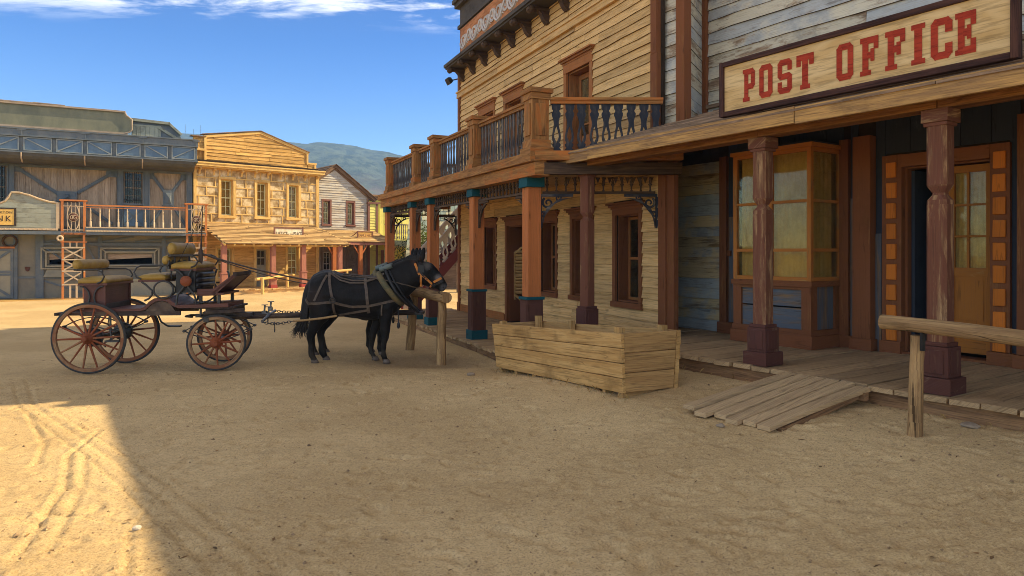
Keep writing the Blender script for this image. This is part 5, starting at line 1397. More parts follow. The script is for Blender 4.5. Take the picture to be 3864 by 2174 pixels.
mb.bx(4.6, 5.06, .03, .12, 5.48, 5.55, .003); mb.bx(4.96, 5.04, .04, .12, 5.2, 5.48, .003); mb.bx(-.06, .42, .02, .12, 5.66, 5.74, .003)
OB('parapet_trim', mb, M['jptrim'], pa)
mb = MB(); mb.beam((.3, .16, 6.31), (2.62, .16, 6.69), .3, .03); mb.beam((2.6, .16, 6.69), (4.74, .16, 5.99), .3, .03); mb.bx(-.1, .45, 0, .3, 6.2, 6.23); OB('coping', mb, M['shake'], pa)
# lower storey
mb = MB(); CLAP(mb, .06, 4.98, DK, 2.6, -.004, .17, [(a - .08, b + .08, c - .08, d + .1) for a, b, c, d in jl], wob=.01); OB('boarding', mb, [M['jpwood'], M['shake']], jp)
WINDOW(jp, *jl[0], -.0, 'jptrim', 'palegreen', depth=.16, cols=2, rows=4, w=.1, curtain='curtain', pr=.045)
WINDOW(jp, *jl[2], -.0, 'jptrim', 'palegreen', depth=.16, cols=2, rows=4, w=.11, curtain='curtain', pr=.045)
a, b, c, d = jl[1]
mb = MB(); CASING(mb, a, b, c, d, 0, .11, .045, False); JAMB(mb, a, b, c, d, .02, .16, floor=False); dr = OB('doorway', mb, M['jptrim'], jp)
mb = MB(); mb.bx(a + .02, b - .02, .1, .13, c, 1.1); SASH(mb, a + .02, b - .02, 1.1, d - .02, .09, 2, 2, .06); mb.bx(a + .1, b - .1, .092, .1, c + .12, .98, .003); lf = OB('door_leaf', mb, M['bklight'], dr)
mb = MB(); mb.bx(a + .07, b - .07, .11, .115, 1.15, d - .07); OB('pane', mb, M['glassdk'], lf)
mb = MB(); CURTAIN(mb, a + .05, b - .05, 1.15, d - .05, .17, .015, 5); OB('curtain', mb, M['curtain'], lf)
for i, x in enumerate((.6, 2.48, 3.73, 5.33)):
    mb = MB(); Y_ = -1.58; mb.bx(x - .09, x + .09, Y_ - .09, Y_ + .09, .9, 2.02, .003); mb.bx(x - .115, x + .115, Y_ - .115, Y_ + .115, .4, .87, .003); mb.bx(x - .14, x + .14, Y_ - .14, Y_ + .14, .87, .91, .002)
    p = OB('porch_post', mb, M['jppost'], jp); mb = MB(); mb.bx(x - .13, x + .13, Y_ - .13, Y_ + .13, DK - .02, .4, .003); OB('post_foot', mb, M['jpred'], p)
mb = MB(); DECK(mb, 0, 5.75, -1.85, 0, DK, .17, .05); mb.bx(0, 5.75, -1.8, -1.74, 0, DK - .05); OB('porch_deck', mb, M['jproof'], jp)


def SHAKES(mb, x0, x1, ya, za, yb, zb, rows, ln, th=.02, wob=.02, x0b=None, x1b=None):
    """laps of split boards from the low edge (ya,za) up to the high edge (yb,zb)"""
    for k in range(rows):
        f0, f1 = k / rows, min(1, (k + 1.35) / rows); x0k = x0 + ((x0b if x0b is not None else x0) - x0) * f0; x1k = x1 + ((x1b if x1b is not None else x1) - x1) * f0
        x = x0k + R.uniform(-.1, .1)
        s_ = R.uniform(0, 50)
        while x < x1k - .02:
            q = min(x + R.uniform(*ln), x1k + R.uniform(-.05, .08)); e0, e1 = R.uniform(-wob, wob), R.uniform(-wob, wob)
            if q - x < .04: break
            n = max(1, int((q - x) / .5)); vs = []
            for i in range(n + 1):
                t = i / n; xx = x + (q - x - .008) * t; w = e0 * (1 - t) + e1 * t + wob * mnoise.noise((xx * 1.4, s_, 3))
                y0, z0 = ya + (yb - ya) * f0 + w, za + (zb - za) * f0; y1, z1 = ya + (yb - ya) * f1, za + (zb - za) * f1
                l = abs(R.gauss(0, .006)); vs += [(xx, y0, z0 + th + l), (xx, y1, z1 + .004), (xx, y0, z0 + l)]
            fs = []
            for i in range(n): c = 3 * i; fs += [(c, c + 3, c + 4, c + 1)]
            m = 3 * n; fs += [(0, 1, 2), (m, m + 2, m + 1)]
            rn = R.random(); mb.add(vs, fs, (1, 0, 0), rn=rn); mb.add(vs, [(3 * i + 2, 3 * i + 5, 3 * i + 3, 3 * i) for i in range(n)], (1, 0, 0), 1, rn=rn); x = q  # butt faces take the darker slot, a painted shade line


mb = MB(); SHAKES(mb, .5, 5.62, -1.9, 1.99, -.0, 2.82, 15, (.7, 2.2), .036, .04, x0b=.2, x1b=4.9)
mb.add([(.5, -1.85, 1.98), (5.6, -1.85, 1.98), (5.0, .02, 2.78), (.2, .02, 2.78)], [(3, 2, 1, 0)]); OB('porch_roof', mb, [M['jproof'], M['shakelapshade']], jp)
mb = MB(); x = .55
while x < 5.6:
    f = min(1, (5.62 - x) / .72 + .12); mb.beam((x, -1.86, 1.955), (x, -1.86 + 1.81 * f, 1.955 + .76 * f), .06, .06); x += .36
mb.bx(.5, 5.6, -1.66, -1.5, 1.9, 1.96); OB('rafter', mb, M['jptrim'], jp)
js = THING('justice_sign', 'weathered white board lettered JUSTICE OF THE PEACE on the shake porch roof', 'sign', JP.W(3.37, -1.0, 2.2), JP.rz)
mb = MB(); mb.bx(-.58, .58, 0, .03, .02, .46); OB('board', mb, SURF('flaking_white_board', (.80, .76, .62), (.62, .48, .28), sc=5, rough=.85), js)
mb = MB(); mb.bx(-.62, -.57, -.02, .04, 0, .5); mb.bx(.57, .62, -.02, .04, 0, .5); mb.bx(-.57, .57, -.018, .04, .44, .49); mb.bx(-.57, .57, -.018, .04, -.01, .02); OB('frame', mb, M['gabletrim'], js)
TEXT('lettering', 'JUSTICE', .25, (-.55, -.003, .14), M['ink'], js, .58, .002, 1.0, align='LEFT'); TEXT('lettering', 'OF THE', .11, (-.09, -.003, .16), M['ink'], js, .72, .002, 1.0, align='LEFT'); TEXT('lettering', 'PEACE', .25, (.55, -.003, .14), M['ink'], js, .5, .002, 1.0, align='RIGHT')

# ------------------------------------------------------------------ dance hall
dh = THING('dance_hall_building', 'grey gabled clapboard dance hall with plum window frames beside the ochre office', 'dance hall', JP.W(5.12, .6), JP.rz)
W1 = 2.72
dw_ = [(.5, .82, 2.94, 3.98), (1.68, 2.0, 2.94, 3.95)]; dlo = [(.5, .9, .6, 1.72), (1.72, 2.2, .27, 1.82)]
gt = lambda x: 5.56 - (x - 1.05) * .71 if x > 1.05 else 5.56 - (1.05 - x) * .71
gspan = lambda z: (0 if z < 4.8 else max(0, 1.05 - (5.56 - z) / .71), W1 if z < 4.38 else max(1.05, 1.05 + (5.56 - z) / .71))
mb = MB(); WALL(mb, 0, W1, 0, 4.37, 0, .06, dw_ + dlo); mb.prism([(0, 4.37), (W1, 4.37), (1.05, 5.55), (0, 4.8)], (0, 0.0, 0), (1, 0, 0), (0, 0, 1), .06); mb.bx(0, .06, .06, 5, 0, 4.4); mb.bx(W1 - .06, W1, .06, 5, 0, 4.35); mb.bx(0, W1, 5, 5.06, 0, 4.4); mb.bx(.06, W1 - .06, .061, 5, 2.5, 2.6); mb.bx(.06, W1 - .06, .061, 5, .1, .2)
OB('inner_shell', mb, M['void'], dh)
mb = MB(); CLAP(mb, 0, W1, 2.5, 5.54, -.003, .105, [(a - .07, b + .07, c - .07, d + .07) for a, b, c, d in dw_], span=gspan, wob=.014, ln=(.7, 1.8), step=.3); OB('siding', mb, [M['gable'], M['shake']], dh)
mb = MB(); VBOARD(mb, 0, W1, .25, 2.5, 0, .14, dlo, batten=True); OB('porch_boarding', mb, M['dhporch'], dh)
for h in dw_: WINDOW(dh, *h, 0, 'gabletrim', 'palegreen', depth=.14, cols=2, rows=4, w=.075, curtain='curtain', pr=.04)
WINDOW(dh, *dlo[0], 0, 'dhporch', 'gable', depth=.1, cols=2, rows=4, w=.075, pr=.03)
mb = MB(); a, b, c, d = dlo[1]; CASING(mb, a, b, c, d, 0, .08, .04, False); JAMB(mb, a, b, c, d, .02, .14, floor=False); dr = OB('doorway', mb, M['dhporch'], dh)
mb = MB(); mb.bx(a + .03, b - .03, .08, .11, c, d - .02)
for x0, x1, z0, z1 in ((.07, .2, 1.05, 1.45), (.28, .41, 1.05, 1.45), (.07, .2, .1, .75), (.28, .41, .1, .75), (.07, .41, .82, .98)): mb.bx(a + x0, a + x1, .068, .082, c + z0, c + z1, .002)
OB('door_leaf', mb, M['dhporch'], dr)
mb = MB()
for sx, xe, ze in ((-1, -.35, 4.57), (1, 3.1, 4.11)):
    mb.beam((1.05, -.1, 5.57), (xe, -.1, ze), .06, .13, j=.003); mb.beam((1.05, -.03, 5.45), (xe, -.03, ze - .12), .04, .08)
mb.bx(W1 - .05, W1 + .05, -.05, .04, 2.5, 4.3); OB('barge_board', mb, M['shake'], dh)
mb = MB()
for sx, xe, ze in ((1, 3.16, 4.1), (-1, -.42, 4.56)):
    n = 9; p, q = Vector((xe, 0, ze + .03)), Vector((1.05, 0, 5.64))
    for k in range(n):
        c0, c1_ = p + (q - p) * (k / n), p + (q - p) * min(1, (k + 1.4) / n); y = -.2
        while y < 5:
            w = R.uniform(.1, .2); mb.add([(c0.x, y, c0.z + .045), (c0.x, y + w, c0.z + .045), (c1_.x, y + w, c1_.z + .01), (c1_.x, y, c1_.z + .01), (c0.x, y, c0.z), (c0.x, y + w, c0.z)], [(0, 1, 2, 3) if sx > 0 else (3, 2, 1, 0), (4, 5, 1, 0), (4, 0, 3), (1, 5, 2)], (c1_ - c0)); y += w + .006
OB('shake_roof', mb, M['shake'], dh)
mb = MB(); SHAKES(mb, .35, 3.05, -1.85, 2.12, -.02, 2.68, 9, (.5, 1.6), .034, .035); mb.add([(.35, -1.8, 2.1), (3.05, -1.8, 2.1), (3.05, 0, 2.65), (.35, 0, 2.65)], [(3, 2, 1, 0)]); OB('porch_roof', mb, [M['jproof'], M['shakelapshade']], dh)
mb = MB(); mb.bx(.3, 3.1, -1.8, -1.66, 2.0, 2.11, .003); OB('porch_beam', mb, M['jppost'], dh)
for x in (.18, 1.42, 2.95):
    mb = MB(); mb.bx(x - .075, x + .075, -1.8, -1.65, .2, 2.0, .003); mb.bx(x - .1, x + .1, -1.83, -1.62, .85, .89, .002)
    for s in (-1, 1): mb.beam((x + s * .04, -1.73, 1.55), (x + s * .32, -1.73, 1.98), .05, .05)
    OB('porch_post', mb, M['orange'], dh)
mb = MB(); DECK(mb, .6, 3.1, -1.9, 0, DK, .17, .05); mb.bx(.6, 3.1, -1.85, -1.8, 0, DK - .05); OB('porch_deck', mb, M['jproof'], dh)
ds = THING('dance_hall_sign', 'small faded board lettered DANCE HALL on the far porch roof', 'sign', JP.W(7.04, -.65, 2.28), JP.rz)
mb = MB(); mb.bx(-.36, .36, 0, .03, .02, .31); OB('board', mb, M['jpwood'], ds)
mb = MB(); mb.bx(-.39, -.355, -.02, .04, 0, .34); mb.bx(.355, .39, -.02, .04, 0, .34); mb.bx(-.355, .355, -.018, .04, .3, .34); mb.bx(-.355, .355, -.018, .04, -.01, .02); mb.beam((-.36, .02, .32), (-.5, .3, .1), .03, .03); OB('frame', mb, M['gabletrim'], ds)
TEXT('lettering', 'DANCE HALL', .2, (0, -.003, .09), M['gabletrim'], ds, .56, .002)

# ------------------------------------------------------------------ yellow house, far shed, stair, fence
yh = THING('yellow_house', 'lime-yellow two-storey house with pale green balcony behind the saloon porch', 'house', JP.W(7.84, .55), JP.rz)
mb = MB(); mb.bx(0, 6.2, .62, 5, 0, 4.35); mb.bx(0, .5, 0, .62, 0, 3.98); OB('inner_shell', mb, M['yellow'], yh)
mb = MB(); CLAP(mb, .06, .42, .2, 3.95, -.002, .13); CLAP(mb, .5, 6.1, .2, 2.2, .61, .14, [(1.05, 1.65, .55, 1.75), (3.2, 3.9, .4, 1.8)]); VBOARD(mb, .5, 6.1, 2.2, 4.3, .61, .24, [(2.3, 2.9, 2.4, 3.6)], batten=True); OB('boarding', mb, [M['yellow'], M['shake']], yh)
mb = MB()
for x in (0, .42): mb.bx(x - .02, x + .08, -.04, .06, .2, 3.97, .003)
mb.bx(-.06, .6, -.1, .1, 3.95, 4.03, .003); mb.bx(1.35, 1.45, .55, .62, 2.2, 3.3); mb.bx(.6, .7, .55, .62, .2, 2.2); OB('plum_trim', mb, M['gabletrim'], yh)
for a, b, c, d in ((1.1, 1.6, .6, 1.7), (3.25, 3.85, .4, 1.75)): WINDOW(yh, a, b, c, d, .58, 'gabletrim', 'gabletrim', depth=.02, cols=2, rows=4, w=.08, glass='glassdk')
mb = MB(); mb.bx(.45, 6.3, .3, 5, 4.34, 4.42); mb.beam((.4, .5, 4.3), (6.3, .5, 4.3), .1, .1); OB('roof', mb, M['shake'], yh)
mb = MB(); mb.bx(.5, 3.6, -.7, .6, 2.1, 2.22); mb.bx(.5, 3.65, -.74, -.68, 1.95, 2.24); mb.bx(3.6, 6.4, -.9, .6, 2.0, 2.08); OB('balcony_floor', mb, M['palegreen'], yh)
mb = MB(); mb.beam((.5, -.66, 2.98), (3.6, -.66, 2.98), .06, .05); mb.beam((.5, -.66, 2.3), (3.6, -.66, 2.3), .034, .035); rl = OB('balcony_rail', mb, M['stairpale'], yh)
mb = MB()
for k in range(26): mb.lathe([(.03, 0), (.03, .12), (.015, .16), (.035, .3), (.018, .5), (.03, .56), (.03, .66)], (.56 + k * .12, -.66, 2.31), 5)
OB('balusters_row', mb, M['stairpale'], rl)
for x in (.55, 2.0, 3.55):
    mb = MB(); mb.bx(x - .05, x + .05, -.7, -.6, .1, 2.1); OB('post', mb, M['palegreen'], yh)
sh = THING('shed', 'low shed with a long weathered green shake roof seen through the saloon porch', 'shed', Vector((-1.6, 29.5, 0)), RD(4))
mb = MB(); mb.bx(-2.6, 4, .3, 4, 0, 1.5); mb.bx(-2.4, 3.8, 3, 4, 1.5, 3.9); OB('wall', mb, M['fence'], sh)
mb = MB()
for k in range(6):
    f0, f1 = k / 6, (k + 1.25) / 6; x = -2.9
    while x < 4.2:
        w = R.uniform(.16, .34); y0, z0 = 0 + 3.0 * f0 + R.uniform(-.04, .04), 1.35 + 2.6 * f0; y1, z1 = 3.0 * f1, 1.35 + 2.6 * f1
        mb.add([(x, y0, z0 + .06), (x + w - .015, y0, z0 + .06), (x + w - .015, y1, z1 + .01), (x, y1, z1 + .01), (x, y0, z0), (x + w - .015, y0, z0)], [(0, 1, 2, 3), (4, 5, 1, 0), (4, 0, 3), (1, 5, 2)], (0, .75, .65)); x += w
OB('shake_roof', mb, M['greenshake'], sh)
fn = THING('board_fence', 'grey upright board fence across the lit yard behind the saloon stair', 'fence', Vector((-2.2, 27.5, .1)), RD(6))
mb = MB(); VBOARD(mb, 0, 6, -.1, 1.15, 0, .16, th=.03); OB('boarding', mb, M['fence'], fn)
mb = MB(); mb.bx(0, 6, .03, .08, .2, .3); mb.bx(0, 6, .03, .08, .9, 1.0); OB('fence_rail', mb, M['fence'], fn)
st = THING('outside_stair', 'steep outside stair with cut-out pinkish balusters and dark red stringer at the saloon end', 'stair', SA.W(-1.2, -1.15), SA.rz + RD(90))
# own frame: x runs up the stair, y towards the far side
sl_ = 1.08; Ls = 3.0
for k, yy in enumerate((0.0, 1.0)):
    mb = MB(); mb.beam((0, yy, .12), (Ls, yy, .12 + sl_ * Ls), .06, .24, (0, 0, 1)); sr = OB('stringer', mb, M['stairred'], st)
    mb = MB()
    n = 13
    for i in range(n):
        x = .12 + i * (Ls - .2) / (n - 1)
        mb.strip([(z * .78 - .02, w * 1.75, h * 1.9) for z, w, h in BAL], (x, yy, .28 + sl_ * x), (.82, 0, .82 * sl_ * .0), (0, 0, 1), .03)
    OB('sawn_balusters', mb, M['stairpale'], sr)
    mb = MB(); mb.beam((-.05, yy, 1.03), (Ls, yy, 1.06 + sl_ * Ls), .1, .05); mb.beam((-.05, yy, .95), (Ls, yy, .98 + sl_ * Ls), .05, .07); mb.bx(-.12, -.02, yy - .05, yy + .05, 0, 1.15); OB('handrail', mb, M['stairpale'], sr)
mb = MB()
for i in range(14):
    x = .1 + i * .21; mb.bx(x, x + .26, .03, .97, .1 + sl_ * x + .1, .13 + sl_ * x + .1)
OB('tread', mb, M['dkwood'], st)
# ------------------------------------------------------------------ the carriage (x forward, -y the near side)
CH = RD(6)
CRF = FR(-5.82, 10.0, math.cos(CH), math.sin(CH))
car = THING('horse_carriage', 'open four-wheeled horse carriage with red-brown spoked wheels and worn yellow leather seats', 'carriage', CRF.W(0, 0, 0), CH)


def WHEEL(r, n, x, y, sgn, yaw=0.0):
    """wheel in the xz plane of its own frame; sgn = side the hub cap looks to"""
    mb = MB(); t = .024
    prof = [(r - .028, -t), (r - .028, t), (r - .068, t), (r - .075, .0), (r - .068, -t), (r - .028, -t)]
    m = 48
    def ring(mb, prof, mi=0):
        vs = []; k_ = len(prof)
        for i in range(m):
            a = 6.28318 * i / m
            for rr, yy in prof: vs.append((rr * math.cos(a), yy, rr * math.sin(a)))
        fs = []; uvs = []
        for i in range(m):
            i2 = (i + 1) % m
            for k in range(k_):
                k2 = (k + 1) % k_; fs.append((i * k_ + k, i * k_ + k2, i2 * k_ + k2, i2 * k_ + k)); uvs.append([(i * .06, k * .03), (i * .06, k * .03 + .03), (i * .06 + .06, k * .03 + .03), (i * .06 + .06, k * .03)])
        mb.add(vs, fs, uvs=uvs, sm=False)
    ring(mb, prof[:5]); w = OB('wheel', mb, M['rim'], car, (x, y, r + .005), yaw)
    mb = MB(); ring(mb, [(r - .028, -.02), (r - .028, .02), (r - .012, .022), (r, .012), (r, -.012), (r - .012, -.022)]); OB('tyre', mb, M['tyre'], w)
    mb = MB(); off = R.uniform(0, .3)
    for i in range(n):
        a = 6.28318 * i / n + off; d = Vector((math.cos(a), 0, math.sin(a))); p, q = d * .05 + Vector((0, sgn * .03, 0)), d * (r - .07)
        mb.tube([p, p + (q - p) * .25, q], [.018, .016, .0115], 6)
    OB('spoke', mb, M['wheelw'], w)
    mb = MB(); mb.lathe([(.05, -.11), (.06, -.05), (.085, -.03), (.085, .03), (.06, .06), (.042, .1), (.042, .135), (.03, .15)] if sgn > 0 else [(.03, -.15), (.042, -.135), (.042, -.1), (.06, -.06), (.085, -.03), (.085, .03), (.06, .05), (.05, .11)], (0, 0, 0), 14, ax='y'); OB('hub', mb, M['wheelw'], w)
    if r > .45:
        mb = MB(); mb.lathe([(.0, -.02), (.13, -.02), (.13, .05), (0, .05)], (0, -sgn * .1, 0), 16, ax='y'); OB('brake_drum', mb, M['iron'], w)
    return w


RR, RF = .49, .395
FX, FYAW = 1.56, RD(9)
WHEEL(RR, 14, -.03, -.46, -1); WHEEL(RR, 14, .06, .46, 1)
fc, fs_ = math.cos(FYAW), math.sin(FYAW)
for s in (-1, 1): WHEEL(RF, 12, FX - s * .42 * fs_, .05 + s * .42 * fc, s, FYAW)
mb = MB(); mb.beam((-.03, -.46, RR), (.06, .46, RR), .045, .045); mb.beam((FX + .42 * fs_, .05 - .42 * fc, RF), (FX - .42 * fs_, .05 + .42 * fc, RF), .045, .045); OB('axle', mb, M['iron'], car)


def ELLIPTIC(mb, x0, x1, y, zc, h, yaw=None):
    for s in (-1, 1):
        pts = []
        for i in range(17):
            t = i / 16; x = x0 + (x1 - x0) * t; z = zc + s * h * (1 - (2 * t - 1) ** 2)
            yy = y
            if yaw: xx = x - FX; x, yy = FX + xx * fc - y * fs_, .05 + xx * fs_ + y * fc
            pts.append((x, yy, z))
        mb.tube(pts, .017, 4, sm=False, flat=.55)
    for x in (x0, x1):
        yy = y
        if yaw: xx = x - FX; x, yy = FX + xx * fc - y * fs_, .05 + xx * fs_ + y * fc
        mb.lathe([(.02, -.03), (.02, .03)], (x, yy, zc), 8, ax='y')


for y in (-.32, .34):
    mb = MB(); ELLIPTIC(mb, -.42, .40, y, .64, .13); OB('rear_spring', mb, M['iron'], car)
    mb = MB(); ELLIPTIC(mb, FX - .44, FX + .44, y * .9, .56, .13, True); OB('front_spring', mb, M['iron'], car)
mb = MB()
mb.tube([(FX + .02 + .31 * math.cos(a), .05 + .31 * math.sin(a), .75) for a in [k / 28 * 6.283 for k in range(28)]], .018, 6, closed=True)
mb.tube([(FX - .35, -.1, .74), (FX - .46, -.05, .745), (FX - .46, .15, .745), (FX - .35, .2, .74), (FX, .2, .74)], .016, 6)
mb.beam((FX - .3, -.12, .76), (FX + .45, .04, .76), .05, .05); mb.beam((FX - .3, .2, .76), (FX + .45, .14, .76), .05, .05); mb.beam((FX - .06, -.42, .72), (FX - .06, .5, .72), .07, .05)
mb.bx(FX - .1, FX + .1, -.12, .22, .76, .86)
OB('turntable', mb, M['iron'], car)
# frame and arched floor
mb = MB(); hw = .40
pr = [(-.16, .82), (.66, .835), (.73, .84), (1.0, .86), (1.1, .895), (1.79, .89), (1.79, .955), (1.12, .935), (1.06, .97), (.99, 1.025), (.9, 1.045), (.8, 1.03), (.73, .985), (.67, .915), (.62, .89), (-.16, .885)]
up = [(-.16, .885), (.2, .885), (.62, .89), (.67, .915), (.73, .985), (.8, 1.03), (.9, 1.045), (.99, 1.025), (1.06, .97), (1.12, .935), (1.4, .94), (1.79, .955)]
lo = [(-.16, .845), (.2, .85), (.62, .855), (.69, .88), (.75, .945), (.81, .985), (.9, 1.0), (.97, .98), (1.04, .925), (1.12, .89), (1.4, .895), (1.79, .9)]
vs = []
for (a, b) in zip(up, lo):
    for y in (-hw, hw): vs += [(a[0], y, a[1]), (b[0], y, b[1])]
fs = []
for i in range(len(up) - 1):
    a, b = 4 * i, 4 * i + 4
    fs += [(a, b, b + 2, a + 2)[::1], (a + 1, a + 3, b + 3, b + 1), (a, a + 1, b + 1, b), (a + 2, b + 2, b + 3, a + 3)]
m = 4 * (len(up) - 1); fs += [(0, 2, 3, 1), (m, m + 1, m + 3, m + 2)]
mb.add(vs, fs, (1, 0, 0)); fl_ = OB('floor_board', mb, M['cbody'], car)
mb = MB()
for y in (-.37, .37): mb.bx(-.18, 1.14, y - .025, y + .025, .79, .85); mb.prism([(.66, .84), (1.08, .84), (1.0, .96), (.9, .99), (.8, .97), (.72, .9)], (0, y - .01, 0), (1, 0, 0), (0, 0, 1), .02)
mb.bx(-.5, .0, -.05, .0, .80, .835); mb.bx(-.5, -.46, -.42, .42, .80, .84); mb.bx(-.46, -.1, -.4, -.36, .80, .84)
mb.bx(1.3, 1.85, -.36, .40, .875, .9); mb.bx(1.45, 1.82, -.30, .34, .80, .872, .004); mb.beam((1.4, -.2, .80), (2.0, -.05, .76), .1, .05); mb.beam((1.62, -.3, .83), (1.98, -.28, .85), .06, .05)
OB('chassis_rail', mb, M['cdark'], car)
# rear box and seats
mb = MB(); mb.bx(-.14, .14, -.38, .40, .885, 1.22, .004); mb.bx(-.16, .16, -.40, .42, 1.215, 1.245, .003)
mb.bx(.12, .155, -.395, -.37, .885, 1.215); mb.bx(.12, .155, .375, .41, .885, 1.215)
bx_ = OB('rear_box', mb, M['cbody'], car)
mb = MB()
for s, c_ in ((1, -.17), (-1, .13)): mb.tube([(c_ + s * .12 * math.cos(a), -.40, 1.05 + .15 * math.sin(a)) for a in [i / 14 * 3.1416 - 1.5708 for i in range(15)]], .012, 5)
mb.bx(.141, .15, -.37, .37, .89, .96); OB('strap_iron', mb, M['iron'], bx_)


def CUSHION(name, x0, x1, y0, y1, z0, z1, piping=True):
    mb = MB(); nx, ny = 8, 14; vs = []
    for i in range(nx + 1):
        for j in range(ny + 1):
            u, v = i / nx * 2 - 1, j / ny * 2 - 1
            e = (1 - u ** 6) * (1 - v ** 10); z = z0 + (z1 - z0) * (.55 + .45 * e + .05 * math.sin(j * 1.7 + i) * e)
            k = .94 + .06 * 1; vs.append((x0 + (x1 - x0) * (i / nx), y0 + (y1 - y0) * (j / ny), z))
    nv = ny + 1; fs = [(i * nv + j, (i + 1) * nv + j, (i + 1) * nv + j + 1, i * nv + j + 1) for i in range(nx) for j in range(ny)]
    edge = [i * nv for i in range(nx + 1)] + [nx * nv + j for j in range(1, nv)] + [i * nv + ny for i in range(nx - 1, -1, -1)] + [j for j in range(ny - 1, 0, -1)]
    b = len(vs); vs += [(vs[k][0], vs[k][1], z0) for k in edge]; ne = len(edge)
    fs += [(edge[k], b + k, b + (k + 1) % ne, edge[(k + 1) % ne]) for k in range(ne)] + [tuple(b + k for k in range(ne))[::-1]]
    mb.add(vs, fs, (0, 1, 0), 0, True)
    return mb


def BACKREST(x, y0, y1, z0, z1, lean):
    """roll-shaped padded back, lens-like in section"""
    mb = MB(); n = 12; secs = []
    zc, h = (z0 + z1) / 2, (z1 - z0) / 2
    for i in range(13):
        t = i / 12; y = y0 + (y1 - y0) * t; e = (1 - abs(2 * t - 1) ** 8) ** .5 if 0 < t < 1 else 0
        k = .9 + .1 * e
        secs.append(((x, y, zc), (.05 * k + .006 * math.sin(i * 2.1), 0, .05 * k * lean), (-h * k * lean * .5, 0, h * k)))
    mb.loft(secs, 16); return mb


for nm, x0, x1, z0, z1 in (('rear_seat', -.19, .17, 1.245, 1.335), ('facing_seat', .60, .95, 1.29, 1.375), ('driver_seat', 1.03, 1.36, 1.445, 1.54)):
    st_ = OB(nm, CUSHION('seat_cushion', x0, x1, -.42, .44, z0, z1), M['leather'], car)
    mb = MB(); mb.bx(x0 - .01, x1 + .01, -.41, .43, z0 - .03, z0, .003); OB('seat_board', mb, M['cbody'], st_)
OB('rear_backrest', BACKREST(-.21, -.44, .44, 1.432, 1.572, .2), M['leather'], car)
OB('facing_backrest', BACKREST(.955, -.42, .44, 1.49, 1.63, -.2), M['leather'], car)
OB('driver_backrest', BACKREST(1.03, -.42, .44, 1.635, 1.81, .25), M['leather'], car)
mb = MB()
def ARM(y, x0, x1, z, dz):
    s = 1 if x1 > x0 else -1
    mb.tube([(x0, y, z), (x0 + s * .1, y, z), (x1 - s * .06, y, z), (x1, y, z - .03), (x1 + s * .035, y, z - dz * .5), (x1, y, z - dz * .85), (x1 - s * .06, y, z - dz)], .012, 6)
for y in (-.43, .46):
    for a_ in ((y, -.24, .12, 1.43, .19), (y, 1.0, .58, 1.49, .19), (y, 1.0, 1.36, 1.63, .17)): mb = MB(); ARM(*a_); OB('arm_rail', mb, M['iron'], car)
mb = MB()
for x, z0, z1 in ((-.2, 1.24, 1.5), (.985, 1.3, 1.56), (1.03, 1.45, 1.72)):
    for y in (-.28, .3): mb.tube([(x, y, z0), (x, y, z1)], .012, 6)
mb.beam((.99, -.42, 1.50), (.99, .44, 1.50), .03, .12); mb.beam((-.2, -.44, 1.43), (-.2, .44, 1.43), .025, .03); mb.beam((1.02, -.44, 1.62), (1.02, .44, 1.62), .025, .03)
for y in (-.42, .44):
    mb.tube([(.64, y, 1.26), (.7, y, 1.22), (.78, y, 1.14), (.78, y, 1.08), (.74, y, 1.03), (.68, y, 1.0)], .014, 6)
    mb.tube([(.93 + .13 * math.cos(a), y, 1.15 + .12 * math.sin(a)) for a in [k / 24 * 6.283 for k in range(24)]], .013, 6, closed=True)
    mb.tube([(1.07, y, 1.43), (1.12, y, 1.42), (1.18, y, 1.36), (1.22, y, 1.28), (1.2, y, 1.18), (1.12, y, 1.08), (1.1, y, .94)], .016, 6)
    mb.tube([(1.31, y, 1.43), (1.28, y, 1.38), (1.24, y, 1.28), (1.26, y, 1.18), (1.34, y, 1.08), (1.36, y, 1.02), (1.36, y, .95)], .014, 6)
mb.tube([(1.38, .46, 1.42), (1.34, .46, 1.3), (1.34, .46, 1.2), (1.4, .46, 1.1), (1.46, .46, 1.05)], .015, 6)
OBS('seat_iron', mb, M['iron'], car)
mb = MB(); mb.bx(1.08, 1.34, -.38, .40, 1.10, 1.415, .006); bo = OB('driver_box', mb, M['blackl'], car)
mb = MB()
for k in range(3): mb.loft([((1.35, y, 1.35 - k * .075), (.03, 0, 0), (0, 0, .04)) for y in (-.36, -.12, .12, .38)], 10)
OB('quilted_apron', mb, M['blackl'], bo)
mb = MB(); mb.lathe([(0, -.045), (.07, -.045), (.075, -.03), (.075, 0)], (1.24, -.43, 1.27), 18, ax='y'); o = OB('red_disc', mb, M['wheelw'], bo); o.scale = (1, 1, 1)
mb = MB()
mb.prism([(1.36, 1.07), (1.6, 1.07), (1.88, 1.33), (1.86, 1.37), (1.58, 1.155), (1.36, 1.155)], (0, -.36, 0), (1, 0, 0), (0, 0, 1), .03); mb.prism([(1.36, 1.07), (1.6, 1.07), (1.88, 1.33), (1.86, 1.37), (1.58, 1.155), (1.36, 1.155)], (0, .40, 0), (1, 0, 0), (0, 0, 1), .03)
mb.beam((1.57, .02, 1.09), (1.87, .02, 1.345), .76, .025, (0, 0, 1)); mb.bx(1.36, 1.6, -.35, .4, 1.06, 1.085); mb.bx(1.58, 1.72, -.36, .4, 1.07, 1.1)
OB('footboard', mb, M['cbody'], car)
mb = MB(); mb.beam((1.85, .02, 1.365), (1.90, .02, 1.37), .78, .05); OB('footboard_edge', mb, M['cdark'], car)
mb = MB()
for x in (1.39, 1.64):
    for y in (-.3, .34): mb.bx(x - .02, x + .02, y - .02, y + .02, .93, 1.07)
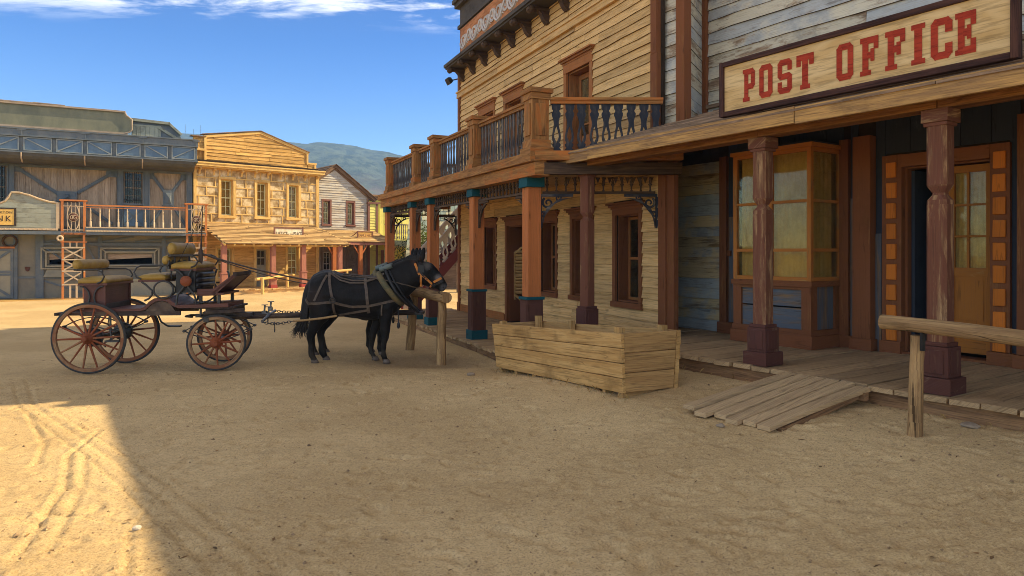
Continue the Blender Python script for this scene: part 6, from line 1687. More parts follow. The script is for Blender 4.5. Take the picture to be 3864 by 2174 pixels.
mb.tube([(1.3, -.3, .96), (1.36, -.34, .95), (1.45, -.3, .965), (1.5, -.25, .99), (1.56, -.22, 1.04)], .012, 6); mb.tube([(1.75, -.2, 1.3), (1.74, -.2, 1.38), (1.72, -.2, 1.4)], .014, 6)
mb.tube([(1.39, -.3, .93), (1.39, -.3, .78)], .016, 6)
OBS('stanchion', mb, M['iron'], car)
for pts, a, b in (([(.5, .46, .84), (.51, .47, .74), (.56, .48, .62), (.64, .49, .56), (.7, .5, .55)], .66, .84), ([(.24, -.44, .83), (.25, -.46, .6), (.27, -.47, .45)], .2, .38)):
    mb = MB(); mb.tube(pts, .014, 6); z = pts[-1][2]; y = pts[-1][1]; mb.bx(a, b, y - .05, y + .05, z - .01, z + .012, .003); OB('step', mb, M['iron'], car)
mb = MB()
for (x, y) in ((.42, -.33), (.42, .35)): mb.tube([(x, y, .83), (x + .005, y, .75), (x - .005, y, .68)], .009, 5)
mb.tube([(.12, -.2, .8), (.1, -.2, .65), (.16, -.2, .58), (.25, -.2, .6)], .008, 5); mb.tube([(.1, -.4, .5), (.13, -.42, .4), (.17, -.42, .36), (.16, -.42, .42)], .007, 5)
OB('hanging_chain', mb, M['iron'], car)
# pole, evener and swingletrees run on to the team
WI = lambda X, Y, Z: Matrix.Rotation(-CH, 4, 'Z') @ (Vector((X, Y, Z)) - Vector(CRF.W(0, 0, 0)))
mb = MB()
mb.tube([WI(-4.25, 10.30, .72), WI(-3.72, 10.62, .70), WI(-2.9, 10.95, .70), WI(-1.42, 11.08, .72)], [.035, .04, .045, .045], 10)
mb.tube([WI(-4.3, 10.1, .71), WI(-3.74, 10.56, .70)], .03, 8); mb.tube([WI(-4.3, 10.5, .75), WI(-3.74, 10.66, .74)], .03, 8)
OB('pole', mb, M['cdark'], car)
mb = MB()
p = WI(-3.72, 10.62, .72); mb.tube([WI(-3.66, 10.2, .66), WI(-3.70, 10.62, .73), WI(-3.78, 11.1, .74)], .024, 8)
for dx, dz in ((0, .0), (-.06, .03), (.03, .08)):
    q = p + Vector((dx, 0, dz)); mb.tube([q, q + Vector((.01, 0, .12))], .014, 6); mb.bx(q.x - .035, q.x + .05, q.y - .03, q.y + .03, q.z + .115, q.z + .125); mb.bx(q.x - .03, q.x + .03, q.y - .04, q.y + .04, q.z - .02, q.z + .03)
OB('evener', mb, SURF('scuffed_steel', (.22, .22, .23), (.1, .1, .1), sc=15, rough=.4, metal=.5), car)
mb = MB()


def CHAIN(mb, p, q, sag=.03, ln=.055, r=.007):
    p, q = Vector(p), Vector(q); n = max(2, int((q - p).length / (ln * .72)))
    for i in range(n):
        t = (i + .5) / n; c = p + (q - p) * t - Vector((0, 0, sag * 4 * t * (1 - t))); d = (q - p).normalized(); u = Vector((0, 0, 1)) if i % 2 else Vector((0, 1, 0))
        u = (u - d * u.dot(d)).normalized()
        mb.tube([c + d * ln / 2 * math.cos(a) + u * .018 * math.sin(a) for a in [k / 8 * 6.283 for k in range(8)]], r, 4, closed=True, sm=False)


CHAIN(mb, WI(-3.66, 10.2, .645), WI(-3.28, 10.42, .645)); CHAIN(mb, WI(-3.5, 10.26, .64), WI(-3.5, 10.26, .5), 0); CHAIN(mb, WI(-3.78, 11.1, .74), WI(-3.2, 11.05, .76)); CHAIN(mb, WI(-3.72, 10.6, .66), WI(-3.72, 10.6, .58), 0)
OB('trace_chain', mb, M['iron'], car)
mb = MB(); mb.tube([(1.33, -.12, 1.52), (1.335, -.12, 1.7), (1.345, -.1, 2.15), (1.35, -.08, 2.35)], [.016, .012, .007, .005], 6); mb.tube([(1.35, -.08, 2.35), (1.28, -.1, 2.1), (1.15, -.14, 1.78), (1.04, -.2, 1.5), (1.02, -.2, 1.25)], .005, 4); mb.lathe([(.02, 0), (.03, .05), (.03, .2), (.02, .22)], (1.33, -.12, 1.5), 8)
OB('whip', mb, M['cdark'], car)
mb = MB()
for dy, zt in ((0, 0), (.05, -.06)):
    a = Vector((1.33, -.12, 1.66)); b = WI(-2.75, 11.12, 1.16 + zt); pts = [a + (b - a) * (i / 12) - Vector((0, 0, .06 * 4 * (i / 12) * (1 - i / 12) * (1 + dy * 8))) for i in range(13)]
    mb.tube(pts, [.013 if dy == 0 else .008] * 13, 5)
OB('reins', mb, M['strap'], car)
# ------------------------------------------------------------------ the mules
def mule_mat():
    m, nt = NEWM('mule_coat')
    tc = N(nt, 'ShaderNodeTexCoord').outputs['Object']
    s = N(nt, 'ShaderNodeSeparateXYZ', {0: tc})
    st = N(nt, 'ShaderNodeMapping', {'Vector': tc, 'Scale': (30, 30, 9)}).outputs[0]
    a = N(nt, 'ShaderNodeTexNoise', {'Vector': tc, 'Scale': 4.0, 'Detail': 6.0, 'Roughness': .6}).outputs[0]
    b = N(nt, 'ShaderNodeTexNoise', {'Vector': st, 'Scale': 3.0, 'Detail': 4.0, 'Roughness': .7}).outputs[0]
    col = MIX(nt, RAMP(nt, a, .35, .7), (.0055, .005, .0052), (.0125, .010, .009))
    col = MIX(nt, MA(nt, 'MULTIPLY', RAMP(nt, b, .5, .75), .6), col, (.028, .023, .021))
    def near(x, z, r0, r1):
        dx, dz = MA(nt, 'SUBTRACT', s.outputs[0], x), MA(nt, 'SUBTRACT', s.outputs[2], z)
        d = MA(nt, 'SQRT', MA(nt, 'ADD', MA(nt, 'MULTIPLY', dx, dx), MA(nt, 'MULTIPLY', dz, dz)))
        return RAMP(nt, MA(nt, 'ADD', d, MA(nt, 'MULTIPLY', MA(nt, 'SUBTRACT', b, .5), .06)), r1, r0)
    col = MIX(nt, MA(nt, 'MULTIPLY', near(-1.30, 1.47, .01, .10), .5), col, (.15, .135, .125))       # grey blaze over the eye and nose
    col = MIX(nt, MA(nt, 'MULTIPLY', near(-1.13, 1.28, .01, .085), .6), col, (.24, .21, .2))
    col = MIX(nt, MA(nt, 'MULTIPLY', near(-1.04, 1.12, .03, .09), .65), col, (.12, .115, .125))
    col = MIX(nt, MA(nt, 'MULTIPLY', near(-1.47, 1.55, .02, .12), .7), col, (.06, .028, .016))
    col = MIX(nt, MA(nt, 'MULTIPLY', near(-3.0, 1.0, .05, .25), .5), col, (.04, .024, .018))
    col = MIX(nt, MA(nt, 'MULTIPLY', MA(nt, 'MULTIPLY', RAMP(nt, s.outputs[2], .55, .05), RAMP(nt, a, .35, .6)), .4), col, (.075, .055, .036))
    FIN(nt, col, .55, b, .5, .006, spec=.14, extra={'Sheen Weight': .03, 'Sheen Roughness': .4})
    return m


M['mule'] = mule_mat()
M['hair'] = SURF('black_mane', (.008, .007, .007), (.02, .014, .012), sc=60, rough=.6, bump=.5)
MY = 10.72
mu = THING('mule', 'black mule in orange halter, nearer of the pair, muzzle over the log rail', 'mule', (0, MY, 0), 0, 'harnessed mules')
mb = MB()
body = [(-3.13, 1.08, .15, .09), (-3.07, 1.07, .235, .17), (-2.97, 1.055, .30, .225), (-2.84, 1.04, .345, .262), (-2.65, 1.02, .315, .275), (-2.45, .972, .315, .288), (-2.25, .955, .332, .288), (-2.05, .98, .345, .268), (-1.9, 1.025, .355, .24), (-1.78, 1.05, .31, .205), (-1.68, 1.06, .22, .14)]
mb.loft([((x, 0, z), (0, w, 0), (0, 0, h)) for x, z, h, w in body], 20)
# neck and head
mb.loft([((x, 0, z), (0, w, 0), (-.52 * h, 0, .85 * h)) for x, z, h, w in ((-1.98, 1.06, .28, .15), (-1.86, 1.15, .315, .165), (-1.74, 1.235, .285, .14), (-1.62, 1.31, .25, .115), (-1.5, 1.375, .22, .098), (-1.41, 1.42, .17, .085))], 18)
mb.loft([((x, 0, z), (0, w, 0), (.66 * h, 0, .75 * h)) for x, z, h, w in ((-1.47, 1.45, .12, .07), (-1.42, 1.40, .178, .092), (-1.34, 1.345, .192, .102), (-1.25, 1.285, .165, .088), (-1.17, 1.23, .128, .068), (-1.11, 1.185, .094, .056), (-1.065, 1.145, .082, .053), (-1.04, 1.115, .07, .045), (-1.03, 1.10, .03, .02))], 16)


def LEG(pts, y, sgn):
    secs = []
    for k, (x, z, rx, ry) in enumerate(pts): secs.append(((x, y + sgn * 0, z), (rx, 0, 0), (0, ry, 0)))
    mb.loft(secs[::-1], 14)


LEG([(-2.93, 1.08, .17, .10), (-2.92, .92, .19, .12), (-2.90, .78, .17, .115), (-2.93, .66, .145, .10), (-2.985, .55, .102, .078), (-3.04, .45, .076, .06), (-3.055, .38, .062, .052), (-3.05, .26, .053, .046), (-3.05, .15, .052, .047), (-3.04, .095, .052, .047), (-3.015, .055, .046, .045), (-3.0, .02, .05, .05)], -.155, 1)
LEG([(-2.86, 1.08, .17, .10), (-2.83, .92, .18, .12), (-2.80, .78, .16, .115), (-2.85, .66, .14, .10), (-2.92, .55, .098, .078), (-2.985, .45, .074, .06), (-2.995, .38, .06, .052), (-2.98, .26, .052, .046), (-2.97, .15, .051, .046), (-2.955, .095, .052, .047), (-2.93, .055, .046, .045), (-2.91, .02, .05, .05)], .155, 1)
LEG([(-1.92, .98, .14, .08), (-1.93, .82, .13, .085), (-1.925, .68, .1, .08), (-1.925, .55, .076, .065), (-1.93, .42, .06, .052), (-1.935, .36, .06, .052), (-1.945, .28, .043, .04), (-1.955, .16, .04, .038), (-1.955, .10, .048, .044), (-1.935, .06, .043, .042), (-1.915, .02, .05, .05)], -.145, 1)
LEG([(-2.02, .98, .14, .08), (-2.05, .82, .12, .085), (-2.08, .68, .095, .08), (-2.12, .55, .074, .065), (-2.165, .42, .06, .052), (-2.18, .36, .06, .052), (-2.19, .28, .043, .04), (-2.2, .16, .04, .038), (-2.195, .10, .048, .044), (-2.165, .06, .043, .042), (-2.14, .02, .05, .05)], .145, 1)
for y, bx0, tip in ((-.05, -1.395, -1.345), (.05, -1.43, -1.425)):      # ears
    b = Vector((bx0, y, 1.53)); t = Vector((tip, y * 1.7, 1.745)); d = t - b
    mb.loft([(b + d * f, (w, 0, -w * .2), (0, w * .55, 0)) for f, w in ((0, .036), (.25, .05), (.55, .05), (.8, .036), (1, .016))], 10)
bo = OB('body', mb, M['mule'], mu)
rm = bo.modifiers.new('one_skin', 'REMESH'); rm.mode = 'VOXEL'; rm.voxel_size = .0125; rm.use_smooth_shade = True
sm = bo.modifiers.new('soft', 'SMOOTH'); sm.factor = .5; sm.iterations = 5
tx = bpy.data.textures.new('muscle', 'CLOUDS'); tx.noise_scale = .2; tx.noise_depth = 1
dm = bo.modifiers.new('muscle', 'DISPLACE'); dm.texture = tx; dm.strength = .035; dm.mid_level = .5; dm.texture_coords = 'LOCAL'
bpy.context.view_layer.update()
dg = bpy.context.evaluated_depsgraph_get(); ev = bo.evaluated_get(dg); em = ev.to_mesh()
bvh = BVHTree.FromPolygons([v.co.copy() for v in em.vertices], [tuple(p.vertices) for p in em.polygons]); ev.to_mesh_clear()


def SKIN(path, w, th=.012, side=-1, name='strap', mat='strap', sub=8, lift=.004):
    pts, ns = [], []
    for (a, b) in zip(path[:-1], path[1:]):
        for i in range(sub + (1 if b is path[-1] else 0)):
            t = i / sub; x, z = a[0] + (b[0] - a[0]) * t, a[1] + (b[1] - a[1]) * t
            h = bvh.ray_cast(Vector((x, side * 1.5, z)), Vector((0, -side, 0)))
            if h[0] is None:
                if pts: pts.append(Vector((x, pts[-1].y * .9, z))); ns.append(ns[-1])
                continue
            n = Vector(h[1]); n = n if n.y * side > 0 else -n
            pts.append(h[0] + n * lift); ns.append((n + Vector((0, side * .6, 0))).normalized())
    mb = MB()
    if len(pts) > 1: mb.rib(pts, ns, w, th)
    return OB(name, mb, M[mat], har)


mb = MB()                                                    # collar
ctr = Vector((-1.87, 0, 1.115)); dl = Vector((.60, 0, -.80))
mb.tube([ctr + dl * .285 * math.cos(a) + Vector((0, .245 * math.sin(a), 0)) for a in [k / 30 * 6.283 for k in range(30)]], .046, 10, closed=True, flat=1.0)
har = OB('harness_collar', mb, M['collar'], mu)
mb = MB()
for s in (-1, 1):
    mb.tube([(-1.98, s * .05, 1.46), (-1.92, s * .12, 1.38), (-1.84, s * .22, 1.23), (-1.75, s * .25, 1.08), (-1.65, s * .2, .95), (-1.55, s * .1, .85), (-1.44, s * .07 + .08, .75)], [.02, .024, .026, .026, .026, .024, .02], 7)
    mb.tube([(-1.88, s * .1, 1.40), (-1.77, s * .21, 1.22), (-1.66, s * .22, 1.05), (-1.55, s * .12, .88)], .014, 6)
mb.bx(-1.50, -1.38, .0, .3, .71, .75); mb.tube([(-1.72, -.2, .84), (-1.715, -.21, .7), (-1.715, -.21, .58)], .008, 5); mb.lathe([(.012, 0), (.026, .03), (.02, .08), (.008, .1)], (-1.715, -.21, .52), 8)
OB('hames', mb, M['blackl'], har)
mb = MB(); mb.loft([((-2.02 + k * .06, 0, 1.40 + k * .022), (0, .13, 0), (-.02, 0, .045)) for k in range(4)], 12); OB('collar_pad', mb, SURF('teal_pad', (.1, .14, .14), (.16, .17, .14), sc=12, rough=.85), har)
for s in (-1, 1):
    SKIN([(-2.79, 1.375), (-2.75, 1.2), (-2.69, .95)], .038, side=s, name='hip_strap'); SKIN([(-2.81, 1.32), (-2.97, .94)], .032, side=s, name='hip_strap')
    SKIN([(-3.12, .97), (-3.06, .90), (-2.9, .905), (-2.70, .925), (-2.55, .885), (-2.41, .855), (-2.17, .86), (-1.98, .90), (-1.78, .945)], .036, side=s, name='breeching')
    SKIN([(-2.24, 1.28), (-2.19, 1.1), (-2.17, .92), (-2.16, .76)], .042, side=s, name='girth_strap'); SKIN([(-2.17, .80), (-2.4, .765), (-2.64, .72)], .032, side=s, name='belly_strap'); SKIN([(-2.69, .94), (-2.69, .74)], .035, side=s, name='belly_strap')
    SKIN([(-2.76, 1.34), (-2.6, 1.245), (-2.45, 1.205), (-2.25, 1.205), (-2.08, 1.26), (-1.95, 1.345)], .022, side=s, name='back_strap'); SKIN([(-2.76, 1.36), (-2.6, 1.275), (-2.42, 1.235), (-2.2, 1.235), (-2.05, 1.30)], .02, side=s, name='back_strap')
    SKIN([(-2.6, 1.30), (-2.3, 1.272), (-2.1, 1.265), (-1.85, 1.23), (-1.62, 1.18), (-1.45, 1.13)], .014, .014, side=s, name='rein', lift=.012)
    SKIN([(-1.96, .88), (-1.965, .72)], .02, side=s, name='belly_strap')
    # halter and bridle
    SKIN([(-1.487, 1.50), (-1.41, 1.33)], .035, side=s, name='halter_strap', mat='oranges', sub=5); SKIN([(-1.385, 1.34), (-1.40, 1.15)], .03, side=s, name='halter_strap', mat='oranges', sub=5)
    SKIN([(-1.405, 1.16), (-1.27, 1.125)], .026, side=s, name='halter_strap', mat='oranges', sub=4); SKIN([(-1.27, 1.125), (-1.225, 1.185)], .026, side=s, name='halter_strap', mat='oranges', sub=3)
    SKIN([(-1.375, 1.33), (-1.225, 1.19)], .03, side=s, name='halter_strap', mat='oranges', sub=5); SKIN([(-1.2, 1.215), (-1.15, 1.24), (-1.085, 1.275)], .035, side=s, name='halter_strap', mat='oranges', sub=4)
    SKIN([(-1.46, 1.58), (-1.41, 1.45), (-1.385, 1.35), (-1.29, 1.24), (-1.19, 1.14)], .024, side=s, name='bridle_strap', mat='blackl', sub=5); SKIN([(-1.24, 1.15), (-1.14, 1.19), (-1.06, 1.23)], .024, side=s, name='bridle_strap', mat='blackl', sub=4)
    mb = MB(); mb.prism([(-.05, -.06), (.055, -.055), (.05, .055), (-.03, .07)], (-1.395, s * .118, 1.42), (1, 0, 0) if s < 0 else (-1, 0, 0), (0, 0, 1), .012); OB('blinker', mb, M['blackl'], har)
    mb = MB(); h = bvh.ray_cast(Vector((-1.262, s * 1.5, 1.405)), Vector((0, -s, 0)))
    e = h[0] or Vector((-1.262, s * .09, 1.405)); mb.lathe([(.0, -.016), (.011, -.011), (.016, 0), (.011, .011), (0, .016)], (e.x, e.y, e.z), 10); OB('eye', mb, SURF('dark_eye', (.01, .006, .004), (.015, .01, .008), rough=.05, spec=1.0), mu)
    mb = MB(); h = bvh.ray_cast(Vector((-1.055, s * 1.5, 1.135)), Vector((0, -s, 0))); e = h[0] or Vector((-1.055, s * .045, 1.135)); mb.lathe([(0, -.012), (.01, -.006), (.012, 0), (.01, .006), (0, .012)], (e.x, e.y, e.z), 8); OB('nostril', mb, M['hair'], mu)
mb = MB(); mb.tube([(-2.69, -.30, .95 + .0)] + [(-2.69 + .04 * math.cos(a), -.295, .95 + .04 * math.sin(a)) for a in [k / 12 * 6.283 for k in range(13)]], .008, 5); OB('ring', mb, M['iron'], har)
mb = MB(); mb.tube([(-3.28, -.30, .645), (-3.1, -.31, .655), (-2.85, -.32, .685), (-2.62, -.31, .72)], .016, 6); OB('rope_trace', mb, M['rope'], har)
mb = MB()
for (x, y, zz_) in ((-2.995, -.155, 0), (-2.905, .155, 0), (-1.91, -.145, 0), (-2.135, .145, 0)): mb.loft([((x - .012, y, .05), (.046, 0, 0), (0, .044, 0)), ((x, y, .02), (.055, 0, 0), (0, .052, 0)), ((x + .005, y, -.012), (.062, 0, 0), (0, .057, 0))][::-1], 12)
OB('hoof', mb, M['hoof'], mu)
mb = MB()                                                    # upright clipped mane
rs_ = random.Random(5)
for i in range(420):
    t = i / 419; x = -1.95 + .53 * t; zt = 1.41 + .20 * t - .02 * math.sin(t * 3); y = rs_.uniform(-.02, .02); l = .055 * (.85 + .3 * rs_.random()) * (1 - .3 * abs(2 * t - 1))
    b = Vector((x, y, zt - .05)); tp = b + Vector((-.25 * l + rs_.uniform(-.01, .01), rs_.uniform(-.012, .012), l + .05)); mb.tube([b, (b + tp) / 2, tp], [.011, .009, .002], 4, sm=False, cap=False)
OB('mane', mb, M['hair'], mu)
mb = MB()
mb.loft([((x, 0, z), (w, 0, 0), (0, w * .8, 0)) for x, z, w in ((-3.08, 1.24, .03), (-3.14, 1.16, .045), (-3.175, 1.02, .05), (-3.19, .85, .058), (-3.2, .7, .06), (-3.23, .55, .045), (-3.26, .45, .02))][::-1], 10)
for i in range(90):
    x0, y0 = -3.17 + rs_.uniform(-.04, .04), rs_.uniform(-.05, .05); l = rs_.uniform(-.16, .08)
    pts = [(x0 + .02, y0 * .6, 1.0), (x0 - .01, y0, .75), (x0 - .05 + l * .3, y0 * 1.1, .55), (x0 - .07 + l + rs_.uniform(-.02, .02), y0 * 1.3, rs_.uniform(.33, .48))]
    mb.tube(pts, [.01, .011, .008, .002], 4, sm=False, cap=False)
OB('tail', mb, M['hair'], mu)
m2 = DUP(mu); m2.location = (-.22, MY + .82, 0); m2['label'] = 'black mule mostly hidden behind the other, farther of the pair'
# ------------------------------------------------------------------ street furniture and litter
def LOG(mb, p, q, r, r2=None, n=14, seg=14):
    p, q = Vector(p), Vector(q); pts = []; rs_ = []
    for i in range(seg + 1):
        t = i / seg; c = p + (q - p) * t; s = R.uniform(0, 9); pts.append(c + Vector((mnoise.noise((t * 3, p.x, 1)), mnoise.noise((t * 3, p.y, 5)), mnoise.noise((t * 3, p.x, 9)))) * r * .16)
        rs_.append((r + ((r2 or r) - r) * t) * (1 + .07 * mnoise.noise((t * 6, p.x * 3, 2))))
    mb.tube(pts, rs_, n)


tr = THING('water_trough', 'long plank trough with flared sides and corner stakes standing on short feet by the boardwalk', 'trough', (0, 0, 0))
xa = Vector((.444, -.894, .058)).normalized(); ya = Vector((.894, .444, 0)).normalized(); ya = (ya - xa * ya.dot(xa)).normalized(); za = xa.cross(ya)
mt = Matrix((xa, ya, za)).transposed().to_4x4(); mt.translation = Vector((.76, 8.46, .105)); tr.matrix_world = mt
LT, HT, WT = 1.48, .60, .345                                     # half length, height, half width at the foot
mb = MB(); FL = .03
for s in (-1, 1):
    for k in range(4):
        z0, z1 = .06 + k * .152, .06 + (k + 1) * .152; f = lambda z: WT + FL * z / HT
        n = 9; vs = []; sd_ = R.uniform(0, 50); rn = R.random()
        for i in range(n + 1):
            t = i / n; x = -LT - .05 * (z1 / HT) + (2 * LT + .1 * z1 / HT) * t; w = .003 * mnoise.noise((x * 2, sd_, k)); w2 = .012 * mnoise.noise((x * 2.5, sd_, k + 9)) if k == 3 else 0
            o = .002 * (k % 2) + .003 * mnoise.noise((x, sd_, 3)); g = .0035
            vs += [(x, s * (f(z0) + o), z0 + g + w), (x, s * (f(z1) + o), z1 - g + w + w2), (x, s * (f(z1) + o - .04), z1 - g + w + w2), (x, s * (f(z0) + o - .04), z0 + g + w)]
        fs = []
        for i in range(n):
            a, b = 4 * i, 4 * i + 4; fs += [(a + j, b + j, b + (j + 1) % 4, a + (j + 1) % 4) if s < 0 else (a + (j + 1) % 4, b + (j + 1) % 4, b + j, a + j) for j in range(4)]
        m = 4 * n; fs += [(0, 1, 2, 3), (m + 3, m + 2, m + 1, m)]
        mb.add(vs, fs, (1, 0, 0), 0, False, rn)
SOFT(OB('side_plank', mb, M['trough'], tr), .005)
for s in (-1, 1):
    mb = MB()
    for k in range(3):
        z0, z1 = .06 + k * .2027, .06 + (k + 1) * .2027; f = lambda z: WT + FL * z / HT - .042; e = lambda z: s * (LT + .05 * z / HT - .005)
        vs = [(e(z0), -f(z0), z0 + .004), (e(z0), f(z0), z0 + .004), (e(z1), f(z1), z1 - .004), (e(z1), -f(z1), z1 - .004)]; vs += [(x - s * .04, y, z) for x, y, z in vs]
        fs = [(0, 1, 2, 3), (7, 6, 5, 4), (0, 4, 5, 1), (1, 5, 6, 2), (2, 6, 7, 3), (3, 7, 4, 0)]
        mb.add(vs, fs if s > 0 else [f_[::-1] for f_ in fs], (0, 1, 0))
    SOFT(OB('end_plank', mb, M['troughend'], tr), .005)
for x, y, h in ((-LT + .09, -.275, .70), (-LT + .09, .28, .745), (LT - .1, -.275, .715), (LT - .12, .28, .715), (-.5, .285, .71)):
    mb = MB(); mb.bx(x - .045, x + .045, y - .035, y + .035, .05, h, .008); OB('stake', mb, M['trough'], tr)
mb = MB(); mb.bx(-LT + .04, LT - .04, -.33, .33, .07, .1); OB('floor_plank', mb, M['troughend'], tr)
mb = MB()
for x in (-1.42, -.95, -.45, .1, .62, 1.1, 1.40): mb.bx(x - .04, x + .04, -.315, .315, -.06, .068, .006)
OB('foot_bearer', mb, M['troughend'], tr)

rp = THING('plank_ramp', 'sloping ramp of six bleached planks from the sand up to the post office boardwalk', 'ramp', PO.W(0, 0), PO.rz)
mb = MB(); n = 6
for k in range(n):
    xl0, xl1 = 3.42 + k * .152, 3.42 + (k + 1) * .152 - .024; xt0, xt1 = 3.58 + k * .148, 3.58 + (k + 1) * .148 - .018
    ye = -3.56 + R.uniform(-.05, .05); zl = .235 + R.uniform(-.004, .012) + (.035 if k == 0 else 0); zt = ZP + .006 - (.02 if k == n - 1 else 0); m = 8; vs = []
    for i in range(m + 1):
        t = i / m; y = ye + (-2.29 - ye) * t; z = zl + (zt - zl) * t + .012 * math.sin(t * 3.14) * (1 if k == n - 1 else .3); wv = .006 * mnoise.noise((t * 3, k * 4.1, 0))
        a, b = xl0 + (xt0 - xl0) * t + wv, xl1 + (xt1 - xl1) * t + wv * .6
        vs += [(a, y, z), (b, y, z), (b, y, z - .04), (a, y, z - .04)]
    fs = []
    for i in range(m):
        a, b = 4 * i, 4 * i + 4; fs += [(a, a + 1, b + 1, b), (a + 2, a + 3, b + 3, b + 2), (a + 1, a + 2, b + 2, b + 1), (a + 3, a, b, b + 3)]
    fs += [(3, 2, 1, 0), (4 * m, 4 * m + 1, 4 * m + 2, 4 * m + 3)]
    mb.add(vs, fs, (0, 1, 0))
SOFT(OB('plank', mb, M['ramp'], rp), .005)
mb = MB(); mb.beam((3.5, -3.4, .2), (4.35, -3.4, .2), .06, .05); mb.beam((3.6, -2.36, .38), (4.45, -2.36, .38), .07, .07)
for x in (3.65, 4.38): mb.beam((x - .08, -3.4, .185), (x, -2.3, .40), .05, .06)
OB('bearer', mb, M['deckedge'], rp)


def HITCH(label, posts, rail, r, rp_, mat='log', loc=None):
    h = THING('hitching_rail', label, 'hitching rail', (0, 0, 0), 0, None)
    for (p, q) in posts:
        mb = MB(); LOG(mb, p, q, rp_ * 1.08, rp_ * .95); OB('post', mb, M[mat], h)
    mb = MB(); LOG(mb, rail[0], rail[1], r, r * .96); OB('rail', mb, M[mat], h)
    return h


HITCH('thick pale log rail under the mule heads beside the saloon boardwalk', [((-1.10, 10.74, -.1), (-1.08, 10.74, .92)), ((-1.76, 11.93, -.1), (-1.68, 11.93, .95))], ((-.985, 10.52, .985), (-1.98, 12.42, 1.02)), .084, .072)
h2 = HITCH('rough log rail in front of the post office door, beside the plank ramp', [((3.10, 5.36, .1), (3.13, 5.37, 1.03)), ((4.2, 3.62, .1), (4.22, 3.62, 1.0))], ((2.97, 5.58, 1.115), (4.5, 3.05, 1.02)), .058, .052)
mb = MB(); mb.bx(-.014, .014, -.075, -.05, -.1, .06); o = OB('iron_strap', mb, M['nail'], h2, (3.115, 5.36, 1.02), .2)
HITCH('thin pale rail on two posts in the sun before the justice office porch', [((-9.43, 26.3, 0), (-9.44, 26.3, .72)), ((-9.0, 27.85, 0), (-9.0, 27.85, .72))], ((-9.6, 26.1, .66), (-8.85, 28.5, .76)), .055, .06, 'jptrim')
HITCH('thin pale rail above the mule rump before the dance hall porch', [((-7.5, 28.6, 0), (-7.5, 28.6, .85)), ((-6.95, 29.3, 0), (-6.95, 29.3, .88))], ((-7.62, 28.45, .86), (-6.82, 29.5, .93)), .055, .05, 'jptrim')


def STONE(name, label, x, y, r, mat, sq=.6):
    mb = MB(); n, m = 9, 6; vs = []; sd_ = R.uniform(0, 99)
    for j in range(m + 1):
        for i in range(n):
            a, b = i / n * 6.283, j / m * 3.1416; d = Vector((math.cos(a) * math.sin(b), math.sin(a) * math.sin(b), math.cos(b) * sq)); k = r * (1 + .35 * mnoise.noise(d * 1.4 + Vector((sd_, 0, 0)))); vs.append(d * k)
    fs = [(j * n + i, (j + 1) * n + i, (j + 1) * n + (i + 1) % n, j * n + (i + 1) % n) for j in range(m) for i in range(n)]
    mb.add(vs, fs, (1, 0, 0), 0, False)
    o = OB(name, mb, mat, None, (x, y, float(gz(x, y)) + r * sq * .55)); TAG(o, label, 'stone'); return o


ms_ = SURF('pale_stone', (.62, .56, .45), (.5, .42, .32), sc=9, rough=.9); ds_ = SURF('grey_brown_stone', (.26, .2, .14), (.36, .28, .2), sc=9, rough=.9)
STONE('stone', 'small white pebble lying in the sunlit sand near the shadow edge', -2.26, 4.19, .026, ms_)
STONE('stone', 'flat brown stone lying on the sand left of the trough', -.55, 9.33, .06, ds_, .45)
STONE('stone', 'reddish clod beside the low end of the plank ramp', 1.78, 5.93, .035, ds_, .5)
STONE('stone', 'flat grey stone against the boardwalk skirt by the right hitching rail', 3.63, 5.5, .07, ds_, .35)
# tiny gravel and chaff, beyond counting
mb = MB(); rg = random.Random(8)
for k in range(1500):
    Y_ = 2.9 + 8.5 * rg.random() ** 1.3; X_ = rg.uniform(-.76, .74) * Y_; r = rg.uniform(.004, .011) * (1 if rg.random() < .93 else 1.9)
    i, j = min(np.searchsorted(gx, X_), len(gx) - 1), min(np.searchsorted(gy, Y_), len(gy) - 1); z = GZ[j, i]
    a = rg.uniform(0, 6.28); c, s_ = math.cos(a) * r, math.sin(a) * r
    mb.add([(X_ + c, Y_ + s_, z), (X_ - s_, Y_ + c, z), (X_ - c * 1.2, Y_ - s_, z), (X_ + s_, Y_ - c, z), (X_ + c * .2, Y_, z + r * .9)], [(0, 1, 4), (1, 2, 4), (2, 3, 4), (3, 0, 4)])
gv = OB('gravel', mb, WOOD('gravel_chips', (.5, .36, .19), (.28, .19, .11), var=.6)); gv['kind'] = 'stuff'
mb = MB()
for k in range(150):
    Y_ = 3.0 + 8 * rg.random() ** 1.2; X_ = rg.uniform(-.72, .7) * Y_; i, j = min(np.searchsorted(gx, X_), len(gx) - 1), min(np.searchsorted(gy, Y_), len(gy) - 1); z = GZ[j, i] + .004
    a = rg.uniform(0, 6.28); l = rg.uniform(.02, .07); d = Vector((math.cos(a), math.sin(a), 0)); n_ = Vector((-d.y, d.x, 0)); p = Vector((X_, Y_, z)); w = rg.uniform(.003, .009)
    mb.add([p, p + d * l * .5 + n_ * w + Vector((0, 0, .006)), p + d * l + Vector((0, 0, .004)), p + d * l * .5 - n_ * w + Vector((0, 0, .002))], [(0, 3, 2, 1)], d)
lt = OB('leaf_litter', mb, WOOD('dry_leaf', (.3, .17, .07), (.12, .08, .04), var=.8)); lt['kind'] = 'stuff'
mb = MB()
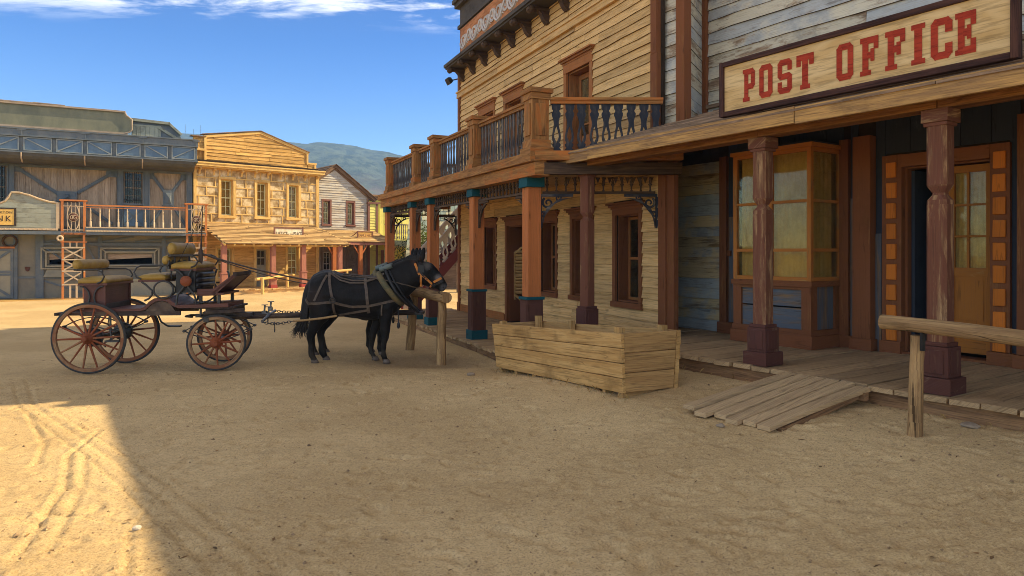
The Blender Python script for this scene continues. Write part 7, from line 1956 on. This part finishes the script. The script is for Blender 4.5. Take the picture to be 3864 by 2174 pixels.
for k in range(150):
    t = rg.uniform(-1.5, 1.55); side = rg.choice((-1, -1, -1, 1)); q = mt @ Vector((t, side * rg.uniform(.28, .46), 0)); X_, Y_ = q.x, q.y
    if rg.random() < .25: w_ = PO.W(rg.uniform(.6, 5.6), -2.2 - rg.random() * .12); X_, Y_ = w_.x, w_.y
    z = float(gz(X_, Y_)) + .005; h = rg.uniform(.02, .08); a = rg.uniform(0, 6.28); d = Vector((math.cos(a), math.sin(a), 0)); p = Vector((X_, Y_, z - .01)); n_ = Vector((-d.y, d.x, 0)) * .0025
    mb.add([p - n_, p + n_, p + d * h * .5 + Vector((0, 0, h * .8)) + n_ * .6, p + d * h * .9 + Vector((0, 0, h))], [(0, 1, 2), (0, 2, 3)], (0, 0, 1))
gt_ = OB('dry_grass', mb, WOOD('dry_stalk', (.46, .32, .12), (.3, .2, .08), var=.5)); gt_['kind'] = 'stuff'


# ------------------------------------------------------------------ shrubs behind the porch, masts on the hill
def LEAFY(name, label, x, y, z, w, h, n, c1_, c2_):
    t = THING(name, label, 'bush', (x, y, z))
    mb = MB(); rg_ = random.Random(int(x * 100))
    stems = []
    for k in range(7):
        a = rg_.uniform(0, 6.28); tip = Vector((math.cos(a) * w * rg_.uniform(.2, .8), math.sin(a) * w * rg_.uniform(.2, .8), h * rg_.uniform(.6, .95))); mb.tube([(0, 0, 0), tip * .5 + Vector((0, 0, h * .1)), tip], [.05, .03, .01], 5); stems.append(tip)
    OB('stem', mb, M['shake'], t)
    mb = MB()
    for k in range(n):
        s = rg_.choice(stems); c = s * rg_.uniform(.45, 1.1) + Vector((rg_.gauss(0, w * .2), rg_.gauss(0, w * .2), rg_.gauss(0, h * .12))); a = Vector((rg_.gauss(0, 1), rg_.gauss(0, 1), rg_.gauss(.6, 1))).normalized(); u = a.orthogonal().normalized(); v = a.cross(u); l = rg_.uniform(.03, .06)
        mb.add([c - u * l, c - v * l * .5, c + u * l, c + v * l * .5], [(0, 1, 2, 3)], u)
    m_ = WOOD(name + '_leaf', c1_, c2_, var=.7, stain=.2); OB('foliage', mb, m_, t); return t


LEAFY('shrub', 'tall yellow-green shrub growing beside the green shake roof', -3.75, 28.9, .1, .8, 2.6, 2600, (.16, .2, .045), (.07, .1, .02))
LEAFY('shrub', 'dark green shrub in the shade under the pale green balcony', -4.55, 31.0, .1, .9, 1.9, 1800, (.05, .07, .02), (.025, .04, .012))
for px_m, top, lab in ((466, 24, 'tall thin radio mast on the far ridge, left one of three'), (487, 12, 'shortest radio mast on the far ridge, between two taller ones'), (505, 22, 'tall thin radio mast on the far ridge nearest the ochre parapet')):
    X_ = (px_m - 1288) / 1750 * 1120; zb = EYE + (635 - 337) / 1750 * 1120 - 6; Hm = top * .66 + 6
    mb = MB()
    for a in (0, 2.1, 4.2): mb.tube([(.9 * math.cos(a), .9 * math.sin(a), 0), (.25 * math.cos(a), .25 * math.sin(a), Hm)], .12, 4)
    for k in range(int(Hm / 2)): z = k * 2; mb.bx(-.6, .6, -.1, .1, z, z + .15); mb.beam((-.6, 0, z), (.6, 0, z + 2), .1, .1)
    TAG(OB('radio_mast', mb, M['nail'], None, (X_, 1120, zb)), lab, 'radio mast')
